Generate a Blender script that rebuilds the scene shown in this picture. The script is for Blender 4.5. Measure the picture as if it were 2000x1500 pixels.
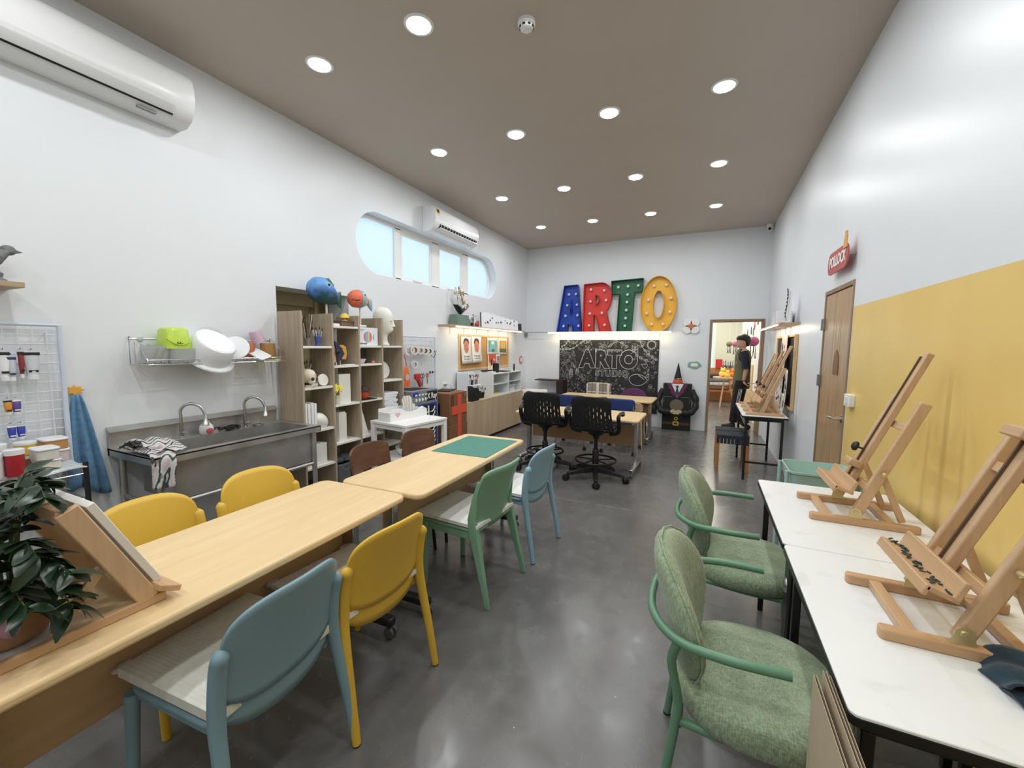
import bpy, bmesh, math, random
from mathutils import Vector, Matrix, Euler
for o in list(bpy.data.objects): bpy.data.objects.remove(o)
random.seed(7)
scene = bpy.context.scene
COL = scene.collection
PI = math.pi

# ---------------------------------------------------------------- room numbers (metres; camera stands at x=0, y=0)
XL, XR, YB, ZC = -3.495, 0.925, 8.159, 3.525      # left wall, right wall, back wall, ceiling
YF = -1.9                                          # wall behind the camera

# ---------------------------------------------------------------- camera
cam_d = bpy.data.cameras.new('camera'); cam = bpy.data.objects.new('camera', cam_d); COL.objects.link(cam)
yaw, pitch, roll = math.radians(25.106), math.radians(5.225), math.radians(0.4735)
fwd = Vector((-math.sin(yaw)*math.cos(pitch), math.cos(yaw)*math.cos(pitch), -math.sin(pitch)))
rgt = Vector((math.cos(yaw), math.sin(yaw), 0)); upv = rgt.cross(fwd)
r2 = math.cos(roll)*rgt + math.sin(roll)*upv; u2 = -math.sin(roll)*rgt + math.cos(roll)*upv
mw = Matrix(((r2.x, u2.x, -fwd.x, 0), (r2.y, u2.y, -fwd.y, 0), (r2.z, u2.z, -fwd.z, 1.5), (0, 0, 0, 1)))
cam.matrix_world = mw
cam_d.sensor_width = 36.0; cam_d.lens = 804.0/2000*36.0; cam_d.clip_start = 0.05
scene.camera = cam

# ---------------------------------------------------------------- world and exposure
w = bpy.data.worlds.new('sky'); scene.world = w; w.use_nodes = True
bg = w.node_tree.nodes['Background']; bg.inputs[0].default_value = (0.74, 0.9, 1.0, 1); bg.inputs[1].default_value = 1.3
vs = scene.view_settings
vs.view_transform = 'Standard'; vs.look = 'None'; vs.gamma = 1.0; vs.use_curve_mapping = False; vs.exposure = 0.0
DOWNLIGHT_W = 7.5
LED_W = 4.2
FAR_W = 22.0

# ---------------------------------------------------------------- materials
def lin(c):
    c = c/255.0
    return c/12.92 if c <= 0.04045 else ((c+0.055)/1.055)**2.4
def rgb(c, sat=0.9):
    r, g, b = lin(c[0]), lin(c[1]), lin(c[2]); y = 0.2126*r+0.7152*g+0.0722*b
    return (y+(r-y)*sat, y+(g-y)*sat, y+(b-y)*sat, 1)
MATS = {}
def new_mat(key):
    m = bpy.data.materials.new(key); m.use_nodes = True
    nt = m.node_tree; b = nt.nodes['Principled BSDF']; MATS[key] = m
    return m, nt, b
def coords(nt, scale, kind='Object'):
    tc = nt.nodes.new('ShaderNodeTexCoord'); mp = nt.nodes.new('ShaderNodeMapping')
    mp.inputs['Scale'].default_value = scale
    nt.links.new(tc.outputs[kind], mp.inputs[0]); return mp.outputs[0]
def noise(nt, vec, scale, detail=3, rough=0.55, dist=0.0):
    n = nt.nodes.new('ShaderNodeTexNoise'); n.inputs['Scale'].default_value = scale
    n.inputs['Detail'].default_value = detail; n.inputs['Roughness'].default_value = rough
    n.inputs['Distortion'].default_value = dist
    nt.links.new(vec, n.inputs['Vector']); return n.outputs['Fac']
def ramp(nt, fac, stops):
    r = nt.nodes.new('ShaderNodeValToRGB'); e = r.color_ramp.elements
    while len(e) < len(stops): e.new(0.5)
    for k, (p, c) in enumerate(stops):
        e[k].position = p; e[k].color = c if len(c) == 4 else rgb(c)
    nt.links.new(fac, r.inputs[0]); return r.outputs[0]
def bump(nt, b, fac, strength, dist=0.01):
    n = nt.nodes.new('ShaderNodeBump'); n.inputs['Strength'].default_value = strength
    n.inputs['Distance'].default_value = dist
    nt.links.new(fac, n.inputs['Height']); nt.links.new(n.outputs[0], b.inputs['Normal'])
def M(key, col=None, rough=0.5, metal=0.0, var=0.0, scale=20.0, bmp=0.0, spec=0.5, coat=0.0, trans=0.0, alpha=1.0):
    """plain procedural material: colour with a slight noise variation and optional bump"""
    if key in MATS: return MATS[key]
    m, nt, b = new_mat(key)
    b.inputs['Roughness'].default_value = rough; b.inputs['Metallic'].default_value = metal
    b.inputs['Specular IOR Level'].default_value = spec; b.inputs['Coat Weight'].default_value = coat
    b.inputs['Transmission Weight'].default_value = trans; b.inputs['Alpha'].default_value = alpha
    c = rgb(col)
    if var or bmp:
        f = noise(nt, coords(nt, (1, 1, 1)), scale)
        if var:
            lo = tuple(max(0, x*(1-var)) for x in c[:3])+(1,); hi = tuple(min(1, x*(1+var)) for x in c[:3])+(1,)
            nt.links.new(ramp(nt, f, [(0.3, lo), (0.7, hi)]), b.inputs['Base Color'])
        else: b.inputs['Base Color'].default_value = c
        if bmp: bump(nt, b, f, bmp)
    else: b.inputs['Base Color'].default_value = c
    return m
def wood(key, c1, c2, axis=1, scale=6.0, rough=0.45, stretch=14.0, bmp=0.05, mid=None):
    """wood with grain that runs along the given object axis"""
    if key in MATS: return MATS[key]
    m, nt, b = new_mat(key)
    s = [stretch]*3; s[axis] = 1.0
    v = coords(nt, s); f = noise(nt, v, scale/4, 4, 0.6, 0.6)
    stops = [(0.25, c1), (0.75, c2)] if mid is None else [(0.2, c1), (0.5, mid), (0.8, c2)]
    nt.links.new(ramp(nt, f, stops), b.inputs['Base Color'])
    b.inputs['Roughness'].default_value = rough
    if bmp: bump(nt, b, f, bmp, 0.004)
    return m
def emit(key, col, strength):
    if key in MATS: return MATS[key]
    m, nt, b = new_mat(key)
    b.inputs['Base Color'].default_value = rgb(col)
    b.inputs['Emission Color'].default_value = rgb(col); b.inputs['Emission Strength'].default_value = strength
    return m

# ---------------------------------------------------------------- mesh building
def frame_of(t):
    t = t.normalized(); a = Vector((0, 0, 1)) if abs(t.z) < 0.9 else Vector((1, 0, 0))
    u = t.cross(a).normalized(); return u, t.cross(u).normalized()
class MB:
    """collects simple shapes and links them as ONE mesh object"""
    def __init__(s): s.v = []; s.f = []; s.mi = []; s.cur = 0
    def add(s, vs, fs, mx=None):
        n = len(s.v)
        s.v += [tuple(mx @ Vector(p)) if mx is not None else tuple(p) for p in vs]
        s.f += [tuple(n+i for i in f) for f in fs]; s.mi += [s.cur]*len(fs)
        return s
    def box(s, x0, x1, y0, y1, z0, z1, mx=None):
        vs = [(x0, y0, z0), (x1, y0, z0), (x1, y1, z0), (x0, y1, z0), (x0, y0, z1), (x1, y0, z1), (x1, y1, z1), (x0, y1, z1)]
        return s.add(vs, [(0, 3, 2, 1), (4, 5, 6, 7), (0, 1, 5, 4), (1, 2, 6, 5), (2, 3, 7, 6), (3, 0, 4, 7)], mx)
    def bar(s, a, b, w, d, up=(0, 0, 1)):
        """rectangular bar from a to b, w wide sideways, d thick along up"""
        a = Vector(a); b = Vector(b); t = (b-a).normalized(); u = Vector(up)
        sd = t.cross(u)
        if sd.length < 1e-4: sd = t.cross(Vector((1, 0, 0)))
        sd.normalize(); u = sd.cross(t).normalized()
        q = [sd*(i*w/2)+u*(j*d/2) for i, j in ((-1, -1), (1, -1), (1, 1), (-1, 1))]
        return s.add([a+k for k in q]+[b+k for k in q], [(0, 1, 2, 3), (7, 6, 5, 4), (0, 4, 5, 1), (1, 5, 6, 2), (2, 6, 7, 3), (3, 7, 4, 0)])
    def tube(s, pts, r, n=10, caps=True, closed=False, flat=1.0):
        """round tube along a path; r one radius or one per point"""
        P = [Vector(p) for p in pts]; k = len(P)
        R = r if isinstance(r, (list, tuple)) else [r]*k
        vs = []; fs = []; pu = None
        for i in range(k):
            if closed: t = P[(i+1) % k]-P[i-1]
            else: t = P[min(i+1, k-1)]-P[max(i-1, 0)]
            t.normalize()
            if pu is None: u, v = frame_of(t)
            else:
                u = (pu-t*pu.dot(t))
                u = u.normalized() if u.length > 1e-6 else frame_of(t)[0]
                v = t.cross(u)
            pu = u
            for j in range(n):
                a = 2*PI*j/n; vs.append(P[i]+u*(math.cos(a)*R[i])+v*(math.sin(a)*R[i]*flat))
        for i in range(k if closed else k-1):
            for j in range(n):
                a, b = i*n+j, i*n+(j+1) % n; c, d = ((i+1) % k)*n+(j+1) % n, ((i+1) % k)*n+j
                fs.append((a, b, c, d))
        if caps and not closed:
            fs.append(tuple(range(n-1, -1, -1))); fs.append(tuple(range((k-1)*n, k*n)))
        return s.add(vs, fs)
    def lathe(s, prof, n=20, mx=None, cap=True):
        """profile of (r, z) turned about z"""
        vs = []; fs = []
        for r, z in prof:
            for j in range(n):
                a = 2*PI*j/n; vs.append((r*math.cos(a), r*math.sin(a), z))
        for i in range(len(prof)-1):
            for j in range(n):
                fs.append((i*n+j, i*n+(j+1) % n, (i+1)*n+(j+1) % n, (i+1)*n+j))
        if cap:
            if prof[0][0] > 1e-5: fs.append(tuple(range(n-1, -1, -1)))
            if prof[-1][0] > 1e-5: fs.append(tuple(range((len(prof)-1)*n, len(prof)*n)))
        return s.add(vs, fs, mx)
    def ell(s, c, r, n=16, m=10, mx=None):
        vs = []; fs = []
        for i in range(m+1):
            p = PI*i/m
            for j in range(n):
                a = 2*PI*j/n
                vs.append((c[0]+r[0]*math.sin(p)*math.cos(a), c[1]+r[1]*math.sin(p)*math.sin(a), c[2]-r[2]*math.cos(p)))
        for i in range(m):
            for j in range(n): fs.append((i*n+j, i*n+(j+1) % n, (i+1)*n+(j+1) % n, (i+1)*n+j))
        return s.add(vs, fs, mx)
    def prism(s, poly, z0, z1, mx=None):
        """flat outline (x, y) given a thickness along z"""
        n = len(poly)
        ar = sum(poly[i][0]*poly[(i+1) % n][1]-poly[(i+1) % n][0]*poly[i][1] for i in range(n))
        if ar < 0: poly = poly[::-1]
        vs = [(x, y, z0) for x, y in poly]+[(x, y, z1) for x, y in poly]
        fs = [tuple(range(n-1, -1, -1)), tuple(range(n, 2*n))]+[(i, (i+1) % n, n+(i+1) % n, n+i) for i in range(n)]
        return s.add(vs, fs, mx)
    def loft(s, secs, closed=True, caps=True):
        """rows of points joined into a skin"""
        n = len(secs[0]); vs = [p for sec in secs for p in sec]; fs = []
        for i in range(len(secs)-1):
            for j in range(n if closed else n-1):
                fs.append((i*n+j, i*n+(j+1) % n, (i+1)*n+(j+1) % n, (i+1)*n+j))
        if caps and closed: fs.append(tuple(range(n-1, -1, -1))); fs.append(tuple(range((len(secs)-1)*n, len(secs)*n)))
        return s.add(vs, fs)
    def build(s, name, mat, parent=None, loc=None, rot=None, smooth=40, bevel=0, seg=2, sub=0, solid=0, fix=False):
        me = bpy.data.meshes.new(name); me.from_pydata(s.v, [], s.f)
        mats = mat if isinstance(mat, (list, tuple)) else [mat]
        for m in mats: me.materials.append(MATS[m] if isinstance(m, str) else m)
        if len(mats) > 1:
            for p, i in zip(me.polygons, s.mi): p.material_index = i
        if fix:
            b = bmesh.new(); b.from_mesh(me); bmesh.ops.recalc_face_normals(b, faces=b.faces); b.to_mesh(me); b.free()
        me.update()
        if smooth:
            for p in me.polygons: p.use_smooth = True
            me.set_sharp_from_angle(angle=math.radians(smooth))
        o = bpy.data.objects.new(name, me); COL.objects.link(o)
        if parent is not None: o.parent = parent
        if loc is not None: o.location = loc
        if rot is not None: o.rotation_euler = rot
        if solid:
            md = o.modifiers.new('thickness', 'SOLIDIFY'); md.thickness = solid; md.offset = 0
        if bevel:
            md = o.modifiers.new('edge', 'BEVEL'); md.width = bevel; md.segments = seg; md.limit_method = 'ANGLE'; md.angle_limit = math.radians(35)
            md.harden_normals = False
        if sub:
            md = o.modifiers.new('smooth', 'SUBSURF'); md.levels = sub; md.render_levels = sub
        return o
def tag(o, label=None, cat=None, group=None, kind=None):
    if label: o['label'] = label
    if cat: o['category'] = cat
    if group: o['group'] = group
    if kind: o['kind'] = kind
    return o
def thing(name, label, cat, loc=(0, 0, 0), rz=0.0, group=None, rot=None):
    o = bpy.data.objects.new(name, None); COL.objects.link(o); o.empty_display_size = 0.05
    o.location = loc; o.rotation_euler = rot if rot else (0, 0, rz)
    return tag(o, label, cat, group)
def struct(o): o['kind'] = 'structure'; return o
def copy_tree(o, parent=None):
    c = o.copy(); COL.objects.link(c)
    if parent is not None: c.parent = parent
    for ch in o.children: copy_tree(ch, c)
    return c
def dup(root, loc, rz, label, group=None):
    c = copy_tree(root); c.location = loc; c.rotation_euler = (0, 0, rz); c['label'] = label
    if group: c['group'] = group
    return c
def text_obj(body, size, name, mat, parent=None, loc=(0, 0, 0), rot=(0, 0, 0), ext=0.002, sx=1.0, bold=0.0, align='CENTER'):
    cu = bpy.data.curves.new('t', 'FONT'); cu.body = body; cu.size = size; cu.extrude = ext; cu.offset = bold
    cu.align_x = align; cu.align_y = 'CENTER'; cu.resolution_u = 3
    t = bpy.data.objects.new('t', cu); COL.objects.link(t)
    bpy.context.view_layer.update()
    me = bpy.data.meshes.new_from_object(t.evaluated_get(bpy.context.evaluated_depsgraph_get()))
    bpy.data.objects.remove(t); bpy.data.curves.remove(cu)
    me.materials.clear(); me.materials.append(MATS[mat] if isinstance(mat, str) else mat)
    o = bpy.data.objects.new(name, me); COL.objects.link(o)
    if parent is not None: o.parent = parent
    o.location = loc; o.rotation_euler = rot; o.scale = (sx, 1, 1)
    return o
def rrect(x0, x1, y0, y1, r, n=5):
    """rounded rectangle outline"""
    out = []
    for cx, cy, a0 in ((x1-r, y1-r, 0), (x0+r, y1-r, PI/2), (x0+r, y0+r, PI), (x1-r, y0+r, 1.5*PI)):
        for k in range(n+1):
            a = a0+PI/2*k/n; out.append((cx+r*math.cos(a), cy+r*math.sin(a)))
    return out
def arc(cx, cy, r, a0, a1, n, ry=None):
    ry = r if ry is None else ry
    return [(cx+r*math.cos(a0+(a1-a0)*k/n), cy+ry*math.sin(a0+(a1-a0)*k/n)) for k in range(n+1)]
def bez(p0, p1, p2, p3, n):
    out = []
    for k in range(n+1):
        t = k/n; a = (1-t)**3; b = 3*t*(1-t)**2; c = 3*t*t*(1-t); d = t**3
        out.append(tuple(a*p0[i]+b*p1[i]+c*p2[i]+d*p3[i] for i in range(len(p0))))
    return out
def smoothpath(pts, n=6):
    """Catmull-Rom through the points"""
    P = [Vector(p) for p in pts]; out = []
    for i in range(len(P)-1):
        a = P[max(i-1, 0)]; b = P[i]; c = P[i+1]; d = P[min(i+2, len(P)-1)]
        for k in range(n):
            t = k/n
            out.append(0.5*((2*b)+(c-a)*t+(2*a-5*b+4*c-d)*t*t+(3*b-a-3*c+d)*t**3))
    out.append(P[-1]); return out
def RX(a): return Matrix.Rotation(a, 4, 'X')
def RY(a): return Matrix.Rotation(a, 4, 'Y')
def RZ(a): return Matrix.Rotation(a, 4, 'Z')
def TR(x, y, z): return Matrix.Translation((x, y, z))
# outline (u, v) standing upright: on the left wall facing +x, on the back wall facing -y, on the right wall facing -x
ONLEFT = Matrix(((0, 0, 1, 0), (1, 0, 0, 0), (0, 1, 0, 0), (0, 0, 0, 1)))      # u -> y, v -> z, depth -> +x
ONBACK = Matrix(((1, 0, 0, 0), (0, 0, -1, 0), (0, 1, 0, 0), (0, 0, 0, 1)))     # u -> x, v -> z, depth -> -y
ONRIGHT = Matrix(((0, 0, -1, 0), (-1, 0, 0, 0), (0, 1, 0, 0), (0, 0, 0, 1)))   # u -> -y, v -> z, depth -> -x
# ================================================================ the setting
def wall_mat(key, base, yellow=False, rough=0.42):
    m, nt, b = new_mat(key)
    b.inputs['Roughness'].default_value = rough
    vec = coords(nt, (1, 1, 1)); f = noise(nt, vec, 1.3, 4)
    c = rgb(base); lo = tuple(x*0.985 for x in c[:3])+(1,)
    col = ramp(nt, f, [(0.35, lo), (0.65, c)])
    if yellow:
        # yellow paint up to z = 1.795 between the door and the near end of the wall
        sp = nt.nodes.new('ShaderNodeSeparateXYZ'); nt.links.new(vec, sp.inputs[0])
        a = nt.nodes.new('ShaderNodeMath'); a.operation = 'LESS_THAN'; a.inputs[1].default_value = 1.796; nt.links.new(sp.outputs[2], a.inputs[0])
        c2 = nt.nodes.new('ShaderNodeMath'); c2.operation = 'LESS_THAN'; c2.inputs[1].default_value = 3.66; nt.links.new(sp.outputs[1], c2.inputs[0])
        mu = nt.nodes.new('ShaderNodeMath'); mu.operation = 'MULTIPLY'; nt.links.new(a.outputs[0], mu.inputs[0]); nt.links.new(c2.outputs[0], mu.inputs[1])
        mx = nt.nodes.new('ShaderNodeMix'); mx.data_type = 'RGBA'
        nt.links.new(mu.outputs[0], mx.inputs['Factor']); nt.links.new(col, mx.inputs['A'])
        ye = ramp(nt, noise(nt, vec, 2.5, 4), [(0.3, (234, 196, 100)), (0.7, (240, 204, 110))])
        nt.links.new(ye, mx.inputs['B']); col = mx.outputs['Result']
    nt.links.new(col, b.inputs['Base Color'])
    bump(nt, b, noise(nt, vec, 9, 3), 0.04, 0.01)
    return m
wall_mat('wall_white', (228, 233, 238)); wall_mat('wall_right_paint', (228, 233, 238), True, 0.36)
M('ceiling_paint', (190, 179, 166), 0.6, var=0.02, scale=2)
def floor_mat(key):
    m, nt, b = new_mat(key)
    v = coords(nt, (1, 1, 1))
    f1 = noise(nt, v, 0.9, 6, 0.62, 0.8); f2 = noise(nt, v, 7, 5, 0.65, 0.4)
    mix = nt.nodes.new('ShaderNodeMath'); mix.operation = 'MULTIPLY_ADD'; mix.inputs[1].default_value = 0.22
    nt.links.new(f2, mix.inputs[0]); nt.links.new(f1, mix.inputs[2])
    sc = nt.nodes.new('ShaderNodeMath'); sc.operation = 'MULTIPLY'; sc.inputs[1].default_value = 0.82; nt.links.new(mix.outputs[0], sc.inputs[0])
    col = ramp(nt, sc.outputs[0], [(0.3, (88, 87, 85)), (0.5, (104, 102, 100)), (0.72, (121, 119, 116))])
    # small white paint specks
    vo = nt.nodes.new('ShaderNodeTexVoronoi'); vo.inputs['Scale'].default_value = 5.5; nt.links.new(v, vo.inputs['Vector'])
    lt = nt.nodes.new('ShaderNodeMath'); lt.operation = 'LESS_THAN'; lt.inputs[1].default_value = 0.02; nt.links.new(vo.outputs['Distance'], lt.inputs[0])
    mx = nt.nodes.new('ShaderNodeMix'); mx.data_type = 'RGBA'
    nt.links.new(lt.outputs[0], mx.inputs['Factor']); nt.links.new(col, mx.inputs['A']); mx.inputs['B'].default_value = rgb((190, 190, 186))
    nt.links.new(mx.outputs['Result'], b.inputs['Base Color'])
    r = nt.nodes.new('ShaderNodeMapRange'); r.inputs['From Min'].default_value = 0.35; r.inputs['From Max'].default_value = 0.7
    r.inputs['To Min'].default_value = 0.2; r.inputs['To Max'].default_value = 0.32
    nt.links.new(f2, r.inputs[0]); nt.links.new(r.outputs[0], b.inputs['Roughness'])
    b.inputs['Specular IOR Level'].default_value = 0.6
    bump(nt, b, noise(nt, v, 3.2, 5, 0.6, 0.5), 0.014, 0.012)
    return m
floor_mat('concrete')
wood('door_wood', (150, 112, 72), (200, 166, 122), axis=2, scale=9, rough=0.3, mid=(178, 142, 98))
wood('frame_wood', (128, 98, 72), (160, 128, 98), axis=2, scale=9, rough=0.45)
M('white_paint', (238, 238, 236), 0.45); M('chrome', (205, 205, 205), 0.22, 1.0); M('steel_dull', (150, 150, 150), 0.35, 1.0)
M('black', (22, 22, 23), 0.5); M('rubber', (26, 26, 27), 0.6); M('white_plastic', (240, 240, 240), 0.35)

struct(MB().box(-4.2, 4.0, YF-0.2, 14.2, -0.12, 0).build('floor', 'concrete', smooth=0))
struct(MB().box(-4.2, 1.2, YF-0.2, YB, ZC, ZC+0.12).build('ceiling', 'ceiling_paint', smooth=0))
# left wall with the stadium window hole and the shelf niche: built as a grid around both openings
WY0, WY1, WZ0, WZ1, WR = 3.43, 6.75, 2.32, 3.02, 0.35
wl = MB()
wl.box(XL-0.3, XL, YF-0.2, 2.48, 0, ZC); wl.box(XL-0.3, XL, 2.48, 3.305, 2.02, ZC)
wl.box(XL-0.3, XL, 3.305, WY0, 0, ZC); wl.box(XL-0.3, XL, WY1, YB+0.2, 0, ZC)
wl.box(XL-0.3, XL, WY0, WY1, 0, WZ0); wl.box(XL-0.3, XL, WY0, WY1, WZ1, ZC)
for ccy, sgn in ((WY0+WR, -1), (WY1-WR, 1)):      # rounded ends of the window opening
    for up in (-1, 1):
        zc = (WZ0+WZ1)/2
        pts = [(ccy+sgn*WR, zc+up*WR)]+[(ccy+sgn*WR*math.cos(a), zc+up*WR*math.sin(a)) for a in [PI/2*k/10 for k in range(11)]]
        wl.prism(pts, -0.3, 0, TR(XL, 0, 0) @ ONLEFT)
struct(wl.build('wall_left', 'wall_white', smooth=30, fix=True))
# olive recess behind the shelving
M('olive_paint', (176, 164, 122), 0.6, var=0.04, scale=3)
nc = MB(); nc.box(XL-0.5, XL-0.42, 2.4, 3.4, 0, 2.1); nc.box(XL-0.5, XL-0.3, 2.4, 2.48, 0, 2.1); nc.box(XL-0.5, XL-0.3, 3.305, 3.4, 0, 2.1); nc.box(XL-0.5, XL-0.3, 2.4, 3.4, 2.02, 2.1)
struct(nc.build('wall_recess', 'olive_paint', smooth=0))
tr = MB(); tr.box(XL-0.42, XL-0.34, 3.16, 3.2, 0, 2.02); tr.box(XL-0.42, XL-0.36, 2.48, 3.16, 1.9, 2.02)
struct(tr.build('trim_1', 'olive_paint', smooth=0))
# back wall with the doorway at its right end
DX0, DX1, DZ = 0.045, 0.885, 2.0
wb = MB(); wb.box(XL-0.3, DX0, YB, YB+0.14, 0, ZC); wb.box(DX0, 1.2, YB, YB+0.14, DZ, ZC); wb.box(DX1, 1.2, YB, YB+0.14, 0, DZ)
struct(wb.build('wall_back', 'wall_white', smooth=0))
fr = thing('door_2', None, None); struct(fr)
MB().box(DX0, DX0+0.045, YB-0.012, YB+0.155, 0, DZ).build('jamb', 'frame_wood', fr, bevel=0.003)
MB().box(DX1-0.045, DX1, YB-0.012, YB+0.155, 0, DZ).build('jamb', 'frame_wood', fr, bevel=0.003)
MB().box(DX0+0.045, DX1-0.045, YB-0.012, YB+0.155, DZ-0.045, DZ).build('lintel', 'frame_wood', fr, bevel=0.003)
# right wall with the opening of the closed door
DY0, DY1 = 3.67, 4.45
wr = MB(); wr.box(XR, XR+0.2, YF-0.2, DY0, 0, ZC); wr.box(XR, XR+0.2, DY1, YB, 0, ZC); wr.box(XR, XR+0.2, DY0, DY1, 1.99, ZC)
struct(wr.build('wall_right', 'wall_right_paint', smooth=0))
struct(MB().box(XL-0.3, XR+0.2, YF-0.2, YF, 0, ZC).build('wall_front', 'wall_white', smooth=0))
# thin white saw-cut joint in the floor
M('joint', (150, 148, 144), 0.6)
struct(MB().box(-3.4, -1.22, 3.797, 3.803, 0, 0.0012).box(-1.2, -0.95, 3.796, 3.802, 0, 0.0012).box(-0.88, -0.52, 3.797, 3.803, 0, 0.0012).build('floor_joint', 'joint', smooth=0))
# window: frame, mullions and frosted panes
m, nt, b = new_mat('frosted_glass')
tl = nt.nodes.new('ShaderNodeBsdfTranslucent'); tl.inputs[0].default_value = (0.93, 0.97, 1.0, 1)
mxs = nt.nodes.new('ShaderNodeMixShader'); mxs.inputs[0].default_value = 0.12
b.inputs['Base Color'].default_value = (0.85, 0.93, 1, 1); b.inputs['Roughness'].default_value = 0.3
nt.links.new(tl.outputs[0], mxs.inputs[1]); nt.links.new(b.outputs[0], mxs.inputs[2])
nt.links.new(mxs.outputs[0], nt.nodes['Material Output'].inputs[0])
win = thing('window_1', None, None); struct(win)
def stadium(y0, y1, z0, z1, n=14):
    r = (z1-z0)/2; zc = (z0+z1)/2
    return [(y1-r+r*math.cos(a), zc+r*math.sin(a)) for a in [-PI/2+PI*k/n for k in range(n+1)]]+[(y0+r+r*math.cos(a), zc+r*math.sin(a)) for a in [PI/2+PI*k/n for k in range(n+1)]]
def ring(outer, inner, d0, d1, mx):
    mb = MB(); n = len(outer)
    for i in range(n):
        j = (i+1) % n
        q = [outer[i], outer[j], inner[j], inner[i]]
        vs = [(p[0], p[1], d0) for p in q]+[(p[0], p[1], d1) for p in q]
        mb.add(vs, [(3, 2, 1, 0), (4, 5, 6, 7), (0, 1, 5, 4), (2, 3, 7, 6)], mx)
    return mb
WX = XL-0.17
fr = ring(stadium(WY0, WY1, WZ0, WZ1), stadium(WY0+0.045, WY1-0.045, WZ0+0.045, WZ1-0.045), -0.03, 0.03, TR(WX, 0, 0) @ ONLEFT)
fr.build('window_frame', 'white_paint', win, fix=True, smooth=30)
for ya, yb in ((4.22, 4.33), (5.0, 5.17), (5.82, 6.0)):
    MB().box(WX-0.03, WX+0.03, ya, yb, WZ0+0.03, WZ1-0.03).build('mullion', 'white_paint', win, bevel=0.004)
zc = (WZ0+WZ1)/2; ri = WR-0.04
def endpane(y, yc, sg):
    return [(y, WZ0+0.04)]+[(yc+sg*ri*math.cos(a), zc+ri*math.sin(a)) for a in [-PI/2+PI*k/12 for k in range(13)]]+[(y, WZ1-0.04)]
MB().prism(endpane(4.22, WY0+WR, -1), -0.004, 0.004, TR(WX, 0, 0) @ ONLEFT).build('pane', 'frosted_glass', win, smooth=0)
MB().prism(endpane(6.0, WY1-WR, 1), -0.004, 0.004, TR(WX, 0, 0) @ ONLEFT).build('pane', 'frosted_glass', win, smooth=0)
for ya, yb in ((4.33, 5.0), (5.17, 5.82)):
    p = MB().box(WX-0.004, WX+0.004, ya+0.03, yb-0.03, WZ0+0.07, WZ1-0.09).build('pane', 'frosted_glass', win, smooth=0)
    sash = MB()
    for a, b2, c, d in ((ya, yb, WZ0+0.04, WZ0+0.075), (ya, yb, WZ1-0.095, WZ1-0.04), (ya, ya+0.035, WZ0+0.075, WZ1-0.095), (yb-0.035, yb, WZ0+0.075, WZ1-0.095)):
        sash.box(WX-0.02, WX+0.022, a, b2, c, d)
    sash.build('sash', 'white_paint', win, bevel=0.004)
    MB().box(WX+0.02, WX+0.06, (ya+yb)/2-0.09, (ya+yb)/2+0.09, WZ0+0.045, WZ0+0.075).build('window_handle', 'white_plastic', win, bevel=0.008)

# closed wooden door in the right wall
dr = thing('door_1', None, None, (XR, 0, 0)); struct(dr)
MB().box(-0.006, 0.1, DY0, DY0+0.03, 0, 1.99).build('jamb', 'frame_wood', dr, bevel=0.003)
MB().box(-0.006, 0.1, DY1-0.03, DY1, 0, 1.99).build('jamb', 'frame_wood', dr, bevel=0.003)
MB().box(-0.006, 0.1, DY0+0.03, DY1-0.03, 1.955, 1.99).build('lintel', 'frame_wood', dr, bevel=0.003)
M('groove', (96, 70, 44), 0.6)
MB().box(0.014, 0.05, DY0+0.03, DY1-0.03, 0.005, 1.953).build('door_core', 'groove', dr, smooth=0)
ys = [DY0+0.032, 3.93, 3.975, 4.06, 4.13, DY1-0.032]
for k in range(5):
    MB().box(0.0, 0.02, ys[k]+0.003, ys[k+1]-0.003, 0.008, 1.95).build('plank', 'door_wood', dr, bevel=0.004)
wood('inlay_wood', (112, 66, 30), (150, 94, 46), axis=2, scale=30, rough=0.4)
ap = [(0.07, 0), (0.07, 0.08)]+bez((0.07, 0.08), (0.07, 0.14), (0.03, 0.185), (0, 0.195), 5)[1:]+bez((0, 0.195), (-0.03, 0.185), (-0.07, 0.14), (-0.07, 0.08), 5)[1:]+[(-0.07, 0)]
ar = MB().prism(ap, -0.01, 0.005, TR(0, 3.985, 1.30) @ ONRIGHT).build('arch_inlay', 'inlay_wood', dr, smooth=0)
for z in (1.71, 1.225, 0.3):
    MB().box(-0.014, 0.0, 4.395, 4.45, z-0.05, z+0.05).tube([(-0.012, 4.455, z-0.05), (-0.012, 4.455, z+0.05)], 0.009, 8).build('hinge', 'steel_dull', dr)
hd = MB(); hd.lathe([(0.03, 0), (0.03, 0.008), (0.014, 0.012), (0.012, 0.06)], 16, TR(0, 3.725, 0.99) @ RY(-PI/2))
hd.tube([(-0.055, 3.725, 0.99), (-0.058, 3.76, 0.988), (-0.058, 3.85, 0.985)], [0.011, 0.011, 0.009], 10)
hd.build('door_handle', 'chrome', dr)

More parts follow.
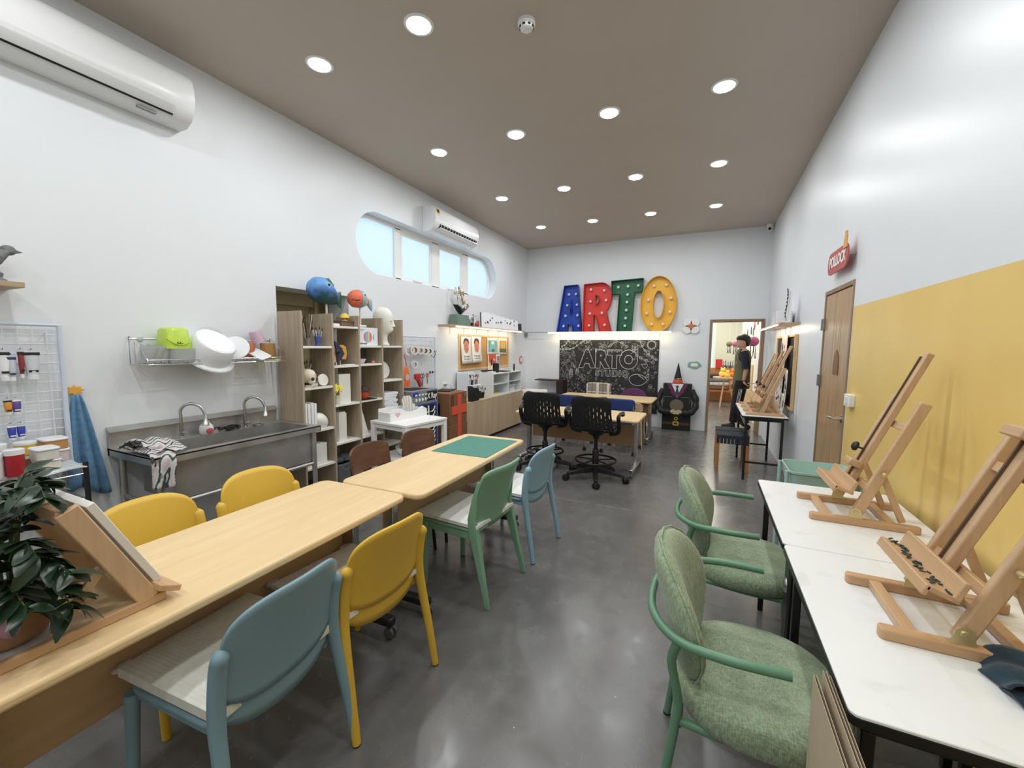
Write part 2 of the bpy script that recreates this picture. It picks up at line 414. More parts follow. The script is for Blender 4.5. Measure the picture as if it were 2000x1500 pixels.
# ---------------------------------------------------------------- ceiling lamps
emit('lamp_glow', (255, 252, 240), 14.0)
LX = [-2.63+0.8884*i for i in range(4)]; LY = [2.28+1.4807*j for j in range(-2, 4)]
rowname = {-2: 'two rows', -1: 'one row'}
def downlight(x, y, label):
    d = thing('downlight', label, 'ceiling lamp', (x, y, ZC), group='round downlights in the ceiling')
    MB().lathe([(0.074, -0.004), (0.078, -0.008), (0.093, -0.006), (0.095, 0.0), (0.074, 0.0)], 28, cap=False).build('trim_ring', 'white_plastic', d)
    MB().lathe([(0.0, -0.006), (0.075, -0.006), (0.075, 0.0)], 28, cap=False).build('diffuser', 'lamp_glow', d)
    l = bpy.data.lights.new('downlight_lamp', 'AREA'); l.shape = 'DISK'; l.size = 0.14; l.energy = DOWNLIGHT_W; l.spread = math.radians(178); l.color = (0.955, 0.982, 1.0)
    lo = bpy.data.objects.new('lamp', l); COL.objects.link(lo); lo.parent = d; lo.location = (0, 0, -0.012); lo.visible_camera = True
cn = ['in the column nearest the left wall', 'second from the left wall', 'third from the left wall', 'in the column nearest the right wall']
rn = ['row behind the viewer', 'row above the viewer', 'row nearest the viewer', 'second row from the viewer', 'third row from the viewer', 'row nearest the coloured letters']
for j, y in enumerate(LY):
    for i, x in enumerate(LX):
        downlight(x, y, 'round glowing ceiling downlight, %s, %s' % (rn[j], cn[i]))
# ================================================================ tables
wood('maple', (220, 186, 130), (236, 206, 154), axis=0, scale=5, rough=0.38, stretch=10, bmp=0.01)
wood('maple_edge', (196, 156, 108), (212, 174, 128), axis=0, scale=5, rough=0.4, bmp=0.0)
wood('panel_wood', (186, 146, 102), (200, 162, 118), axis=0, scale=5, rough=0.45, bmp=0.0)
M('steel', (176, 178, 180), 0.3, 1.0); M('dark_metal', (52, 53, 56), 0.45, 0.6); M('caster_grey', (96, 96, 98), 0.5)
def caster(parent, x, y, r=0.028, mat='caster_grey'):
    c = MB()
    for s in (-1, 1): c.lathe([(r*0.55, -0.009), (r, -0.007), (r, 0.007), (r*0.55, 0.009)], 14, TR(x+s*0.014, y, r) @ RY(PI/2))
    c.tube([(x-0.025, y, r), (x+0.025, y, r)], 0.006, 6); c.box(x-0.005, x+0.005, y-0.012, y+0.02, r, r*2+0.012)
    return c.build('caster', mat, parent)
def flip_table(label, loc, rz, L, W, H=0.73, panel=(0.0, 0.43, 0.68), legmat='steel', leg_in=0.1, group=None, colmat='steel'):
    t = thing('folding_table', label, 'table', loc, rz, group)
    MB().prism(rrect(-L/2, L/2, -W/2, W/2, 0.05), H-0.032, H).build('tabletop', 'maple', t, bevel=0.011, seg=3)
    if panel: MB().box(-L/2+0.03+leg_in*0.5, L/2-0.03-leg_in*0.5, panel[0]-0.009, panel[0]+0.009, panel[1], panel[2]).build('modesty_panel', 'panel_wood', t, bevel=0.003)
    MB().box(-L/2+leg_in, L/2-leg_in, -0.06, -0.02, H-0.085, H-0.05).build('crossbeam', 'dark_metal', t)
    for s in (-1, 1):
        x = s*(L/2-leg_in)
        lg = MB().box(x-0.022, x+0.022, -0.035, 0.035, 0.09, H-0.05).box(x-0.02, x+0.02, -W*0.38, W*0.38, H-0.052, H-0.032).build('leg', colmat, t, bevel=0.006)
        MB().box(x-0.025, x+0.025, -W*0.46, W*0.46, 0.062, 0.105).build('foot', legmat, lg, bevel=0.01)
        for q in (-1, 1): caster(lg, x, q*W*0.43)
    return t
flip_table('long maple folding table in the foreground, with the plant and small easel on it', (-1.645, 0.915, 0), math.radians(91.2), 1.46, 0.585, panel=(0.055, 0.31, 0.69), legmat='dark_metal', colmat='steel')
flip_table('long maple folding table with the green cutting mat, joined to the foreground one', (-1.593, 2.375, 0), math.radians(91.2), 1.43, 0.565, panel=(0.035, 0.31, 0.69), legmat='dark_metal')
M('cut_mat', (58, 132, 116), 0.55, var=0.08, scale=14)
mat_o = MB().box(-0.28, 0.28, -0.225, 0.225, 0, 0.004).build('cutting_mat', 'cut_mat', loc=(-1.572, 2.72, 0.73), rot=(0, 0, math.radians(92)), bevel=0.001)
tag(mat_o, 'green self-healing cutting mat lying at the far end of the maple table', 'cutting mat')
# two narrow flip tables in front of the blackboard
flip_table('maple flip table on chrome legs behind the black drafting chairs', (-1.41, 5.06, 0), math.radians(-1), 1.54, 0.68, 0.678, panel=(0.14, 0.28, 0.54), legmat='chrome', colmat='chrome', leg_in=0.07)
flip_table('maple flip table standing nearest the blackboard', (-1.47, 6.85, 0), math.radians(-1), 1.55, 0.68, 0.678, panel=(0.14, 0.28, 0.54), legmat='chrome', colmat='chrome', leg_in=0.07)
# white worktables along the right wall
def marble(key):
    m, nt, b = new_mat(key)
    v = coords(nt, (1, 1, 1)); f = noise(nt, v, 5, 6, 0.6, 1.5)
    nt.links.new(ramp(nt, f, [(0.3, (222, 225, 224)), (0.42, (234, 237, 237)), (1.0, (236, 239, 239))]), b.inputs['Base Color'])
    b.inputs['Roughness'].default_value = 0.28
marble('white_laminate')
M('black_frame', (20, 20, 21), 0.42)
def work_table(label, loc, L, W, H, group=None, shelf=False):
    """long side along y"""
    t = thing('work_table', label, 'table', loc, 0, group)
    MB().prism(rrect(-W/2, W/2, -L/2, L/2, 0.018, 3), H-0.008, H).build('tabletop', 'white_laminate', t, bevel=0.002)
    MB().prism(rrect(-W/2-0.002, W/2+0.002, -L/2-0.002, L/2+0.002, 0.018, 3), H-0.026, H-0.008).build('edge_band', 'black_frame', t)
    fr = MB()
    for s in (-1, 1):
        fr.box(s*(W/2-0.045)-0.012, s*(W/2-0.045)+0.012, -L/2+0.04, L/2-0.04, H-0.062, H-0.026)
        fr.box(-W/2+0.045, W/2-0.045, s*(L/2-0.05)-0.012, s*(L/2-0.05)+0.012, H-0.062, H-0.026)
    fr.build('frame', 'black_frame', t)
    for sx in (-1, 1):
        for sy in (-1, 1):
            x, y = sx*(W/2-0.045), sy*(L/2-0.05)
            lg = MB().box(x-0.013, x+0.013, y-0.013, y+0.013, 0, H-0.06).build('leg', 'black_frame', t, bevel=0.003)
    for sy in (-1, 1):
        y = sy*(L/2-0.05)
        MB().box(-W/2+0.058, W/2-0.058, y-0.009, y+0.009, 0.2, 0.22).build('stretcher', 'black_frame', t)
    return t
work_table('white-topped black-framed table in the right foreground, under the larger near easel', (0.598, 1.42, 0), 0.815, 0.585, 0.75)
wt2 = work_table('white-topped black-framed table beside the yellow wall, next to the mint trolley', (0.598, 2.265, 0), 0.865, 0.585, 0.75)
M('bolt', (190, 190, 192), 0.3, 1.0)
for yy in (-0.36,):
    MB().lathe([(0.0, 0.012), (0.014, 0.012), (0.026, 0.006), (0.03, 0.0)], 16, TR(-0.262, yy, 0.55) @ RY(-PI/2)).build('bolt', 'bolt', wt2)
    MB().box(-0.258, -0.25, yy-0.05, yy+0.06, 0.3, 0.68).build('bracket_plate', 'dark_metal', wt2, bevel=0.003)
work_table('small white-topped black-framed table carrying folded easels beside the posters', (0.625, 5.835, 0), 1.17, 0.44, 0.75)

# ================================================================ chairs
M('plastic_greyblue', (122, 155, 168), 0.42, var=0.03, scale=120); M('plastic_yellow', (222, 178, 12), 0.42, var=0.03, scale=120)
M('plastic_green', (122, 168, 136), 0.42, var=0.03, scale=120); M('plastic_lightblue', (140, 180, 202), 0.42, var=0.03, scale=120)
def shell(rows, cols, hw, yf, zf, n_round=2.4):
    mb = MB(); vs = []; fs = []
    for i in range(rows+1):
        v = i/rows
        for j in range(cols+1):
            u = -1+2*j/cols
            vs.append((u*hw(v), yf(u, v), zf(u, v)))
    for i in range(rows):
        for j in range(cols):
            a = i*(cols+1)+j; fs.append((a, a+1, a+cols+2, a+cols+1))
    return mb.add(vs, fs)
def corner_round(v, top, bot, w, rt, rb, H):
    """half width at height v of an outline w wide with rounded corners of the given radii"""
    z = v*H; a = w
    if z > H-rt: a = w-rt+math.sqrt(max(0, rt*rt-(z-(H-rt))**2))
    if z < rb: a = min(a, w-rb+math.sqrt(max(0, rb*rb-(rb-z)**2)))
    return a
def arch_shell(w, z0, z1, rt, rb, pt, pb, yf, cols=22, rows=12):
    """curved panel whose top and bottom edges are superellipse arches"""
    vs = []; fs = []
    for j in range(cols+1):
        u = math.sin(PI/2*(-1+2*j/cols))
        top = z1-rt*(1-(max(0, 1-abs(u)**pt))**(1/pt)); bot = z0+rb*(1-(max(0, 1-abs(u)**pb))**(1/pb))
        for i in range(rows+1):
            z = bot+(top-bot)*i/rows; v = (z-z0)/(z1-z0)
            vs.append((u*w, yf(u, v), z))
    for j in range(cols):
        for i in range(rows):
            a = j*(rows+1)+i; fs.append((a, a+1, a+rows+2, a+rows+1))
    return MB().add(vs, fs)
def post_chair(label, loc, rz, mat, group='plastic chairs with rounded rear posts'):
    c = thing('plastic_chair', label, 'chair', loc, rz, group)
    arch_shell(0.205, 0.445, 0.79, 0.15, 0.12, 3.0, 2.6, lambda u, v: -0.222-0.085*v**1.5+0.05*u*u*(0.45+0.55*v)).build('backrest', mat, c, solid=0.011, smooth=60)
    arch_shell(0.2, 0.372, 0.53, 0.0, 0.1, 3, 2.4, lambda u, v: -0.214-0.01*v+0.03*u*u, 18, 5).build('back_rail', mat, c, solid=0.012, smooth=60)
    MB().prism(rrect(-0.215, 0.215, -0.205, 0.22, 0.06), 0.418, 0.44).build('seat', mat, c, bevel=0.008)
    ap = MB(); ap.box(-0.2, 0.2, 0.185, 0.205, 0.385, 0.42).box(-0.2, -0.182, -0.19, 0.19, 0.385, 0.42).box(0.182, 0.2, -0.19, 0.19, 0.385, 0.42)
    ap.build('apron', mat, c, bevel=0.004)
    for s in (-1, 1):
        p = smoothpath([(s*0.228, -0.285, 0), (s*0.222, -0.25, 0.2), (s*0.213, -0.212, 0.4), (s*0.208, -0.205, 0.5), (s*0.207, -0.218, 0.61), (s*0.207, -0.235, 0.665)], 4)
        n = len(p); rr = [0.0155+0.0075*min(1, 2.0*i/(n-1)) for i in range(n)]
        rr[-1] = 0.017; p.append(p[-1]+Vector((0, -0.003, 0.01))); rr.append(0.006)
        MB().tube(p, rr, 12).build('rear_leg', mat, c, smooth=70)
        MB().tube([(s*0.212, 0.225, 0), (s*0.205, 0.2, 0.41)], [0.0145, 0.021], 12).build('leg', mat, c)
        MB().tube([(s*0.228, -0.285, 0), (s*0.228, -0.2845, 0.004)], 0.0165, 10).build('foot_cap', 'rubber', c)
    return c
def cushion_mat(key, c1, c2, period=26.0):
    m, nt, b = new_mat(key)
    v = coords(nt, (1, 1, 1)); sp = nt.nodes.new('ShaderNodeSeparateXYZ'); nt.links.new(v, sp.inputs[0])
    wv = nt.nodes.new('ShaderNodeTexWave'); wv.inputs['Scale'].default_value = period; wv.bands_direction = 'X'; nt.links.new(v, wv.inputs['Vector'])
    f = noise(nt, v, 30, 3)
    nt.links.new(ramp(nt, f, [(0.3, c1), (0.7, c2)]), b.inputs['Base Color']); b.inputs['Roughness'].default_value = 0.9
    bump(nt, b, wv.outputs['Fac'], 0.25, 0.003)
cushion_mat('cushion_cream', (214, 213, 200), (228, 227, 216)); cushion_mat('cushion_white', (226, 225, 222), (238, 237, 234))
M('cushion_pipe', (205, 196, 190), 0.9)
def seat_pad(label, loc, rz, mat='cushion_white', w=0.43, d=0.44, z=0.442, h=0.035, folds=0):
    o = thing('seat_cushion', label, 'cushion', (loc[0], loc[1], z), rz, 'pale pads lying on the chair seats')
    mb = MB(); n = 12; vs = []; fs = []
    for k in range(2):
        for i in range(n+1):
            for j in range(n+1):
                u, v = -1+2*i/n, -1+2*j/n
                e = min(1, (1-abs(u))*4)*min(1, (1-abs(v))*4)
                x, y = u*w/2, v*d/2
                zz = h*0.5+(h*0.5*(0.55+0.45*e**0.5) if k else -h*0.5*(0.6+0.4*e**0.5))
                if k and folds: zz += 0.004*math.sin(v*8+u*1.5)*e
                vs.append((x, y, zz))
    m1 = (n+1)**2
    for i in range(n):
        for j in range(n):
            a = i*(n+1)+j
            fs.append((a, a+1, a+n+2, a+n+1)); fs.append((m1+a, m1+a+n+1, m1+a+n+2, m1+a+1))
    for j in range(n):
        for a, b2 in (((j), (j+1)), (n*(n+1)+j+1, n*(n+1)+j)): fs.append((a, m1+a, m1+b2, b2))
        for a, b2 in (((j+1)*(n+1), j*(n+1)), (j*(n+1)+n, (j+1)*(n+1)+n)): fs.append((a, m1+a, m1+b2, b2))
    mb.add(vs, fs).build('pad', mat, o, smooth=50, fix=True)
    for s in (-1, 1):
        MB().tube(smoothpath([(s*w*0.44, d*0.47, h*0.5), (s*w*0.5, d*0.53, h*0.45), (s*w*0.46, d*0.6, h*0.2), (s*w*0.38, d*0.56, h*0.4)], 4), 0.008, 7).build('tie', 'cushion_pipe', o)
    return o
Q = math.radians
CH = [('grey-blue plastic chair in the near left foreground', (-1.395, 0.80), Q(90+4), 'plastic_greyblue'),
      ('mustard yellow plastic chair on the aisle side, beside the grey-blue one', (-1.39, 1.29), Q(90-4), 'plastic_yellow'),
      ('light blue plastic chair at the far end of the maple table', (-1.285, 2.785), Q(90-4), 'plastic_lightblue'),
      ('mustard yellow plastic chair tucked under the table, beside the potted plant', (-2.03, 0.95), Q(-90+3), 'plastic_yellow'),
      ('mustard yellow plastic chair tucked under the table, in front of the steel sink', (-2.02, 1.44), Q(-90-3), 'plastic_yellow')]
for lb, (x, y), rz, mt in CH: post_chair(lb, (x, y, 0), rz, mt)
seat_pad('cream ribbed cushion on the grey-blue foreground chair', (-1.415, 0.80), Q(94), 'cushion_cream', h=0.052, d=0.46)
seat_pad('white cushion on the yellow aisle chair', (-1.41, 1.29), Q(86), d=0.46)
seat_pad('white cushion on the light blue chair', (-1.305, 2.785), Q(86), d=0.45)

def slab_chair(label, loc, rz, mat):
    c = thing('plastic_chair', label, 'chair', loc, rz)
    arch_shell(0.214, 0.42, 0.8, 0.075, 0.0, 4.5, 3, lambda u, v: -0.2-0.1*max(0, v)**1.6+0.045*u*u).build('backrest', mat, c, solid=0.014, smooth=60)
    MB().prism(rrect(-0.215, 0.215, -0.2, 0.215, 0.03), 0.42, 0.44).build('seat', mat, c, bevel=0.006)
    ap = MB()
    ap.box(-0.205, 0.205, 0.18, 0.205, 0.375, 0.42).box(-0.21, -0.19, -0.19, 0.19, 0.375, 0.42).box(0.19, 0.21, -0.19, 0.19, 0.375, 0.42)
    ap.build('apron', mat, c, bevel=0.004)
    for s in (-1, 1):
        def sec(x, y, z, a, b): return [(x-a, y-b, z), (x+a, y-b, z), (x+a, y+b, z), (x-a, y+b, z)]
        MB().loft([sec(s*0.225, -0.285, 0, 0.011, 0.014), sec(s*0.215, -0.235, 0.2, 0.015, 0.02), sec(s*0.205, -0.185, 0.40, 0.018, 0.03), sec(s*0.207, -0.165, 0.5, 0.012, 0.026), sec(s*0.207, -0.185, 0.62, 0.008, 0.018), sec(s*0.206, -0.215, 0.73, 0.005, 0.012)]).build('rear_leg', mat, c, bevel=0.006, smooth=60, fix=True)
        MB().loft([sec(s*0.205, 0.2, 0, 0.012, 0.015), sec(s*0.2, 0.188, 0.42, 0.02, 0.024)]).build('leg', mat, c, bevel=0.005, smooth=60, fix=True)
    return c
slab_chair('sage green plastic chair between the yellow and the light blue chairs', (-1.33, 2.205, 0), Q(86), 'plastic_green')
seat_pad('white crumpled cushion on the green plastic chair', (-1.355, 2.205), Q(86), folds=1, d=0.46)

# brown wooden chairs on the far side of the maple table
wood('walnut', (84, 54, 36), (122, 82, 56), axis=0, scale=7, rough=0.4, mid=(102, 67, 45))
def bent_chair(label, loc, rz):
    c = thing('wooden_chair', label, 'chair', loc, rz, 'brown wooden chairs by the maple table')
    sh = arch_shell(0.2, 0.61, 0.795, 0.05, 0.02, 2.6, 4, lambda u, v: -0.245-0.03*v+0.05*u*u)
    sh.build('backrest', 'walnut', c, solid=0.014, smooth=60, bevel=0.003)
    MB().prism(rrect(-0.2, 0.2, -0.2, 0.2, 0.05), 0.42, 0.44).build('seat', 'walnut', c, bevel=0.005)
    for s in (-1, 1):
        MB().tube([(s*0.185, -0.26, 0), (s*0.17, -0.205, 0.42), (s*0.168, -0.235, 0.66)], [0.011, 0.014, 0.011], 10).build('rear_leg', 'black_frame', c)
        MB().tube([(s*0.185, 0.2, 0), (s*0.17, 0.17, 0.42)], 0.012, 10).build('leg', 'black_frame', c)
    return c
bent_chair('brown bent-wood chair tucked in at the maple table, nearer the plant', (-1.935, 2.215, 0), Q(-90+4))
bent_chair('brown bent-wood chair tucked in beside the cutting mat', (-1.93, 2.735, 0), Q(-90-2))
for yy, lb in ((2.215, 'nearer the plant'), (2.735, 'beside the cutting mat')):
    seat_pad('white cushion on the brown wooden chair %s' % lb, (-1.915, yy), Q(-90), h=0.05)

# upholstered green armchairs
def fabric(key, c1, c2, sc=60):
    m, nt, b = new_mat(key)
    v = coords(nt, (1, 1, 1)); v2 = coords(nt, (1, 6, 1)); v3 = coords(nt, (6, 1, 1))
    a = noise(nt, v2, sc, 2); d = noise(nt, v3, sc, 2); e = noise(nt, v, 7, 3)
    mx = nt.nodes.new('ShaderNodeMath'); mx.operation = 'ADD'; nt.links.new(a, mx.inputs[0]); nt.links.new(d, mx.inputs[1])
    m2 = nt.nodes.new('ShaderNodeMath'); m2.operation = 'MULTIPLY_ADD'; m2.inputs[1].default_value = 0.35; nt.links.new(mx.outputs[0], m2.inputs[0])
    m3 = nt.nodes.new('ShaderNodeMath'); m3.operation = 'MULTIPLY'; m3.inputs[1].default_value = 0.3; nt.links.new(e, m3.inputs[0]); nt.links.new(m3.outputs[0], m2.inputs[2])
    nt.links.new(ramp(nt, m2.outputs[0], [(0.36, c1), (0.64, c2)]), b.inputs['Base Color']); b.inputs['Roughness'].default_value = 0.95
    b.inputs['Sheen Weight'].default_value = 0.25
    bump(nt, b, mx.outputs[0], 0.25, 0.002)
fabric('green_fabric', (96, 118, 90), (172, 190, 152))
M('green_tube', (92, 140, 108), 0.3)
def armchair(label, loc, rz, group='green upholstered armchairs'):
    c = thing('upholstered_armchair', label, 'chair', loc, rz, group)
    # back: a padded, slightly hollow oval
    n, m = 22, 7; vs = []; fs = []
    H, Wd = 0.44, 0.25
    def outline(a):
        x = Wd*math.cos(a); z = math.sin(a)
        k = abs(math.cos(a))**0.85*math.copysign(1, math.cos(a))
        zz = 0.645+(H/2)*z*(1.0 if z > 0 else 1.0)
        wd = Wd*(1.0 if z > 0 else 0.86+0.14*(1+z))
        return wd*k, zz
    rings = [(0.02, 0), (0.45, 0.0), (0.8, 0.004), (0.95, 0.014), (1.0, 0.03), (0.97, 0.046), (0.85, 0.056), (0.5, 0.062), (0.02, 0.064)]
    for q, (sc, dy) in enumerate(rings):
        for i in range(n):
            a = 2*PI*i/n; x, z = outline(a); z = 0.645+(z-0.645)*sc; x *= sc
            lean = -0.22*(z-0.43)-0.06*((z-0.43)**2)
            hollow = 1.35*x*x
            y = -0.185+lean+hollow+(0.064-dy)*1.35-0.05
            vs.append((x, y, z))
    for q in range(len(rings)-1):
        for i in range(n): fs.append((q*n+i, q*n+(i+1) % n, (q+1)*n+(i+1) % n, (q+1)*n+i))
    fs.append(tuple(range(n))); fs.append(tuple(range((len(rings)-1)*n, len(rings)*n)))
    bk = MB().add(vs, fs).build('backrest', 'green_fabric', c, smooth=80, fix=True, sub=1)
    seam = []
    for i in range(n):
        a = 2*PI*i/n; x, z = outline(a); x *= 1.002; z = 0.645+(z-0.645)*1.002
        y = -0.185-0.22*(z-0.43)-0.06*((z-0.43)**2)+1.35*x*x+0.034*1.35-0.05; seam.append((x, y, z))
    MB().tube(seam, 0.0035, 6, closed=True).build('piping', 'green_fabric', bk)
    # seat: rounded cushion
    prof = []
    outl = [(0.262*abs(math.cos(a))**0.75*math.copysign(1, math.cos(a)), 0.24*abs(math.sin(a))**0.8*math.copysign(1, math.sin(a))+0.01) for a in [2*PI*i/28 for i in range(28)]]
    secs = []
    for sc, z in ((0.9, 0.385), (0.985, 0.395), (1.0, 0.42), (0.995, 0.44), (0.95, 0.456), (0.8, 0.466), (0.4, 0.47), (0.02, 0.471)):
        secs.append([(x*sc, y*sc, z) for x, y in outl])
    MB().loft(secs).build('seat', 'green_fabric', c, smooth=80, fix=True)
    # one bent tube: arm, round behind the back, other arm
    arm = [(-0.275, 0.05, 0.672), (-0.28, -0.1, 0.668), (-0.245, -0.22, 0.66), (-0.14, -0.295, 0.655), (0, -0.315, 0.652), (0.14, -0.295, 0.655), (0.245, -0.22, 0.66), (0.28, -0.1, 0.668), (0.275, 0.05, 0.672)]
    MB().tube(smoothpath(arm, 5), 0.0135, 10).build('arm_rail', 'green_tube', c, smooth=70)
    for s in (-1, 1):
        MB().tube(smoothpath([(s*0.243, -0.215, 0.66), (s*0.225, -0.235, 0.58), (s*0.215, -0.215, 0.47), (s*0.215, -0.215, 0.4), (s*0.225, -0.24, 0.2), (s*0.235, -0.262, 0.0)], 5), 0.0135, 10).build('rear_leg', 'green_tube', c, smooth=70)
        MB().tube(smoothpath([(s*0.21, -0.21, 0.385), (s*0.215, 0.0, 0.375), (s*0.215, 0.17, 0.375), (s*0.22, 0.2, 0.34), (s*0.235, 0.225, 0.0)], 5), 0.0125, 10).build('leg', 'green_tube', c, smooth=70)
        MB().tube([(s*0.235, -0.262, 0), (s*0.235, -0.262, 0.008)], 0.0145, 10).build('foot_cap', 'rubber', c)
    MB().tube([(-0.21, -0.21, 0.37), (0.21, -0.21, 0.37)], 0.0125, 10).build('stretcher', 'green_tube', c)
    return c
armchair('green upholstered armchair in the right foreground, behind the cardboard sheets', (0.185, 1.46, 0), Q(-90))
armchair('green upholstered armchair pulled up to the farther white table', (0.215, 2.32, 0), Q(-90-3))
# ================================================================ left wall, near part
M('ac_white', (236, 238, 240), 0.22); M('ac_grey', (214, 216, 218), 0.4); M('slot_black', (16, 16, 17), 0.6)
M('sticker_yellow', (236, 190, 60), 0.5); M('print_grey', (140, 142, 146), 0.6)
def air_con(label, y0, y1, z0, is_open):
    L = y1-y0
    a = thing('air_conditioner', label, 'air conditioner', (XL, y0, z0), group='white wall air conditioners')
    sec = [(0.0, 0.0), (0.1, 0.0), (0.165, 0.03), (0.205, 0.085), (0.215, 0.15), (0.212, 0.22), (0.198, 0.28), (0.17, 0.312), (0.12, 0.325), (0, 0.325)]
    MB().loft([[(x, y, z) for x, z in sec] for y in (0.0, L)]).build('body', 'ac_white', a, smooth=40, bevel=0.006, fix=True)
    sec2 = [(0.2085, 0.105), (0.2185, 0.15), (0.2155, 0.22), (0.2015, 0.28), (0.172, 0.3155), (0.16, 0.31), (0.19, 0.275), (0.203, 0.22), (0.206, 0.15), (0.197, 0.105)]
    MB().loft([[(x, y, z) for x, z in sec2] for y in (0.006, L-0.006)]).build('front_panel', 'ac_white', a, smooth=40, fix=True)
    if is_open:
        MB().loft([[(x, y, z) for x, z in ((0.2125, 0.1), (0.199, 0.055), (0.15, 0.04), (0.17, 0.1))] for y in (0.11, L-0.05)]).build('outlet_slot', 'slot_black', a, smooth=0, fix=True)
        lv = MB().loft([[(x, y, z) for x, z in ((0.172, 0.018), (0.222, 0.05), (0.221, 0.057), (0.17, 0.026))] for y in (0.1, L-0.05)]).build('louver', 'ac_white', a, smooth=0, fix=True)
        for k in range(14):
            y = 0.14+k*(L-0.22)/13
            MB().bar((0.196, y, 0.058), (0.213, y, 0.098), 0.008, 0.006, (1, 0, 0)).build('vane', 'ac_grey', a, smooth=0)
        st = MB().box(0, 0.001, 0, 0.075, 0, 0.085).build('energy_label', 'sticker_yellow', a, loc=(0.2165, 0.03, 0.205), rot=(0, Q(-9), 0))
        MB().box(0, 0.0014, 0.012, 0.063, 0.03, 0.075).build('label_dial', 'slot_black', st, loc=(0, 0, 0))
    else:
        MB().loft([[(x, y, z) for x, z in ((0.2075, 0.1), (0.1985, 0.07), (0.164, 0.027), (0.15, 0.03), (0.18, 0.1))] for y in (0.05, L-0.12)]).build('louver', 'ac_grey', a, smooth=40, fix=True)
        MB().loft([[(x, y, z) for x, z in ((0.172, 0.031), (0.1625, 0.0235), (0.155, 0.03), (0.165, 0.038))] for y in (0.05, L-0.12)]).build('outlet_slot', 'slot_black', a, smooth=0, fix=True)
        MB().box(0.115, 0.14, L-0.3, L-0.2, -0.0012, 0.01).build('bottom_label', 'print_grey', a, smooth=0)
    return a
air_con('large white air conditioner high on the left wall, nearest the viewer', 0.70, 1.795, 3.01, False)
air_con('white air conditioner with open louvres above the oblong window', 4.60, 5.735, 3.015, True)

# ---------------------------------------------------------------- wall shelf with a bird figure, far left edge
wood('oak_shelf', (168, 142, 112), (196, 172, 142), axis=1, scale=9, rough=0.5)
tag(MB().box(0, 0.24, -0.55, 0, 0, 0.028).build('wall_shelf', 'oak_shelf', loc=(XL, 0.905, 1.785), bevel=0.002), 'short oak wall shelf at the left edge, holding the stone bird', 'shelf')
M('stone', (118, 120, 122), 0.8, var=0.3, scale=60, bmp=0.5)
bd = thing('bird_figurine', 'grey speckled stone bird figurine on the oak wall shelf', 'figurine', (XL+0.12, 0.83, 1.813))
MB().loft([[(r*math.cos(a), y+0.0, z+r*0.9*math.sin(a)) for a in [2*PI*k/12 for k in range(12)]] for y, z, r in ((-0.09, 0.1, 0.005), (-0.06, 0.105, 0.03), (-0.01, 0.115, 0.05), (0.03, 0.135, 0.045), (0.05, 0.155, 0.03), (0.06, 0.165, 0.024))]).build('body', 'stone', bd, smooth=80, fix=True)
MB().ell((0, 0.058, 0.172), (0.027, 0.03, 0.027)).build('head', 'stone', bd)
MB().lathe([(0.012, 0), (0.0, 0.03)], 8, TR(0, 0.083, 0.17) @ RX(-PI/2)).build('beak', 'stone', bd)
MB().lathe([(0.05, 0), (0.045, 0.015), (0.03, 0.025), (0.035, 0.045), (0.02, 0.06), (0.018, 0.09)], 10).build('base', 'stone', bd)

# ---------------------------------------------------------------- wire grid panels
M('grid_white', (226, 230, 238), 0.4); M('grid_frame', (206, 216, 232), 0.4)
def grid_panel(label, y0, y1, z0, z1, x, step=0.05):
    g = thing('wire_grid_panel', label, 'wire grid', (x, y0, z0)); W, H = y1-y0, z1-z0
    fr = MB()
    for a, b in (((0, 0, 0), (0, 0, H)), ((0, W, 0), (0, W, H))): fr.tube([a, b], 0.013, 8)
    for a, b in (((0, 0, 0), (0, W, 0)), ((0, 0, H), (0, W, H))): fr.tube([a, b], 0.009, 8)
    fr.build('frame', 'grid_frame', g)
    wv = MB(); n = int(W/step+0.5)
    for k in range(1, n): wv.tube([(0.004, W*k/n, 0), (0.004, W*k/n, H)], 0.0018, 5)
    n = int(H/step+0.5)
    for k in range(1, n): wv.tube([(0.0, 0, H*k/n), (0.0, W, H*k/n)], 0.0018, 5)
    wv.build('wire_mesh', 'grid_white', g)
    for s in (0.05, H-0.05):
        for yy in (0.05, W-0.05): MB().tube([(-(x-XL), yy, s), (0, yy, s)], 0.005, 6).build('standoff', 'grid_white', g)
    return g
grid_panel('white wire grid panel hung with paint tubes at the far left', 0.3, 1.075, 0.78, 1.6, XL+0.05, 0.054)
M('tube_white', (232, 232, 234), 0.35); M('tube_black', (34, 34, 38), 0.4); M('tube_red', (150, 44, 52), 0.4); M('tube_orange', (214, 142, 34), 0.4)
M('tube_purple', (92, 74, 148), 0.35); M('tube_blue', (52, 62, 168), 0.35); M('tube_navy', (46, 66, 120), 0.4); M('tube_silver', (196, 200, 208), 0.35)
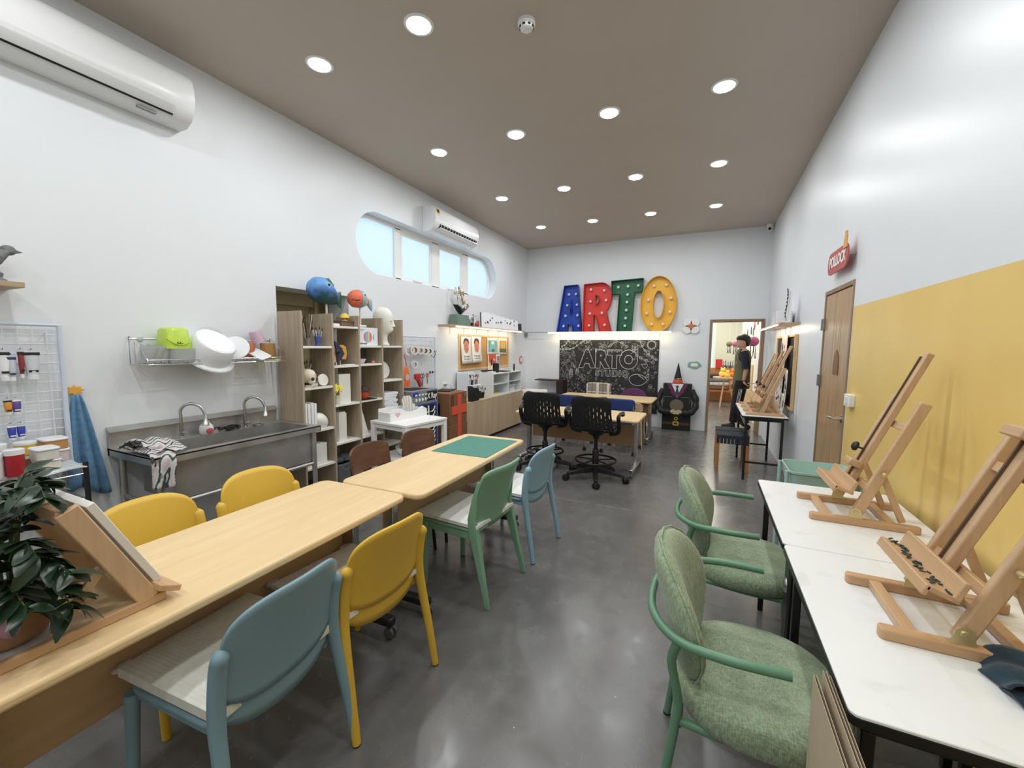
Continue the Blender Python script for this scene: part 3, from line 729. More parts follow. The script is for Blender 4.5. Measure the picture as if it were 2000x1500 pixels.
def paint_tube(label, y, ztop, h, wd, body, band='tube_black', cap='tube_white', lean=0.0):
    t = thing('paint_tube', label, 'paint tube', (XL+0.085, y, ztop), group='paint tubes hanging on the grid', rot=(lean, 0, 0))
    secs = []
    for f, a, b in ((0.0, wd/2, 0.004), (0.1, wd/2, 0.007), (0.5, wd*0.47, 0.016), (0.84, wd*0.38, wd*0.3)):
        secs.append([(b*math.sin(q), a*math.cos(q), -h*f) for q in [2*PI*k/14 for k in range(14)]])
    MB().loft(secs).build('body', body, t, smooth=60, fix=True)
    MB().box(-0.006, 0.0085, -wd/2-0.001, wd/2+0.001, -h*0.11, 0.0).build('crimp', band, t, bevel=0.002)
    MB().lathe([(wd*0.36, -h), (wd*0.38, -h*0.84)], 14).build('cap', cap, t)
    MB().box(0.012, 0.017, -wd*0.3, wd*0.3, -h*0.74, -h*0.66).build('label_band', band, t, bevel=0.001)
    MB().tube([(-0.035, 0, 0.012), (0.0, 0, 0.014), (0.006, 0, 0.022)], 0.0022, 5).build('hook', 'chrome', t)
for a in (('large clear paint tube with black label, hanging at upper right of the grid', 0.945, 1.445, 0.15, 0.062, 'tube_silver', 'tube_black'),
          ('thin dark red paint tube behind the clear one', 0.905, 1.448, 0.145, 0.022, 'tube_red', 'tube_black'),
          ('white paint tube with black label at the left picture edge', 0.842, 1.447, 0.155, 0.045, 'tube_white', 'tube_black'),
          ('silver blue paint tube slanting behind the white one', 0.868, 1.42, 0.13, 0.035, 'tube_silver', 'tube_navy'),
          ('small orange paint tube in the middle row of the grid', 0.842, 1.185, 0.075, 0.032, 'tube_orange', 'tube_black'),
          ('small purple paint tube in the middle row of the grid', 0.872, 1.185, 0.078, 0.036, 'tube_purple', 'tube_white'),
          ('small blue paint tube in the lowest row, on the left', 0.846, 1.045, 0.078, 0.033, 'tube_blue', 'tube_white'),
          ('small blue paint tube in the lowest row, on the right', 0.88, 1.045, 0.076, 0.033, 'tube_blue', 'tube_silver')):
    paint_tube(*a)
# flower hook with a blue towel
hk = thing('flower_hook', 'orange-yellow flower-shaped wall hook above the blue towel', 'hook', (XL, 1.125, 1.212))
M('hook_yellow', (232, 170, 40), 0.4)
pet = [(0.03*(1+0.22*math.cos(8*a))*math.cos(a)*1.25, 0.026*(1+0.2*math.cos(8*a))*math.sin(a)) for a in [2*PI*k/48 for k in range(48)]]
MB().prism(pet, 0.02, 0.03, ONLEFT).build('petals', 'hook_yellow', hk, bevel=0.003)
MB().lathe([(0.012, 0), (0.012, 0.02)], 12, RY(PI/2)).build('stem', 'hook_yellow', hk)
def towel_mat(key, c1, c2):
    m, nt, b = new_mat(key); f = noise(nt, coords(nt, (1, 1, 1)), 40, 3)
    nt.links.new(ramp(nt, f, [(0.3, c1), (0.7, c2)]), b.inputs['Base Color']); b.inputs['Roughness'].default_value = 0.95
    b.inputs['Sheen Weight'].default_value = 0.2; bump(nt, b, noise(nt, coords(nt, (1, 1, 1)), 220, 2), 0.4, 0.002)
towel_mat('towel_blue', (74, 124, 164), (98, 148, 186))
secs = []
for k in range(15):
    f = k/14; z = -0.02-0.6*f; w = 0.02+0.075*f**0.8; row = []
    for j in range(25):
        u = -1+j/12; fold = 0.016*math.sin(u*7.5+0.5)*(0.3+f)+0.01*math.sin(u*15+f*2)*f
        zz = z-(0.05*max(0, u)+0.03*math.sin(u*3))*f*0.8
        row.append((0.03+fold+0.012*(1-f), u*w+0.03*f, zz))
    secs.append(row)
tw = MB().loft(secs, closed=False, caps=False).build('hand_towel', 'towel_blue', loc=(XL+0.004, 1.125, 1.205), solid=0.006, smooth=80)
tag(tw, 'blue terry towel hanging in folds from the flower hook', 'towel')

# ---------------------------------------------------------------- chrome wire rack with paint pots, far left
wr_ = thing('wire_rack', 'chrome wire shelving rack below the paint tube grid', 'rack', (0, 0, 0))
RX0, RX1, RY0, RY1 = -3.42, -3.12, 0.25, 1.03
for zz, nm in ((0.812, 'shelf'), (0.62, 'shelf'), (0.25, 'shelf')):
    sh = MB()
    for za in (zz, zz-0.04):
        for a, b in (((RX0, RY0), (RX1, RY0)), ((RX1, RY0), (RX1, RY1)), ((RX1, RY1), (RX0, RY1)), ((RX0, RY1), (RX0, RY0))): sh.tube([(a[0], a[1], za), (b[0], b[1], za)], 0.004, 6)
    n = 30
    zig = [(RX1, RY0+(RY1-RY0)*k/n, zz if k % 2 else zz-0.04) for k in range(n+1)]; sh.tube(zig, 0.0028, 5)
    zig = [(RX0+(RX1-RX0)*k/12, RY1, zz if k % 2 else zz-0.04) for k in range(13)]; sh.tube(zig, 0.0028, 5)
    for k in range(1, 26): y = RY0+(RY1-RY0)*k/26; sh.tube([(RX0, y, zz), (RX1, y, zz)], 0.0022, 5)
    sh.build('wire_shelf', 'chrome', wr_)
for x in (RX0, RX1):
    for y in (RY0, RY1): MB().tube([(x, y, 0), (x, y, 0.835)], 0.0125, 10).build('post', 'dark_metal' if (x, y) == (RX1, RY1) else 'chrome', wr_)
towel_mat('cloth_pale', (168, 182, 188), (196, 204, 206))
rg = []
for k in range(9):
    f = k/8
    rg.append([(RX0+0.05+0.27*j/8, RY1-0.2+0.2*f, 0.819+0.006*math.sin(j*1.3+f*5)-(0.012 if j == 8 else 0)) for j in range(9)])
tag(MB().loft(rg, closed=False, caps=False).build('cleaning_rag', 'cloth_pale', solid=0.006, smooth=80), 'thin pale rag lying on the corner of the wire rack', 'cloth')
M('lid_white', (228, 229, 230), 0.4); M('pot_red', (176, 28, 44), 0.35); M('pot_clear', (216, 212, 204), 0.3); M('pot_amber', (196, 140, 74), 0.3); M('pot_yellow', (226, 186, 40), 0.35); M('pot_white', (232, 232, 232), 0.35); M('pot_brown', (150, 100, 70), 0.4); M('pot_pink', (208, 190, 192), 0.35); M('pot_cream', (222, 216, 198), 0.35)
def tub(label, x, y, z, r, h, body, square=False, lid='lid_white', label_mat=None, sy=1.0):
    t = thing('plastic_tub', label, 'tub', (x, y, z), group='paint pots and tubs on the wire rack')
    if square:
        MB().prism(rrect(-r, r, -r*sy, r*sy, r*0.35), 0, h*0.8).build('body', body, t, bevel=0.004)
        MB().prism(rrect(-r*1.08, r*1.08, -r*sy*1.08, r*sy*1.08, r*0.4), h*0.8, h).build('lid', lid, t, bevel=0.004)
    else:
        MB().lathe([(r*0.9, 0), (r, h*0.06), (r, h*0.8), (r*0.92, h*0.82)], 22).build('body', body, t)
        MB().lathe([(r*1.05, h*0.8), (r*1.05, h*0.98), (r*0.9, h)], 22).build('lid', lid, t)
    if label_mat: MB().lathe([(r*1.004, h*0.2), (r*1.004, h*0.62)], 22, cap=False).build('label_band', label_mat, t)
    return t
M('label_pale', (206, 196, 196), 0.5)
Z = 0.8145
tub('red paint pot with white lid on the wire rack', -3.19, 0.79, Z, 0.036, 0.14, 'pot_red')
tub('white paint pot with white lid at the left picture edge', -3.2, 0.72, Z, 0.034, 0.13, 'pot_white')
t1 = tub('wide low clear tub, lower of the front pair', -3.2, 0.905, Z+0.012, 0.058, 0.05, 'pot_cream', True, sy=0.75)
tub('wide clear tub with white lid, upper of the front pair', -3.2, 0.9, Z+0.063, 0.06, 0.062, 'pot_clear', True, sy=0.75)
tub('pinkish tub with white lid, lower of the rear pair', -3.36, 0.985, Z+0.012, 0.06, 0.07, 'pot_pink', True, sy=0.8)
tub('amber tub with white lid, upper of the rear pair', -3.36, 0.98, Z+0.083, 0.062, 0.062, 'pot_amber', True, sy=0.8)
tub('brown paint pot, lower of the yellow stack', -3.34, 0.87, Z, 0.042, 0.07, 'pot_brown')
tub('yellow paint pot with white lid standing on the brown pot', -3.34, 0.87, Z+0.072, 0.042, 0.075, 'pot_yellow')
tub('white lidded paint pot behind the red pot', -3.36, 0.765, Z, 0.045, 0.15, 'pot_white')
Z2 = 0.6225
for (x, y, hh, wd) in ((-3.24, 0.66, 0.05, 0.08), (-3.3, 0.76, 0.07, 0.07), (-3.22, 0.88, 0.045, 0.06)):
    tag(MB().prism(rrect(-wd, wd, -wd*0.6, wd*0.6, 0.02), 0, hh).prism(rrect(-wd*1.06, wd*1.06, -wd*0.66, wd*0.66, 0.02), hh, hh+0.012).build('palette_box', 'tube_silver', loc=(x, y, Z2), bevel=0.004), 'flat grey palette box on the lower shelf of the wire rack, %s' % {0.66: 'leftmost', 0.76: 'middle one', 0.88: 'rightmost'}[y], 'box', 'palette boxes on the wire rack')

# ---------------------------------------------------------------- steel sink
m, nt, b = new_mat('sink_steel')
f = noise(nt, coords(nt, (1, 14, 1)), 9, 4); f2 = noise(nt, coords(nt, (1, 1, 1)), 5, 5)
nt.links.new(ramp(nt, f2, [(0.3, (172, 169, 164)), (0.7, (204, 203, 200))]), b.inputs['Base Color'])
b.inputs['Metallic'].default_value = 0.8
rr = nt.nodes.new('ShaderNodeMapRange'); rr.inputs['To Min'].default_value = 0.28; rr.inputs['To Max'].default_value = 0.45; nt.links.new(f2, rr.inputs[0]); nt.links.new(rr.outputs[0], b.inputs['Roughness'])
bump(nt, b, f, 0.03, 0.004)
sk = thing('steel_sink', 'long stainless steel wash sink with two gooseneck taps', 'sink', (0, 0, 0))
SX0, SX1, SY0, SY1, SZ = XL+0.003, -2.935, 1.262, 2.438, 0.82
BX0, BX1, BY0, BY1 = -3.355, -2.985, 1.40, 2.375
dk = MB()
for a in ((SX0, SX1, SY0, BY0), (SX0, SX1, BY1, SY1), (SX0, BX0, BY0, BY1), (BX1, SX1, BY0, BY1)): dk.box(a[0], a[1], a[2], a[3], SZ-0.012, SZ)
dk.build('deck', 'sink_steel', sk, smooth=0)
ap = MB(); ap.box(SX1-0.012, SX1, SY0, SY1, SZ-0.052, SZ-0.001); ap.box(SX0, SX1, SY0, SY0+0.012, SZ-0.052, SZ-0.001); ap.box(SX0, SX1, SY1-0.012, SY1, SZ-0.052, SZ-0.001)
ap.build('rim', 'sink_steel', sk, bevel=0.003)
bs = MB(); bs.loft([[(SX0, y, SZ-0.05), (SX0+0.022, y, SZ-0.05), (SX0+0.022, y, SZ+0.105), (SX0+0.05, y, SZ+0.105), (SX0, y, SZ+0.135)] for y in (SY0, SY1-0.02)])
bs.build('backsplash', 'sink_steel', sk, smooth=20, fix=True)
ba = MB(); zb = 0.52
ba.box(BX0-0.002, BX0, BY0, BY1, zb, SZ-0.012); ba.box(BX1, BX1+0.003, BY0-0.02, BY1+0.02, zb, SZ-0.03); ba.box(BX0, BX1, BY0-0.02, BY0, zb, SZ-0.012); ba.box(BX0, BX1, BY1, BY1+0.02, zb, SZ-0.012); ba.box(BX0, BX1, BY0, BY1, zb-0.003, zb)
ba.build('basin', 'sink_steel', sk, smooth=0)
for x in (SX0+0.06, SX1-0.035):
    for y in (SY0+0.045, SY1-0.045):
        MB().tube([(x, y, 0), (x, y, SZ-0.013)], 0.02, 12).build('leg', 'sink_steel', sk)
rl = MB(); rl.tube([(SX1-0.035, SY0+0.045, 0.5), (SX1-0.035, SY1-0.045, 0.5)], 0.014, 10)
for y in (SY0+0.045, SY1-0.045): rl.tube([(SX1-0.035, y, 0.5), (SX0+0.06, y, 0.5)], 0.014, 10)
rl.build('brace', 'sink_steel', sk)
M('tap_metal', (186, 186, 184), 0.28, 1.0)
for y in (1.645, 2.1):
    x = -3.41
    tp = MB().tube(smoothpath([(x, y, SZ+0.06), (x, y, SZ+0.15), (x, y, SZ+0.2), (x+0.015, y+0.022, SZ+0.235), (x+0.045, y+0.06, SZ+0.243), (x+0.075, y+0.095, SZ+0.215), (x+0.095, y+0.115, SZ+0.15)], 6), 0.0105, 10).build('faucet', 'tap_metal', sk, smooth=70)
    MB().lathe([(0.02, 0), (0.02, 0.006), (0.0135, 0.012), (0.0135, 0.075)], 14, TR(x, y, SZ)).tube([(x+0.012, y, SZ+0.04), (x+0.04, y+0.02, SZ+0.043)], 0.006, 8).build('tap_base', 'tap_metal', tp)
    MB().lathe([(0.012, 0.0), (0.014, -0.02), (0.013, -0.035), (0.022, -0.06), (0.024, -0.075), (0.0, -0.076)], 14, TR(x+0.095, y+0.116, SZ+0.155) @ RX(Q(-12)) @ RY(Q(-10))).build('spray_head', 'tap_metal', tp)
M('soap_body', (226, 228, 228), 0.25); M('soap_pink', (222, 180, 184), 0.35); M('soap_red', (196, 84, 92), 0.5)
sp = thing('soap_bottle', 'white round soap bottle with pale pink pump behind the sink basin', 'bottle', (-3.385, 1.795, SZ))
MB().lathe([(0.03, 0), (0.042, 0.01), (0.047, 0.035), (0.042, 0.065), (0.026, 0.085), (0.02, 0.09)], 22).build('body', 'soap_body', sp)
MB().lathe([(0.02, 0.088), (0.022, 0.1), (0.012, 0.106), (0.007, 0.125)], 16).box(-0.006, 0.03, -0.008, 0.008, 0.122, 0.134).build('pump', 'soap_pink', sp)
MB().ell((0.044, 0.0, 0.03), (0.005, 0.026, 0.022), 14, 8).build('label_patch', 'soap_red', sp)
sc = MB(); random.seed(3)
for k in range(26):
    a = random.uniform(0, PI); cx, cy = random.uniform(-0.03, 0.03), random.uniform(-0.07, 0.07)
    r = random.uniform(0.02, 0.035); pts = [(cx+r*math.cos(a)*math.cos(t), cy+r*1.3*math.sin(a)*math.cos(t)+0.01*math.sin(2*t), 0.008+abs(r*0.75*math.sin(t))) for t in [2*PI*q/12 for q in range(12)]]
    sc.tube(pts, 0.0032, 4, closed=True)
tag(sc.build('scouring_pad', 'black', loc=(-3.395, 1.955, SZ)), 'tangled black scouring pad at the back of the sink', 'scourer')
tag(MB().lathe([(0.035, 0), (0.042, 0.006), (0.04, 0.012), (0.03, 0.008), (0.0, 0.006)], 18).tube([(0.01, 0.02, 0.012), (0.03, 0.035, 0.014)], 0.004, 6).build('soap_dish', 'steel_dull', loc=(-3.385, 2.19, SZ)), 'small metal dish under the farther tap', 'dish')
# cloth over the sink corner
m, nt, b = new_mat('cloth_print')
v = coords(nt, (1, 1, 1)); wv = nt.nodes.new('ShaderNodeTexWave'); wv.inputs['Scale'].default_value = 9; wv.inputs['Distortion'].default_value = 6; wv.inputs['Detail'].default_value = 3; nt.links.new(v, wv.inputs['Vector'])
nt.links.new(ramp(nt, wv.outputs['Fac'], [(0.12, (70, 74, 80)), (0.3, (176, 190, 178)), (0.55, (222, 222, 220)), (0.85, (206, 190, 196))]), b.inputs['Base Color']); b.inputs['Roughness'].default_value = 0.95
ck = thing('dish_cloth', 'crumpled grey and pink patterned cloth hanging over the sink corner', 'cloth', (-2.96, 1.33, SZ))
def ribbon(path, w, amp, ph, n=12):
    secs = []
    P = smoothpath(path, 5)
    for i, p in enumerate(P):
        t = (P[min(i+1, len(P)-1)]-P[max(i-1, 0)]).normalized(); sd = Vector((0.25, 1, 0)); sd = (sd-t*sd.dot(t)).normalized(); nn = t.cross(sd)
        ww = w(i/(len(P)-1)) if callable(w) else w
        secs.append([tuple(p+sd*(u*ww/2)+nn*(amp*math.sin(u*5+ph+i*0.35))) for u in [-1+2*j/n for j in range(n+1)]])
    return MB().loft(secs, closed=False, caps=False)
ribbon([(-0.3, -0.02, 0.02), (-0.2, -0.01, 0.035), (-0.1, -0.005, 0.035), (-0.02, -0.01, 0.022), (0.034, -0.02, -0.01), (0.04, -0.025, -0.09), (0.036, -0.03, -0.19)], lambda f: 0.16-0.06*f, 0.012, 0).build('hanging_fold', 'cloth_print', ck, solid=0.005, smooth=80)
ribbon([(-0.3, 0.03, 0.03), (-0.22, 0.03, 0.055), (-0.12, 0.035, 0.058), (-0.02, 0.03, 0.035), (0.01, 0.02, 0.03)], 0.17, 0.011, 1.7).build('top_fold', 'cloth_print', ck, solid=0.006, smooth=80)
ribbon([(-0.28, -0.05, 0.03), (-0.2, -0.03, 0.075), (-0.12, 0.0, 0.082), (-0.06, 0.0, 0.06), (-0.05, -0.01, 0.035)], 0.14, 0.012, 3.0).build('roll', 'cloth_print', ck, solid=0.006, smooth=80)

# ---------------------------------------------------------------- wall dish rack and its contents
dr_ = thing('dish_rack', 'chrome wire dish rack fixed to the wall above the sink', 'rack', (XL, 1.415, 1.36))
L = 0.985; D = 0.22
w1 = MB()
for a in ([(0.0, 0, 0.0), (D, 0, 0.0)], [(0, L, 0), (D, L, 0)], [(D, 0, 0), (D, L, 0)], [(0.0, 0, 0), (0.0, L, 0)], [(0.0, 0, 0.17), (0, L, 0.17)], [(D, 0, 0.03), (D, L, 0.03)]): w1.tube(a, 0.0035, 6)
for y in (0, L):
    w1.tube(smoothpath([(0.0, y, 0), (0.0, y, 0.17), (0.03, y, 0.175), (0.14, y, 0.1), (D, y, 0.03), (D, y, 0.0)], 4), 0.0035, 6)
    w1.tube([(0.07, y, 0), (0.07, y, 0.15)], 0.0025, 5); w1.tube([(0.14, y, 0), (0.14, y, 0.1)], 0.0025, 5)
w1.build('frame', 'chrome', dr_)
w2 = MB()
for k in range(1, 36): y = L*k/36; w2.tube([(0, y, 0.0), (D, y, 0.0), (D, y, 0.03)], 0.0018, 5)
w2.build('wire_base', 'chrome', dr_)
for y in (0.06, 0.36, 0.7): MB().lathe([(0.018, 0), (0.018, 0.008), (0.008, 0.012)], 14, TR(0, y, 0.17) @ RY(PI/2)).build('wall_fixing', 'tube_silver', dr_)
M('plastic_white', (230, 233, 236), 0.35); M('lime', (204, 236, 40), 0.25, trans=0.2); M('clear_plastic', (226, 232, 230), 0.15, trans=0.55); M('mauve', (188, 152, 178), 0.3); M('rust', (184, 104, 64), 0.35); M('toffee', (158, 112, 44), 0.35); M('pink_clear', (206, 176, 198), 0.3); M('lime_rim', (196, 212, 92), 0.35); M('basin_base', (238, 241, 246), 0.4)
def vessel(name, label, cat, loc, prof, mat, rot=(0, 0, 0), inner=True, n=24, rim=None, sx=1.0, square=0):
    o = thing(name, label, cat, loc, rot=rot, group='washed vessels on the wall dish rack')
    full = prof+[(r-0.004, z+0.004 if k == len(prof)-1 else max(z, prof[0][1]+0.004)) for k, (r, z) in list(enumerate(prof))[::-1]][1:] if inner else prof
    if square:
        secs = [[(x, y, z) for x, y in rrect(-r, r, -r*sx, r*sx, r*0.5)] for r, z in full]
        MB().loft(secs).build('body', mat, o, smooth=50, fix=True)
    else: MB().lathe(full, n).build('body', mat, o, smooth=50)
    if rim: MB().lathe([(prof[-1][0]-0.004, prof[-1][1]-0.006), (prof[-1][0]+0.005, prof[-1][1]-0.004), (prof[-1][0]+0.005, prof[-1][1]+0.002), (prof[-1][0]-0.004, prof[-1][1]+0.003)], n).build('rim', rim, o)
    return o
zr = 1.365
basin = vessel('wash_basin', 'large white plastic basin tipped upside down on the dish rack', 'basin', (XL+0.205, 1.795, zr+0.03), [(0.132, 0.0), (0.14, 0.012), (0.152, 0.09), (0.158, 0.13), (0.186, 0.135), (0.191, 0.144)], 'plastic_white', rot=(PI-Q(8), Q(42), 0))
basin.location = (XL+0.2, 1.85, zr+0.155)
MB().lathe([(0.12, -0.002), (0.12, 0.002)], 28).build('base_panel', 'basin_base', basin)
g = vessel('plastic_container', 'lime green translucent container turned upside down on the dish rack', 'container', (XL+0.12, 1.615, zr+0.245), [(0.05, 0), (0.064, 0.006), (0.072, 0.02), (0.084, 0.145)], 'lime', rot=(PI, 0, 0), square=1)
MB().tube(smoothpath([(0.07, -0.07, 0.075), (0.088, -0.05, 0.1), (0.085, 0.0, 0.12), (0.088, 0.05, 0.1), (0.07, 0.07, 0.075)], 4), 0.004, 6).build('handle', 'lime', g)
text_obj('Mr', 0.035, 'marking', 'black', g, (0.0835, 0.0, 0.112), (PI/2, PI, PI/2), 0.0006)
vessel('clear_tub', 'clear plastic tub under the lime green container', 'tub', (XL+0.13, 1.64, zr+0.002), [(0.075, 0), (0.085, 0.1)], 'clear_plastic', square=1)
for k, yy in enumerate((1.452, 1.49, 1.53)):
    vessel('clear_cup', 'clear plastic cup leaning at the left end of the dish rack, %s' % ['outermost', 'middle one', 'innermost'][k], 'cup', (XL+0.12, yy, zr+0.01), [(0.045, 0), (0.058, 0.11)], 'clear_plastic', rot=(Q(-14), Q(6), 0))
vessel('clear_bowl', 'clear domed bowl standing behind the white basin', 'bowl', (XL+0.03, 1.905, zr+0.16), [(0.02, 0.05), (0.08, 0.04), (0.1, 0.0)], 'clear_plastic', rot=(0, Q(80), 0))
vessel('mauve_bowl', 'mauve plastic bowl standing on edge beside the white basin', 'bowl', (XL+0.125, 2.035, zr+0.09), [(0.03, 0), (0.06, 0.02), (0.085, 0.06)], 'mauve', rot=(Q(10), Q(70), Q(-20)), rim='plastic_white')
vessel('orange_cup', 'rust orange cup with white rim in the dish rack', 'cup', (XL+0.1, 2.155, zr+0.15), [(0.038, 0), (0.045, 0.02), (0.05, 0.13)], 'rust', rot=(PI-Q(8), 0, 0), rim='plastic_white')
vessel('pink_cup', 'pale pink clear cup resting on top at the right of the dish rack', 'cup', (XL+0.09, 2.21, zr+0.245), [(0.042, 0), (0.048, 0.02), (0.055, 0.1)], 'pink_clear', rot=(PI+Q(20), 0, 0))
vessel('brown_jar', 'brown plastic jar with lime rim upside down at the right end of the rack', 'jar', (XL+0.14, 2.285, zr+0.145), [(0.052, 0), (0.056, 0.012), (0.06, 0.14)], 'toffee', rot=(PI, 0, 0), rim='lime_rim')
tag(MB().prism(rrect(-0.08, 0.08, -0.05, 0.05, 0.02), 0, 0.012).prism(rrect(-0.085, 0.085, -0.055, 0.055, 0.02), 0.012, 0.018).build('white_tray', 'plastic_white', loc=(XL+0.165, 2.185, zr+0.045), rot=(Q(18), Q(25), 0.3), bevel=0.003), 'small white tray slanting at the front of the dish rack', 'tray')
tag(MB().tube([(0.03*math.cos(a), 0.045*math.sin(a), 0) for a in [2*PI*k/24 for k in range(24)]], 0.004, 6, closed=True).build('green_ring', 'lime_rim', loc=(XL+0.19, 2.315, zr+0.007)), 'green plastic ring lying at the right end of the dish rack', 'ring')

# ---------------------------------------------------------------- potted plant and small easel on the near table
wood('beech', (190, 150, 108), (214, 178, 136), axis=2, scale=8, rough=0.45, bmp=0.02)
wood('beech_x', (186, 142, 96), (212, 170, 124), axis=0, scale=8, rough=0.45, bmp=0.02)
wood('beech_y', (188, 146, 102), (212, 174, 130), axis=1, scale=8, rough=0.45, bmp=0.02)
M('canvas_white', (226, 222, 214), 0.8)
ez = thing('tabletop_easel', 'small wooden tabletop easel with white canvas behind the potted plant', 'easel', (-1.64, 0.6, 0.73))
for x in (0.185, -0.185):
    MB().bar((x, -0.37, 0.014), (x, 0.03, 0.014), 0.022, 0.028).build('base_rail', 'beech_y', ez, bevel=0.004)
    MB().bar((x, -0.01, 0.02), (x, -0.165, 0.345), 0.02, 0.05, (0, 1, 0.5)).build('side_board', 'beech', ez, bevel=0.004)
    MB().bar((x*0.88, -0.2, 0.02), (x*0.88, -0.095, 0.16), 0.016, 0.024, (0, 1, 0)).build('strut', 'beech', ez, bevel=0.003)
MB().bar((-0.185, -0.36, 0.014), (0.185, -0.36, 0.014), 0.03, 0.026).build('cross_rail', 'beech_x', ez, bevel=0.004)
MB().bar((-0.185, -0.168, 0.33), (0.185, -0.168, 0.33), 0.03, 0.03).build('top_rail', 'beech_x', ez, bevel=0.004)
MB().bar((-0.22, 0.03, 0.04), (0.22, 0.03, 0.04), 0.06, 0.018, (0, 0.5, 1)).build('ledge', 'beech_x', ez, bevel=0.003)
cv = MB().bar((0, 0.025, 0.06), (0, -0.112, 0.345), 0.34, 0.02, (0, 1, 0.5)).build('canvas_board', 'canvas_white', loc=(-1.64, 0.599, 0.724), bevel=0.002)
tag(cv, 'blank white canvas leaning on the small tabletop easel', 'canvas')
tag(MB().box(-0.12, 0.15, -0.12, 0.06, 0, 0.002).build('paper_sheet', 'canvas_white', loc=(-1.62, 0.355, 0.7305), rot=(0, 0, 0.25)), 'white sheet of paper lying under the plant pot', 'paper')
pl = thing('potted_plant', 'dark green glossy-leaved plant in a brown paper-wrapped pot', 'plant', (-1.595, 0.355, 0.733))
M('paper_brown', (170, 126, 96), 0.8, var=0.12, scale=18, bmp=0.4); M('paper_pink', (206, 160, 200), 0.7); M('soil', (60, 44, 34), 0.9)
prof = [(0.055, 0), (0.07, 0.012), (0.078, 0.04), (0.076, 0.085), (0.08, 0.1), (0.072, 0.1), (0.066, 0.07), (0.0, 0.07)]
MB().lathe(prof, 22).build('pot', 'paper_brown', pl)
MB().add([(0.081*math.cos(a), 0.081*math.sin(a), z) for a in [-0.75+0.11*k for k in range(8)] for z in (0.05+0.01*math.sin(a*9), 0.098)], [(2*k, 2*k+2, 2*k+3, 2*k+1) for k in range(7)]).build('wrapper', 'paper_pink', pl, solid=0.003)
m, nt, b = new_mat('leaf_green')
f = noise(nt, coords(nt, (1, 1, 1)), 16, 3)
nt.links.new(ramp(nt, f, [(0.3, (26, 44, 28)), (0.55, (42, 68, 40)), (0.78, (74, 100, 58))]), b.inputs['Base Color']); b.inputs['Roughness'].default_value = 0.3
M('stem_green', (82, 98, 56), 0.5)
def leaf(L, w, droop):
    vs = []; fs = []; n = 8
    for i in range(n+1):
        t = i/n; ww = w*math.sin(PI*min(1, t*0.94+0.03))**0.75*(1.08-0.35*t); z = -droop*t*t*L
        vs += [(-ww, t*L, z+abs(ww)*0.22), (0, t*L, z), (ww, t*L, z+abs(ww)*0.22)]
    for i in range(n):
        a = i*3; fs += [(a, a+1, a+4, a+3), (a+1, a+2, a+5, a+4)]
    me = bpy.data.meshes.new('leaf'); me.from_pydata(vs, [], fs); me.materials.append(MATS['leaf_green'])
    for p in me.polygons: p.use_smooth = True
    return me
LEAF = [leaf(0.064, 0.019, 0.3), leaf(0.072, 0.021, 0.5), leaf(0.055, 0.018, 0.2)]
random.seed(11)
stems = [((0.0, 0.02), (0.13, 0.05, 0.385)), ((0.02, 0.0), (0.16, 0.02, 0.25)), ((-0.02, 0.02), (-0.05, 0.07, 0.33)), ((0.01, -0.01), (0.19, -0.01, 0.14)), ((0.0, -0.02), (0.08, -0.12, 0.24)), ((-0.02, 0.0), (-0.2, 0.02, 0.27)), ((0.02, 0.01), (0.10, -0.07, 0.33)), ((0.02, 0.02), (0.16, 0.07, 0.09)), ((-0.01, -0.02), (-0.08, -0.08, 0.3)), ((0.0, 0.0), (0.03, -0.04, 0.36)), ((0.01, 0.0), (0.2, 0.06, 0.2)), ((0.0, 0.01), (0.06, 0.06, 0.41)), ((-0.01, 0.0), (-0.13, -0.06, 0.2)), ((0.02, -0.01), (0.13, -0.1, 0.12)), ((0.0, 0.02), (-0.12, 0.08, 0.36))]
for (bx, by), (ex, ey, ezz) in stems:
    P = smoothpath([(bx, by, 0.07), (bx+ex*0.2, by+ey*0.2, 0.07+(ezz-0.07)*0.55+0.06), (bx+ex*0.6, by+ey*0.6, 0.07+(ezz-0.07)*0.92+0.05), (ex, ey, ezz)], 6)
    n = len(P)
    st = MB().tube(P, [0.0045-0.003*i/(n-1) for i in range(n)], 6).build('stem', 'stem_green', pl)
    for i in range(6, n, 1):
        t = (P[min(i+1, n-1)]-P[i-1]).normalized()
        for s in (-1, 1):
            if random.random() < 0.22 and i < n-1: continue
            side = Vector((t.y, -t.x, 0)); side = side.normalized() if side.length > 1e-3 else Vector((1, 0, 0))
            d = (t*random.uniform(0.3, 0.8)+side*s*random.uniform(0.6, 1.0)+Vector((0, 0, random.uniform(-0.35, 0.3)))).normalized()
            zax = Vector((0, 0, 1))+Vector((random.uniform(-.5, .5), random.uniform(-.5, .5), 0)); xax = d.cross(zax).normalized(); zax = xax.cross(d)
            lo = bpy.data.objects.new('leaf', random.choice(LEAF)); COL.objects.link(lo); lo.parent = pl
            k = random.uniform(0.75, 1.1)
            lo.matrix_local = Matrix(((xax.x*k, d.x*k, zax.x*k, P[i].x), (xax.y*k, d.y*k, zax.y*k, P[i].y), (xax.z*k, d.z*k, zax.z*k, P[i].z), (0, 0, 0, 1)))
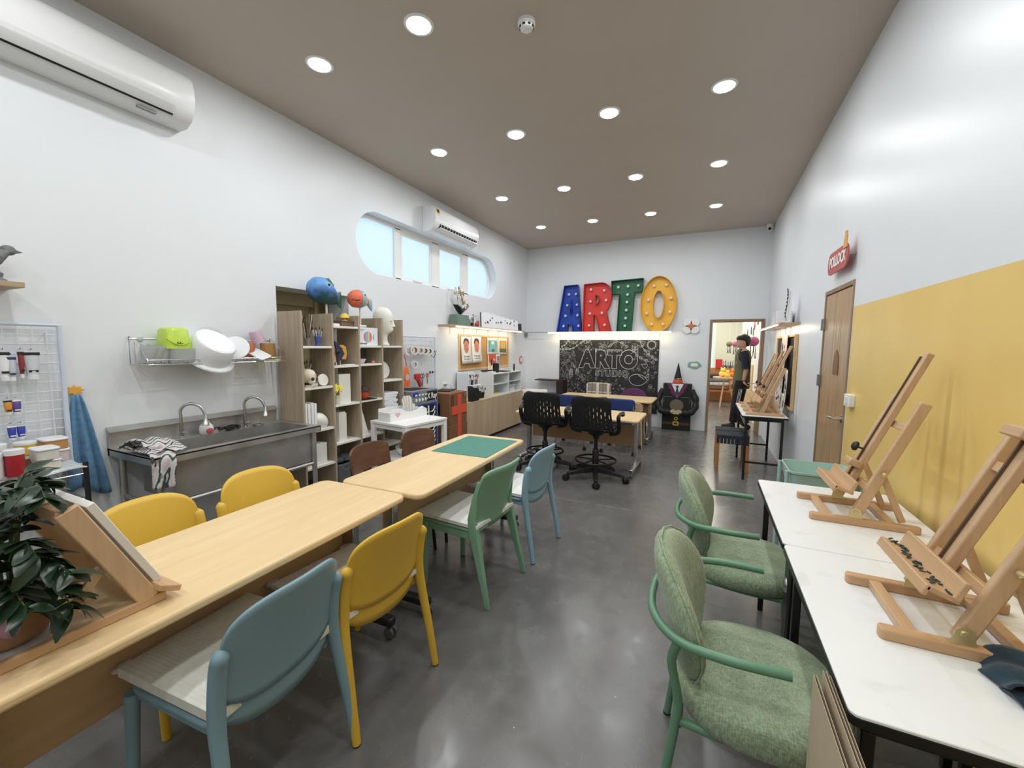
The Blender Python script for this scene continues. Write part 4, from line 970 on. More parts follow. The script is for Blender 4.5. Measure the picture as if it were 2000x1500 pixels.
# ================================================================ shelving unit and what stands on it
wood('taupe_oak', (152, 135, 112), (190, 172, 148), axis=2, scale=7, rough=0.55, stretch=18, mid=(172, 154, 130), bmp=0.02)
M('shelf_white', (232, 230, 222), 0.5)
UX0, UX1 = -3.45, -3.15
UY = [2.445, 2.771, 3.097, 3.423, 3.749]
bk = thing('shelving_unit', 'tall taupe oak open shelving unit with white shelves against the recess', 'shelving unit', (0, 0, 0))
for y in UY: MB().box(UX0, UX1, y, y+0.02, 0, 1.79).build('upright', 'taupe_oak', bk, bevel=0.001)
LEV = [[1.468, 1.1, 0.71, 0.375], [1.66, 1.283, 0.91, 0.538], [1.475, 1.288, 0.915, 0.54], [1.475, 1.1, 0.735, 0.375]]
for k in range(4):
    for z in LEV[k]: MB().box(UX0, UX1-0.004, UY[k]+0.02, UY[k+1], z, z+0.02).build('shelf_board', 'shelf_white', bk, bevel=0.001)
    MB().box(UX0, UX1-0.004, UY[k]+0.02, UY[k+1], 0.05, 0.07).build('shelf_board', 'shelf_white', bk, bevel=0.001)
def col(k): return (UY[k]+UY[k+1])/2+0.01
# --- brush pots
M('glass_pot', (126, 110, 108), 0.25); M('blue_pot', (66, 82, 148), 0.4, var=0.3, scale=40); M('brush_dark', (44, 34, 32), 0.5); M('brush_white', (226, 224, 218), 0.5); M('bristle', (78, 52, 40), 0.8)
def brush_pot(label, x, y, z, r, h, body, n, handle, seed, up=0.13):
    p = thing('brush_pot', label, 'brush pot', (x, y, z), group='pots of paintbrushes')
    MB().lathe([(r*0.9, 0), (r*0.75, h*0.3), (r, h*0.75), (r*0.95, h), (r*0.85, h), (r*0.7, h*0.3), (0, 0.01)], 16).build('pot', body, p)
    random.seed(seed)
    for k in range(n):
        a = random.uniform(0, 2*PI); l = up*random.uniform(0.7, 1.2); e = (r*0.9*math.cos(a)*1.6, r*0.9*math.sin(a)*1.6, h+l)
        s0 = (r*0.3*math.cos(a), r*0.3*math.sin(a), 0.02)
        b_ = MB().tube([s0, e], 0.0028, 6).build('paintbrush', handle if k % 3 else 'brush_white', p)
        d = (Vector(e)-Vector(s0)).normalized()
        MB().tube([e, tuple(Vector(e)+d*0.012), tuple(Vector(e)+d*0.028)], [0.0045, 0.006, 0.001], 6).build('bristles', 'bristle', b_)
brush_pot('dark glass pot of tall black brushes on the upper left shelf', -3.26, 2.6, 1.488, 0.028, 0.07, 'glass_pot', 9, 'brush_dark', 1, 0.19)
brush_pot('blue pot of brushes on the upper left shelf', -3.24, 2.69, 1.488, 0.03, 0.115, 'blue_pot', 8, 'brush_white', 2, 0.03)
brush_pot('black pot of brushes behind the skull', -3.33, 2.63, 1.12, 0.035, 0.1, 'black', 14, 'brush_dark', 3, 0.11)
brush_pot('dark pot of brushes at the left behind the skull', -3.36, 2.53, 1.12, 0.03, 0.1, 'black', 9, 'brush_dark', 5, 0.1)
# --- fish on sticks
m, nt, b = new_mat('fish_blue')
f = noise(nt, coords(nt, (1, 1, 1)), 9, 4)
sp_ = nt.nodes.new('ShaderNodeSeparateXYZ'); nt.links.new(coords(nt, (1, 1, 1)), sp_.inputs[0])
ad = nt.nodes.new('ShaderNodeMath'); ad.operation = 'MULTIPLY_ADD'; ad.inputs[1].default_value = 3.6; nt.links.new(sp_.outputs[2], ad.inputs[0]); nt.links.new(f, ad.inputs[2])
sb_ = nt.nodes.new('ShaderNodeMath'); sb_.operation = 'SUBTRACT'; sb_.inputs[1].default_value = 0.68; nt.links.new(ad.outputs[0], sb_.inputs[0])
nt.links.new(ramp(nt, sb_.outputs[0], [(0.0, (24, 74, 60)), (0.3, (34, 84, 100)), (0.48, (66, 116, 190)), (0.8, (92, 156, 220))]), b.inputs['Base Color']); b.inputs['Roughness'].default_value = 0.5; bump(nt, b, f, 0.5, 0.02)
M('fish_green', (40, 110, 78), 0.5, var=0.3, scale=20); M('fish_orange', (226, 104, 62), 0.5, var=0.1, scale=20, bmp=0.2); M('fish_sky', (120, 180, 214), 0.5); M('fish_yellow', (238, 190, 80), 0.5); M('stick', (222, 214, 198), 0.6)
def body_rings(spec, n=16):
    """rings across y: (y, z, half width x, half height z)"""
    return [[(a*math.cos(t), y, z+h_*math.sin(t)) for t in [2*PI*k/n for k in range(n)]] for y, z, a, h_ in spec]
fb = thing('papier_mache_fish', 'large blue and green papier-mache fish on a stick above the shelving', 'fish model', (-3.3, 2.83, 1.815))
MB().loft(body_rings([(-0.165, 0.2, 0.01, 0.01), (-0.15, 0.2, 0.06, 0.07), (-0.1, 0.2, 0.095, 0.11), (-0.03, 0.195, 0.105, 0.125), (0.05, 0.175, 0.09, 0.105), (0.11, 0.15, 0.06, 0.075), (0.15, 0.13, 0.03, 0.045)])).build('body', 'fish_blue', fb, smooth=80, fix=True)
MB().loft(body_rings([(0.13, 0.14, 0.02, 0.03), (0.165, 0.13, 0.016, 0.07), (0.195, 0.125, 0.01, 0.085), (0.2, 0.125, 0.004, 0.08)])).build('tail', 'fish_green', fb, smooth=60, fix=True)
MB().loft(body_rings([(0.0, 0.3, 0.012, 0.012), (0.06, 0.29, 0.012, 0.03), (0.11, 0.25, 0.008, 0.02)])).build('fin', 'fish_green', fb, smooth=60, fix=True)
ey = MB().lathe([(0.03, 0), (0.028, 0.012), (0.018, 0.016)], 14, TR(0.085, -0.03, 0.235) @ RY(Q(75))).build('eye', 'fish_sky', fb)
MB().ell((0.104, -0.03, 0.242), (0.008, 0.012, 0.012), 10, 8).build('pupil', 'black', ey)
MB().tube([(0, 0.02, 0.12), (0, 0.025, -0.32)], 0.01, 10).build('stick', 'stick', fb)
fo = thing('papier_mache_fish', 'smaller orange and blue striped papier-mache fish on a stick', 'fish model', (-3.2, 3.175, 1.685))
MB().loft(body_rings([(-0.135, 0.275, 0.008, 0.01), (-0.12, 0.275, 0.05, 0.06), (-0.08, 0.275, 0.075, 0.085), (-0.03, 0.28, 0.08, 0.09)])).build('face', 'fish_orange', fo, smooth=80, fix=True)
MB().loft(body_rings([(-0.031, 0.28, 0.081, 0.091), (0.0, 0.28, 0.08, 0.09), (0.015, 0.279, 0.077, 0.086)])).build('stripe', 'fish_sky', fo, smooth=80, fix=True)
MB().loft(body_rings([(0.014, 0.279, 0.077, 0.086), (0.05, 0.275, 0.062, 0.07)])).build('stripe', 'fish_yellow', fo, smooth=80, fix=True)
MB().loft(body_rings([(0.049, 0.275, 0.062, 0.07), (0.08, 0.268, 0.042, 0.048), (0.105, 0.26, 0.025, 0.03)])).build('rear', 'fish_orange', fo, smooth=80, fix=True)
MB().loft(body_rings([(0.1, 0.255, 0.018, 0.025), (0.135, 0.24, 0.014, 0.055), (0.165, 0.23, 0.008, 0.065)])).build('tail', 'plastic_lightblue', fo, smooth=60, fix=True)
MB().tube(smoothpath([(0.03, -0.128, 0.262), (0.062, -0.1, 0.255), (0.075, -0.075, 0.262)], 4), 0.005, 6).build('mouth', 'black', fo)
e2 = MB().ell((0.066, 0.0, 0.315), (0.012, 0.016, 0.016), 12, 8).build('eye', 'white_plastic', fo)
MB().ell((0.076, -0.003, 0.318), (0.006, 0.008, 0.008), 10, 6).build('pupil', 'black', e2)
MB().tube([(0, 0.0, 0.2), (0, 0.0, -0.004)], 0.009, 10).build('stick', 'stick', fo)
# --- column 2
M('lemon', (244, 212, 40), 0.4); M('brown_box', (112, 88, 66), 0.6)
lm = thing('mushroom_lamp', 'small yellow mushroom lamp on top of a brown box', 'lamp', (-3.25, 3.02, 1.737))
MB().lathe([(0.028, 0), (0.026, 0.006), (0.012, 0.012), (0.012, 0.03)], 16).build('foot', 'lemon', lm)
MB().lathe([(0.046, 0.028), (0.044, 0.045), (0.034, 0.062), (0.018, 0.073), (0.0, 0.077)], 20).build('shade', 'lemon', lm)
tag(MB().box(-0.05, 0.05, -0.075, 0.075, 0, 0.055).box(-0.055, 0.055, -0.08, 0.08, 0.046, 0.0565).build('brown_box', 'brown_box', loc=(-3.25, 3.01, 1.68), bevel=0.002), 'brown wooden box under the yellow mushroom lamp', 'box')
tag(MB().prism(rrect(-0.03, 0.03, -0.045, 0.045, 0.012), 0, 0.022).build('small_white_box', 'white_plastic', loc=(-3.2, 2.845, 1.68), bevel=0.004), 'small white case left of the mushroom lamp', 'box')
M('toy_peach', (232, 176, 136), 0.6); M('toy_navy', (46, 44, 84), 0.6); M('toy_teal', (52, 108, 130), 0.6); M('toy_yellow', (240, 178, 40), 0.6)
ty = thing('bird_sculpture', 'cut-out bird sculpture in peach, navy and yellow', 'sculpture', (-3.24, 2.9, 1.303))
for nm, poly, d, mt in (('wing', [(0.03, 0.06), (0.12, 0.055), (0.135, 0.11), (0.125, 0.18), (0.08, 0.2), (0.03, 0.19)], -0.02, 'toy_yellow'), ('back', [(-0.02, 0.05), (0.055, 0.06), (0.07, 0.13), (0.06, 0.17), (-0.0, 0.17)], 0.0, 'toy_teal'), ('breast', [(-0.085, 0.03), (-0.03, 0.03), (-0.02, 0.1), (-0.035, 0.19), (-0.085, 0.2)], 0.02, 'toy_peach'), ('crest', [(-0.035, 0.03), (-0.015, 0.035), (0.055, 0.11), (0.02, 0.17), (-0.06, 0.235), (-0.075, 0.225), (-0.05, 0.18)], 0.035, 'toy_navy')):
    MB().prism(poly, d, d+0.014, ONLEFT).build(nm, mt, ty, bevel=0.002)
MB().ell((0.055, -0.035, 0.13), (0.01, 0.026, 0.026), 14, 8).build('eye', 'black', ty)
MB().tube([(0.03, -0.03, 0.04), (0.03, -0.035, 0)], 0.004, 6).tube([(0.03, 0.01, 0.05), (0.03, 0.015, 0)], 0.004, 6).build('legs', 'stick', ty)
tag(MB().prism(rrect(-0.04, 0.04, -0.06, 0.06, 0.006), 0, 0.008).build('paint_palette', 'white_plastic', loc=(-3.2, 3.0, 1.303), bevel=0.002), 'flat white palette lying beside the bird sculpture', 'palette')
tag(MB().box(-0.08, 0.08, -0.07, 0.07, 0, 0.285).build('display_box', 'shelf_white', loc=(-3.28, 2.955, 0.93), bevel=0.003), 'tall white box behind the yellow flowers', 'box')
M('flower_yellow', (244, 230, 60), 0.5, var=0.15, scale=40)
fl = thing('flower_vase', 'yellow crumpled paper flowers in a small pale vase', 'flowers', (-3.18, 2.835, 0.93))
MB().lathe([(0.022, 0), (0.03, 0.03), (0.02, 0.07), (0.026, 0.085)], 14).build('vase', 'pot_cream', fl)
random.seed(4)
for k in range(9):
    c = (random.uniform(-0.02, 0.02), random.uniform(-0.03, 0.04), 0.1+random.uniform(0, 0.08)); r = random.uniform(0.016, 0.025)
    MB().prism([(c[1]+r*(1+0.3*math.cos(5*a))*math.cos(a), c[2]+r*(1+0.3*math.cos(5*a))*math.sin(a)) for a in [2*PI*q/20 for q in range(20)]], c[0], c[0]+0.012, ONLEFT).build('flower', 'flower_yellow', fl, bevel=0.002)
hexo = [(0.078*math.cos(a), 0.078*math.sin(a)) for a in [2*PI*k/6+0.3 for k in range(6)]]
tag(MB().prism(hexo, 0, 0.27).prism([(x*0.8, y*0.8) for x, y in hexo], 0.27, 0.285).build('plaster_prism', 'shelf_white', loc=(-3.26, 2.925, 0.558), bevel=0.002), 'white hexagonal plaster prism in the second column', 'plaster shape')
M('grey_bin', (112, 118, 122), 0.35, trans=0.2); M('grey_bag', (74, 78, 86), 0.7)
gb = thing('storage_bin', 'grey translucent plastic bin on the bottom of the shelving', 'bin', (-3.27, 2.93, 0.07))
MB().loft([[(x*s, y*s, z) for x, y in rrect(-0.12, 0.12, -0.125, 0.125, 0.03)] for s, z in ((0.88, 0.0), (1.0, 0.25), (1.04, 0.255), (1.04, 0.275), (0.97, 0.275), (0.85, 0.02))]).build('bin', 'grey_bin', gb, smooth=30, fix=True)
for s in (-1, 1): MB().tube(smoothpath([(0.122, s*0.05-0.03, 0.25), (0.132, s*0.05-0.03, 0.215), (0.132, s*0.05+0.03, 0.215), (0.122, s*0.05+0.03, 0.25)], 3), 0.004, 6).build('handle', 'grey_bin', gb)
for k, c in enumerate(((0.02, -0.05, 0.29), (0.0, 0.04, 0.31), (0.05, 0.06, 0.29))):
    MB().ell(c, (0.06, 0.07, 0.035), 12, 8).build('bundle', 'grey_bag', gb)
# --- column 1 lower
def skull_obj():
    s = thing('skull_model', 'life-size ivory skull model on the shelving', 'skull', (-3.235, 2.555, 1.12), Q(-10))
    MB().loft([[(0.062*r*math.cos(t), y, z+0.065*r2*math.sin(t)) for t in [2*PI*k/16 for k in range(16)]] for y, z, r, r2 in ((-0.085, 0.1, 0.1, 0.1), (-0.07, 0.1, 0.75, 0.75), (-0.03, 0.1, 1.05, 1.0), (0.02, 0.1, 1.05, 1.0), (0.055, 0.098, 0.85, 0.85), (0.075, 0.092, 0.5, 0.6), (0.082, 0.088, 0.2, 0.3))]).build('cranium', 'bone', s, smooth=80, fix=True)
    MB().loft([[(0.045*r*math.cos(t), y+0.02*math.cos(t)*0, z+0.012*math.sin(t)) for t in [2*PI*k/14 for k in range(14)]] for y, z, r in ((0.05, 0.06, 0.95), (0.058, 0.05, 0.9), (0.062, 0.035, 0.8), (0.06, 0.022, 0.7))]).ell((0, 0.055, 0.048), (0.045, 0.035, 0.026), 14, 8).build('upper_jaw', 'bone', s, smooth=60, fix=True)
    MB().loft([[(a, b_, z) for a, b_ in rrect(-w, w, 0.0, d, 0.012)] for w, d, z in ((0.04, 0.075, 0.0), (0.044, 0.082, 0.01), (0.042, 0.08, 0.02))]).build('lower_jaw', 'bone', s, smooth=60, fix=True)
    for q in (-1, 1): MB().ell((q*0.026, 0.074, 0.075), (0.018, 0.012, 0.017), 12, 8).build('eye_socket', 'socket', s)
    MB().ell((0, 0.086, 0.052), (0.008, 0.008, 0.013), 8, 6).build('nose_cavity', 'socket', s)
    tt = MB()
    for k in range(9): tt.box(-0.034+0.0075*k, -0.028+0.0075*k, 0.07, 0.084, 0.018, 0.032)
    tt.build('teeth', 'tooth', s, bevel=0.001)
    return s
M('bone', (222, 210, 188), 0.6, var=0.12, scale=30); M('socket', (70, 56, 46), 0.8); M('tooth', (232, 226, 208), 0.4)
skull_obj().rotation_euler = (0, 0, Q(-70))
tag(MB().lathe([(0.0, 0), (0.052, 0.0), (0.055, 0.004), (0.055, 0.016), (0.0, 0.018)], 26).build('round_plaque', 'shelf_white', loc=(-3.2, 2.69, 1.176), rot=(0, Q(80), 0)), 'round white plaque leaning beside the skull', 'plaque')
for k, yy in enumerate((2.475, 2.51, 2.545, 2.575)):
    tag(MB().box(-0.1, 0.1, -0.012, 0.012, 0, 0.25-0.01*(k % 2)).build('binder', 'white_plastic', loc=(-3.27, yy+0.01, 0.731), bevel=0.002), 'white binder standing upright in the first column, %s from the left' % ['first', 'second', 'third', 'fourth'][k], 'binder', 'white binders in the first column')
eg = MB().lathe([(0.0, -0.09), (0.04, -0.085), (0.065, -0.06), (0.075, -0.02), (0.07, 0.03), (0.05, 0.07), (0.025, 0.095), (0.0, 0.1)], 24).build('plaster_egg', 'shelf_white', loc=(-3.235, 2.665, 0.795), rot=(Q(55), 0, Q(20)), smooth=80)
tag(eg, 'large white plaster egg beside the binders', 'plaster shape')
tag(MB().box(-0.075, 0.075, -0.06, 0.06, 0, 0.19).build('plaster_block', 'shelf_white', loc=(-3.27, 2.655, 0.396), bevel=0.002), 'white plaster block low in the first column', 'plaster shape')
tag(MB().box(-0.1, 0.1, -0.02, 0.02, 0, 0.22).build('foam_board', 'shelf_white', loc=(-3.27, 2.5, 0.396), bevel=0.002), 'white foam board standing left of the plaster block', 'board')
# --- column 3
M('print_paper', (232, 234, 240), 0.5); M('print_red', (226, 120, 110), 0.6); M('print_blue', (130, 186, 214), 0.6); M('print_yellow', (240, 208, 120), 0.6); M('ink', (54, 54, 60), 0.6); M('print_green', (110, 170, 110), 0.6)
fbx = thing('toy_box', 'white toy box printed with a colourful striped fish', 'box', (-3.18, 3.262, 1.496))
MB().box(-0.05, 0.0, -0.135, 0.135, 0, 0.185).build('carton', 'print_paper', fbx, bevel=0.002)
def disc_part(yc, zc, r, y0, y1, n=14):
    pts = [(y, zc+math.sqrt(max(0, r*r-(y-yc)**2))) for y in [y0+(y1-y0)*k/n for k in range(n+1)]]+[(y, zc-math.sqrt(max(0, r*r-(y-yc)**2))) for y in [y1-(y1-y0)*k/n for k in range(n+1)]]
    return [p for i, p in enumerate(pts) if i == 0 or p != pts[i-1]][:-1]
R_ = 0.058
for a, b_, mt in ((-R_+0.0005, -0.03, 'print_red'), (-0.03, 0.006, 'print_blue'), (0.006, 0.022, 'print_yellow'), (0.022, R_-0.0005, 'print_red')):
    MB().prism(disc_part(-0.01, 0.088, R_, -0.01+a, -0.01+b_), 0, 0.0012, ONLEFT).build('printed_fish', mt, fbx, smooth=0)
MB().prism([(0.06, 0.085), (0.07, 0.115), (0.085, 0.12), (0.08, 0.088), (0.085, 0.055), (0.07, 0.058)], 0, 0.0012, ONLEFT).build('printed_tail', 'print_blue', fbx, smooth=0)
for z_, w_, y_ in ((0.165, 0.07, -0.12), (0.152, 0.05, -0.12)): MB().box(0, 0.0012, y_, y_+w_, z_-0.004, z_).build('printed_line', 'print_grey', fbx, smooth=0)
for k in range(6): MB().box(0, 0.0012, -0.12+k*0.017, -0.108+k*0.017, 0.012, 0.026).build('printed_mark', 'ink', fbx, smooth=0)
tag(MB().prism(rrect(-0.04, 0.04, -0.06, 0.06, 0.02), 0, 0.02).build('white_case', 'white_plastic', loc=(-3.22, 3.19, 1.683), bevel=0.006), 'white rounded case lying on top of the fish box', 'case')
tag(MB().box(-0.07, 0.07, -0.07, 0.07, 0, 0.15).box(0.0705, 0.073, -0.05, 0.06, 0.02, 0.13).build('black_cabinet_box', 'black', loc=(-3.34, 3.25, 1.309), bevel=0.003), 'black gadget box under the fish box', 'box')
vessel('white_bowl', 'white boat-shaped bowl in the third column', 'bowl', (-3.22, 3.165, 1.309), [(0.03, 0), (0.05, 0.012), (0.07, 0.05)], 'white_plastic')
tag(MB().lathe([(0.016, 0), (0.02, 0.01), (0.016, 0.025), (0.0, 0.03)], 12).build('small_toy', 'print_red', loc=(-3.19, 3.33, 1.309)), 'tiny pink and red trinket in the third column', 'trinket')
M('pot_black_hat', (24, 22, 24), 0.6); M('clay_red', (214, 72, 40), 0.4, var=0.15, scale=30)
cp = thing('red_pot', 'red painted pot with a black brim standing on a dark board', 'pot', (-3.22, 3.21, 0.942))
MB().lathe([(0.035, 0), (0.055, 0.03), (0.058, 0.06), (0.052, 0.085)], 18).build('pot', 'clay_red', cp)
MB().lathe([(0.052, 0.083), (0.085, 0.088), (0.08, 0.094), (0.05, 0.105), (0.035, 0.13), (0.0, 0.138)], 20).build('brim', 'pot_black_hat', cp)
tag(MB().box(-0.08, 0.08, -0.11, 0.11, 0, 0.006).build('dark_board', 'black', loc=(-3.23, 3.23, 0.9355)), 'thin dark board under the red pot', 'board')
tag(MB().lathe([(0.075, 0), (0.075, 0.012), (0.068, 0.016), (0.0, 0.3)], 26).build('plaster_cone', 'shelf_white', loc=(-3.245, 3.2, 0.561)), 'tall white plaster cone in the third column', 'plaster shape')
tag(MB().lathe([(0.05, 0), (0.0, 0.1)], 20).build('plaster_cone', 'shelf_white', loc=(-3.24, 3.18, 0.071)), 'small white plaster cone on the bottom shelf', 'plaster shape')
# --- column 4: head, disc, paper stack
def head_profile(label, loc, rz, mat):
    h = thing('mannequin_head', label, 'mannequin head', loc, rz)
    # rings up the head: (z, back y, front y, half width)
    spec = [(0.0, -0.075, 0.075, 0.075), (0.012, -0.072, 0.07, 0.072), (0.04, -0.055, 0.048, 0.055), (0.09, -0.052, 0.046, 0.052), (0.135, -0.058, 0.052, 0.054), (0.15, -0.066, 0.098, 0.056), (0.165, -0.075, 0.112, 0.06), (0.185, -0.085, 0.11, 0.066), (0.205, -0.09, 0.112, 0.07), (0.235, -0.098, 0.115, 0.075), (0.265, -0.104, 0.116, 0.079), (0.3, -0.108, 0.116, 0.082), (0.335, -0.108, 0.112, 0.082), (0.37, -0.1, 0.1, 0.076), (0.4, -0.08, 0.078, 0.06), (0.42, -0.05, 0.045, 0.036), (0.427, -0.015, 0.012, 0.01)]
    secs = []
    for z, y0, y1, hw in spec:
        cy, ry = (y0+y1)/2, (y1-y0)/2; row = []
        for k in range(24):
            t = 2*PI*k/24; c, s = math.cos(t), math.sin(t)
            x = hw*math.copysign(abs(c)**0.85, c); y = cy+ry*math.copysign(abs(s)**0.9, s)
            if s > 0.2 and 0.225 < z < 0.275: y -= 0.012*max(0, 1-abs(abs(x)-0.034)/0.022)   # eye hollows
            row.append((x, y, z))
        secs.append(row)
    MB().loft(secs).build('head', mat, h, smooth=80, fix=True, sub=1)
    MB().loft([[(hw*math.cos(t), y0+d*max(0, math.sin(t)), z) for t in [2*PI*k/12 for k in range(12)]] for z, y0, d, hw in ((0.205, 0.1, 0.012, 0.013), (0.212, 0.1, 0.038, 0.018), (0.222, 0.1, 0.036, 0.015), (0.245, 0.1, 0.026, 0.01), (0.27, 0.1, 0.017, 0.008))]).build('nose', mat, h, smooth=80, fix=True)
    MB().ell((0, 0.108, 0.187), (0.024, 0.009, 0.006), 12, 8).ell((0, 0.107, 0.177), (0.021, 0.009, 0.006), 12, 8).build('lips', mat, h)
    for s in (-1, 1):
        MB().ell((s*0.034, 0.094, 0.25), (0.016, 0.009, 0.009), 12, 8).build('eyelid', mat, h)
        MB().ell((s*0.034, 0.106, 0.275), (0.026, 0.008, 0.006), 12, 8).build('brow', mat, h)
        MB().ell((s*0.08, -0.008, 0.24), (0.008, 0.022, 0.034), 12, 8).build('ear', mat, h)
    return h
M('mannequin_white', (232, 231, 222), 0.5)
head_profile('white plaster mannequin head facing right on top of the shelving', (-3.27, 3.575, 1.496), Q(-62), 'mannequin_white')
tag(MB().lathe([(0.0, 0), (0.1, 0.0), (0.105, 0.006), (0.105, 0.016), (0.0, 0.02)], 30).build('round_canvas', 'canvas_white', loc=(-3.3, 3.56, 1.222), rot=(0, Q(78), Q(-12))), 'large round white canvas leaning in the fourth column', 'canvas')
for k in range(8):
    tag(MB().box(-0.1, 0.1, -0.105, 0.105, 0, 0.026).build('canvas_pad', 'print_paper', loc=(-3.27, 3.57+0.008*((k*37) % 5-2), 0.756+k*0.0275), rot=(0, 0, 0.05*((k*53) % 7-3)/3), bevel=0.002), 'white pad in the tall stack of pads, %s from the bottom' % ['first', 'second', 'third', 'fourth', 'fifth', 'sixth', 'seventh', 'eighth'][k], 'paper pad', 'stacked white pads in the fourth column')

# ================================================================ farther along the left wall
grid_panel('white wire grid panel with tape rolls and scissors', 4.11, 4.79, 0.65, 1.615, XL+0.05, 0.05)
M('tape_white', (224, 222, 218), 0.45); M('tape_core', (150, 116, 90), 0.7); M('tape_grey', (176, 176, 172), 0.45)
def tape(label, y, z, r, w, core='tape_core', x=XL+0.075):
    t = thing('tape_roll', label, 'tape', (x, y, z), group='tape rolls on the wire grid', rot=(0, PI/2, Q(-25)))
    MB().lathe([(r*0.62, 0), (r, 0), (r, w), (r*0.62, w)], 24, cap=False).build('roll', 'tape_white', t)
    MB().lathe([(r*0.62, w), (r*0.55, w), (r*0.55, 0), (r*0.62, 0)], 24, cap=False).build('core', core, t)
for k, (y, z, r, w, c_, lb) in enumerate(((4.21, 1.435, 0.07, 0.015, 'tape_grey', 'large thin tape roll at the left end of the row'), (4.28, 1.44, 0.058, 0.05, 'rust', 'wide tape roll with orange core'), (4.41, 1.435, 0.052, 0.045, 'tape_grey', 'tape roll with grey core in the upper row'), (4.505, 1.43, 0.052, 0.045, 'tape_core', 'tape roll with brown core in the upper row'), (4.6, 1.425, 0.048, 0.045, 'tape_core', 'smallest tape roll at the right end of the row'), (4.29, 1.255, 0.05, 0.03, 'tape_grey', 'single tape roll hanging below the row'))):
    tape(lb, y, z, r, w, c_)
tag(MB().tube([(0.0, 0, 0), (0.0, 0.5, 0)], 0.004, 6).build('tape_rod', 'chrome', loc=(XL+0.1, 4.18, 1.385)), 'thin metal rod under the tape row', 'rod')
M('scissor_red', (196, 30, 44), 0.4); M('scissor_grey', (84, 90, 86), 0.4)
def scissors(label, y, z, mat, k=1.0):
    s = thing('scissors', label, 'scissors', (XL+0.08, y, z), group='scissors on the wire grid')
    for q in (-1, 1):
        MB().tube([(0.0, q*0.018*k+0.016*k*math.cos(t), -0.02*k+0.026*k*math.sin(t)) for t in [2*PI*i/16 for i in range(16)]], 0.005*k, 6, closed=True).build('handle', mat, s)
        MB().bar((0.004*q, q*0.008*k, -0.045*k), (0.004*q, -q*0.004*k, -0.15*k), 0.002, 0.012*k, (0, 1, 0)).build('blade', 'steel', s)
    MB().tube([(-0.03, 0, 0.0), (0.006, 0, 0.0), (0.01, 0, 0.01)], 0.0025, 5).build('hook', 'chrome', s)
scissors('grey-handled scissors hanging on the wire grid', 4.46, 1.12, 'scissor_grey', 1.15)
scissors('red-handled scissors hanging on the wire grid', 4.57, 1.12, 'scissor_red', 0.9)
gn = thing('tape_dispenser', 'red hand-held tape gun hanging on the wire grid', 'tape dispenser', (XL+0.08, 4.33, 1.1))
MB().prism([(-0.05, 0.03), (0.05, 0.035), (0.055, -0.03), (0.09, -0.12), (0.055, -0.15), (0.0, -0.06), (-0.045, -0.03)], 0, 0.03, ONLEFT).build('body', 'scissor_red', gn, bevel=0.006)
MB().tube([(-0.03, 0, 0.03), (0.01, 0, 0.03), (0.015, 0, 0.04)], 0.0025, 5).build('hook', 'chrome', gn)
for k, yy in enumerate((4.66, 4.72)):
    tag(MB().tube([(0, 0, 0), (0.03, 0, 0), (0.045, 0.01, 0.012)], 0.003, 6).box(0, 0.006, -0.012, 0.012, -0.012, 0.02).build('grid_hook', 'dark_metal', loc=(XL+0.056, yy, 1.13)), 'empty dark grid hook right of the scissors, %s one' % ['left', 'right'][k], 'hook', 'empty hooks on the wire grid')
tag(MB().tube(smoothpath([(0, 0, 0), (0.03, 0.02, -0.03), (0.02, 0.05, -0.02), (0.04, 0.06, 0.03), (0.03, 0.03, 0.05), (0.05, 0.07, 0.06)], 4), 0.004, 6).build('wire_cutter', 'dark_metal', loc=(XL+0.06, 4.68, 1.37)), 'bent black wire tool at the right edge of the wire grid', 'tool')
M('bag_orange', (232, 108, 36), 0.7, var=0.1, scale=8)
tb = thing('tote_bag', 'orange cloth tote bag hanging between shelving and wire grid', 'bag', (XL+0.1, 4.06, 0.985))
MB().loft([[(0.01+d*math.sin(t), w*math.cos(t), z) for t in [2*PI*k/16 for k in range(16)]] for z, w, d in ((0, 0.1, 0.03), (0.05, 0.11, 0.035), (0.15, 0.1, 0.025), (0.24, 0.075, 0.012), (0.25, 0.07, 0.006))]).build('bag', 'bag_orange', tb, smooth=70, fix=True)
MB().tube(smoothpath([(0.01, -0.05, 0.24), (0.005, -0.03, 0.35), (0, 0, 0.4), (0.005, 0.03, 0.35), (0.01, 0.05, 0.24)], 4), 0.006, 6).build('strap', 'bag_orange', tb)
MB().lathe([(0.0, 0), (0.04, 0), (0.04, 0.002), (0, 0.002)], 20, TR(0.042, 0.02, 0.12) @ RY(PI/2)).build('round_patch', 'pot_pink', tb)
# X-ray cardboard machine
M('box_grey', (126, 128, 132), 0.7, var=0.05, scale=10); M('box_blue', (34, 62, 148), 0.6); M('box_white', (228, 230, 232), 0.6); M('box_black', (18, 18, 20), 0.6)
xr = thing('cardboard_xray_machine', 'grey cardboard play machine lettered X Ray with white painted ribs', 'play prop', (-3.05, 3.795, 0))
MB().box(-0.38, 0.0, 0.0, 0.5, 0, 0.965).build('carton', 'box_grey', xr, bevel=0.003)
MB().box(-0.3, -0.08, 0.08, 0.42, 0.965, 0.968).build('top_hole', 'box_black', xr, smooth=0)
MB().box(0.0, 0.003, 0.27, 0.48, 0.83, 0.945).build('name_plate', 'box_black', xr, smooth=0)
text_obj('X Ray', 0.1, 'lettering', 'box_white', xr, (0.0035, 0.375, 0.885), (PI/2, 0, PI/2), 0.001, sx=0.8, bold=0.002)
MB().box(0.0, 0.003, 0.005, 0.11, 0.9, 0.95).build('corner_panel', 'box_blue', xr, smooth=0)
MB().box(0.0, 0.003, 0.1, 0.475, 0.12, 0.8).build('screen', 'box_blue', xr, smooth=0)
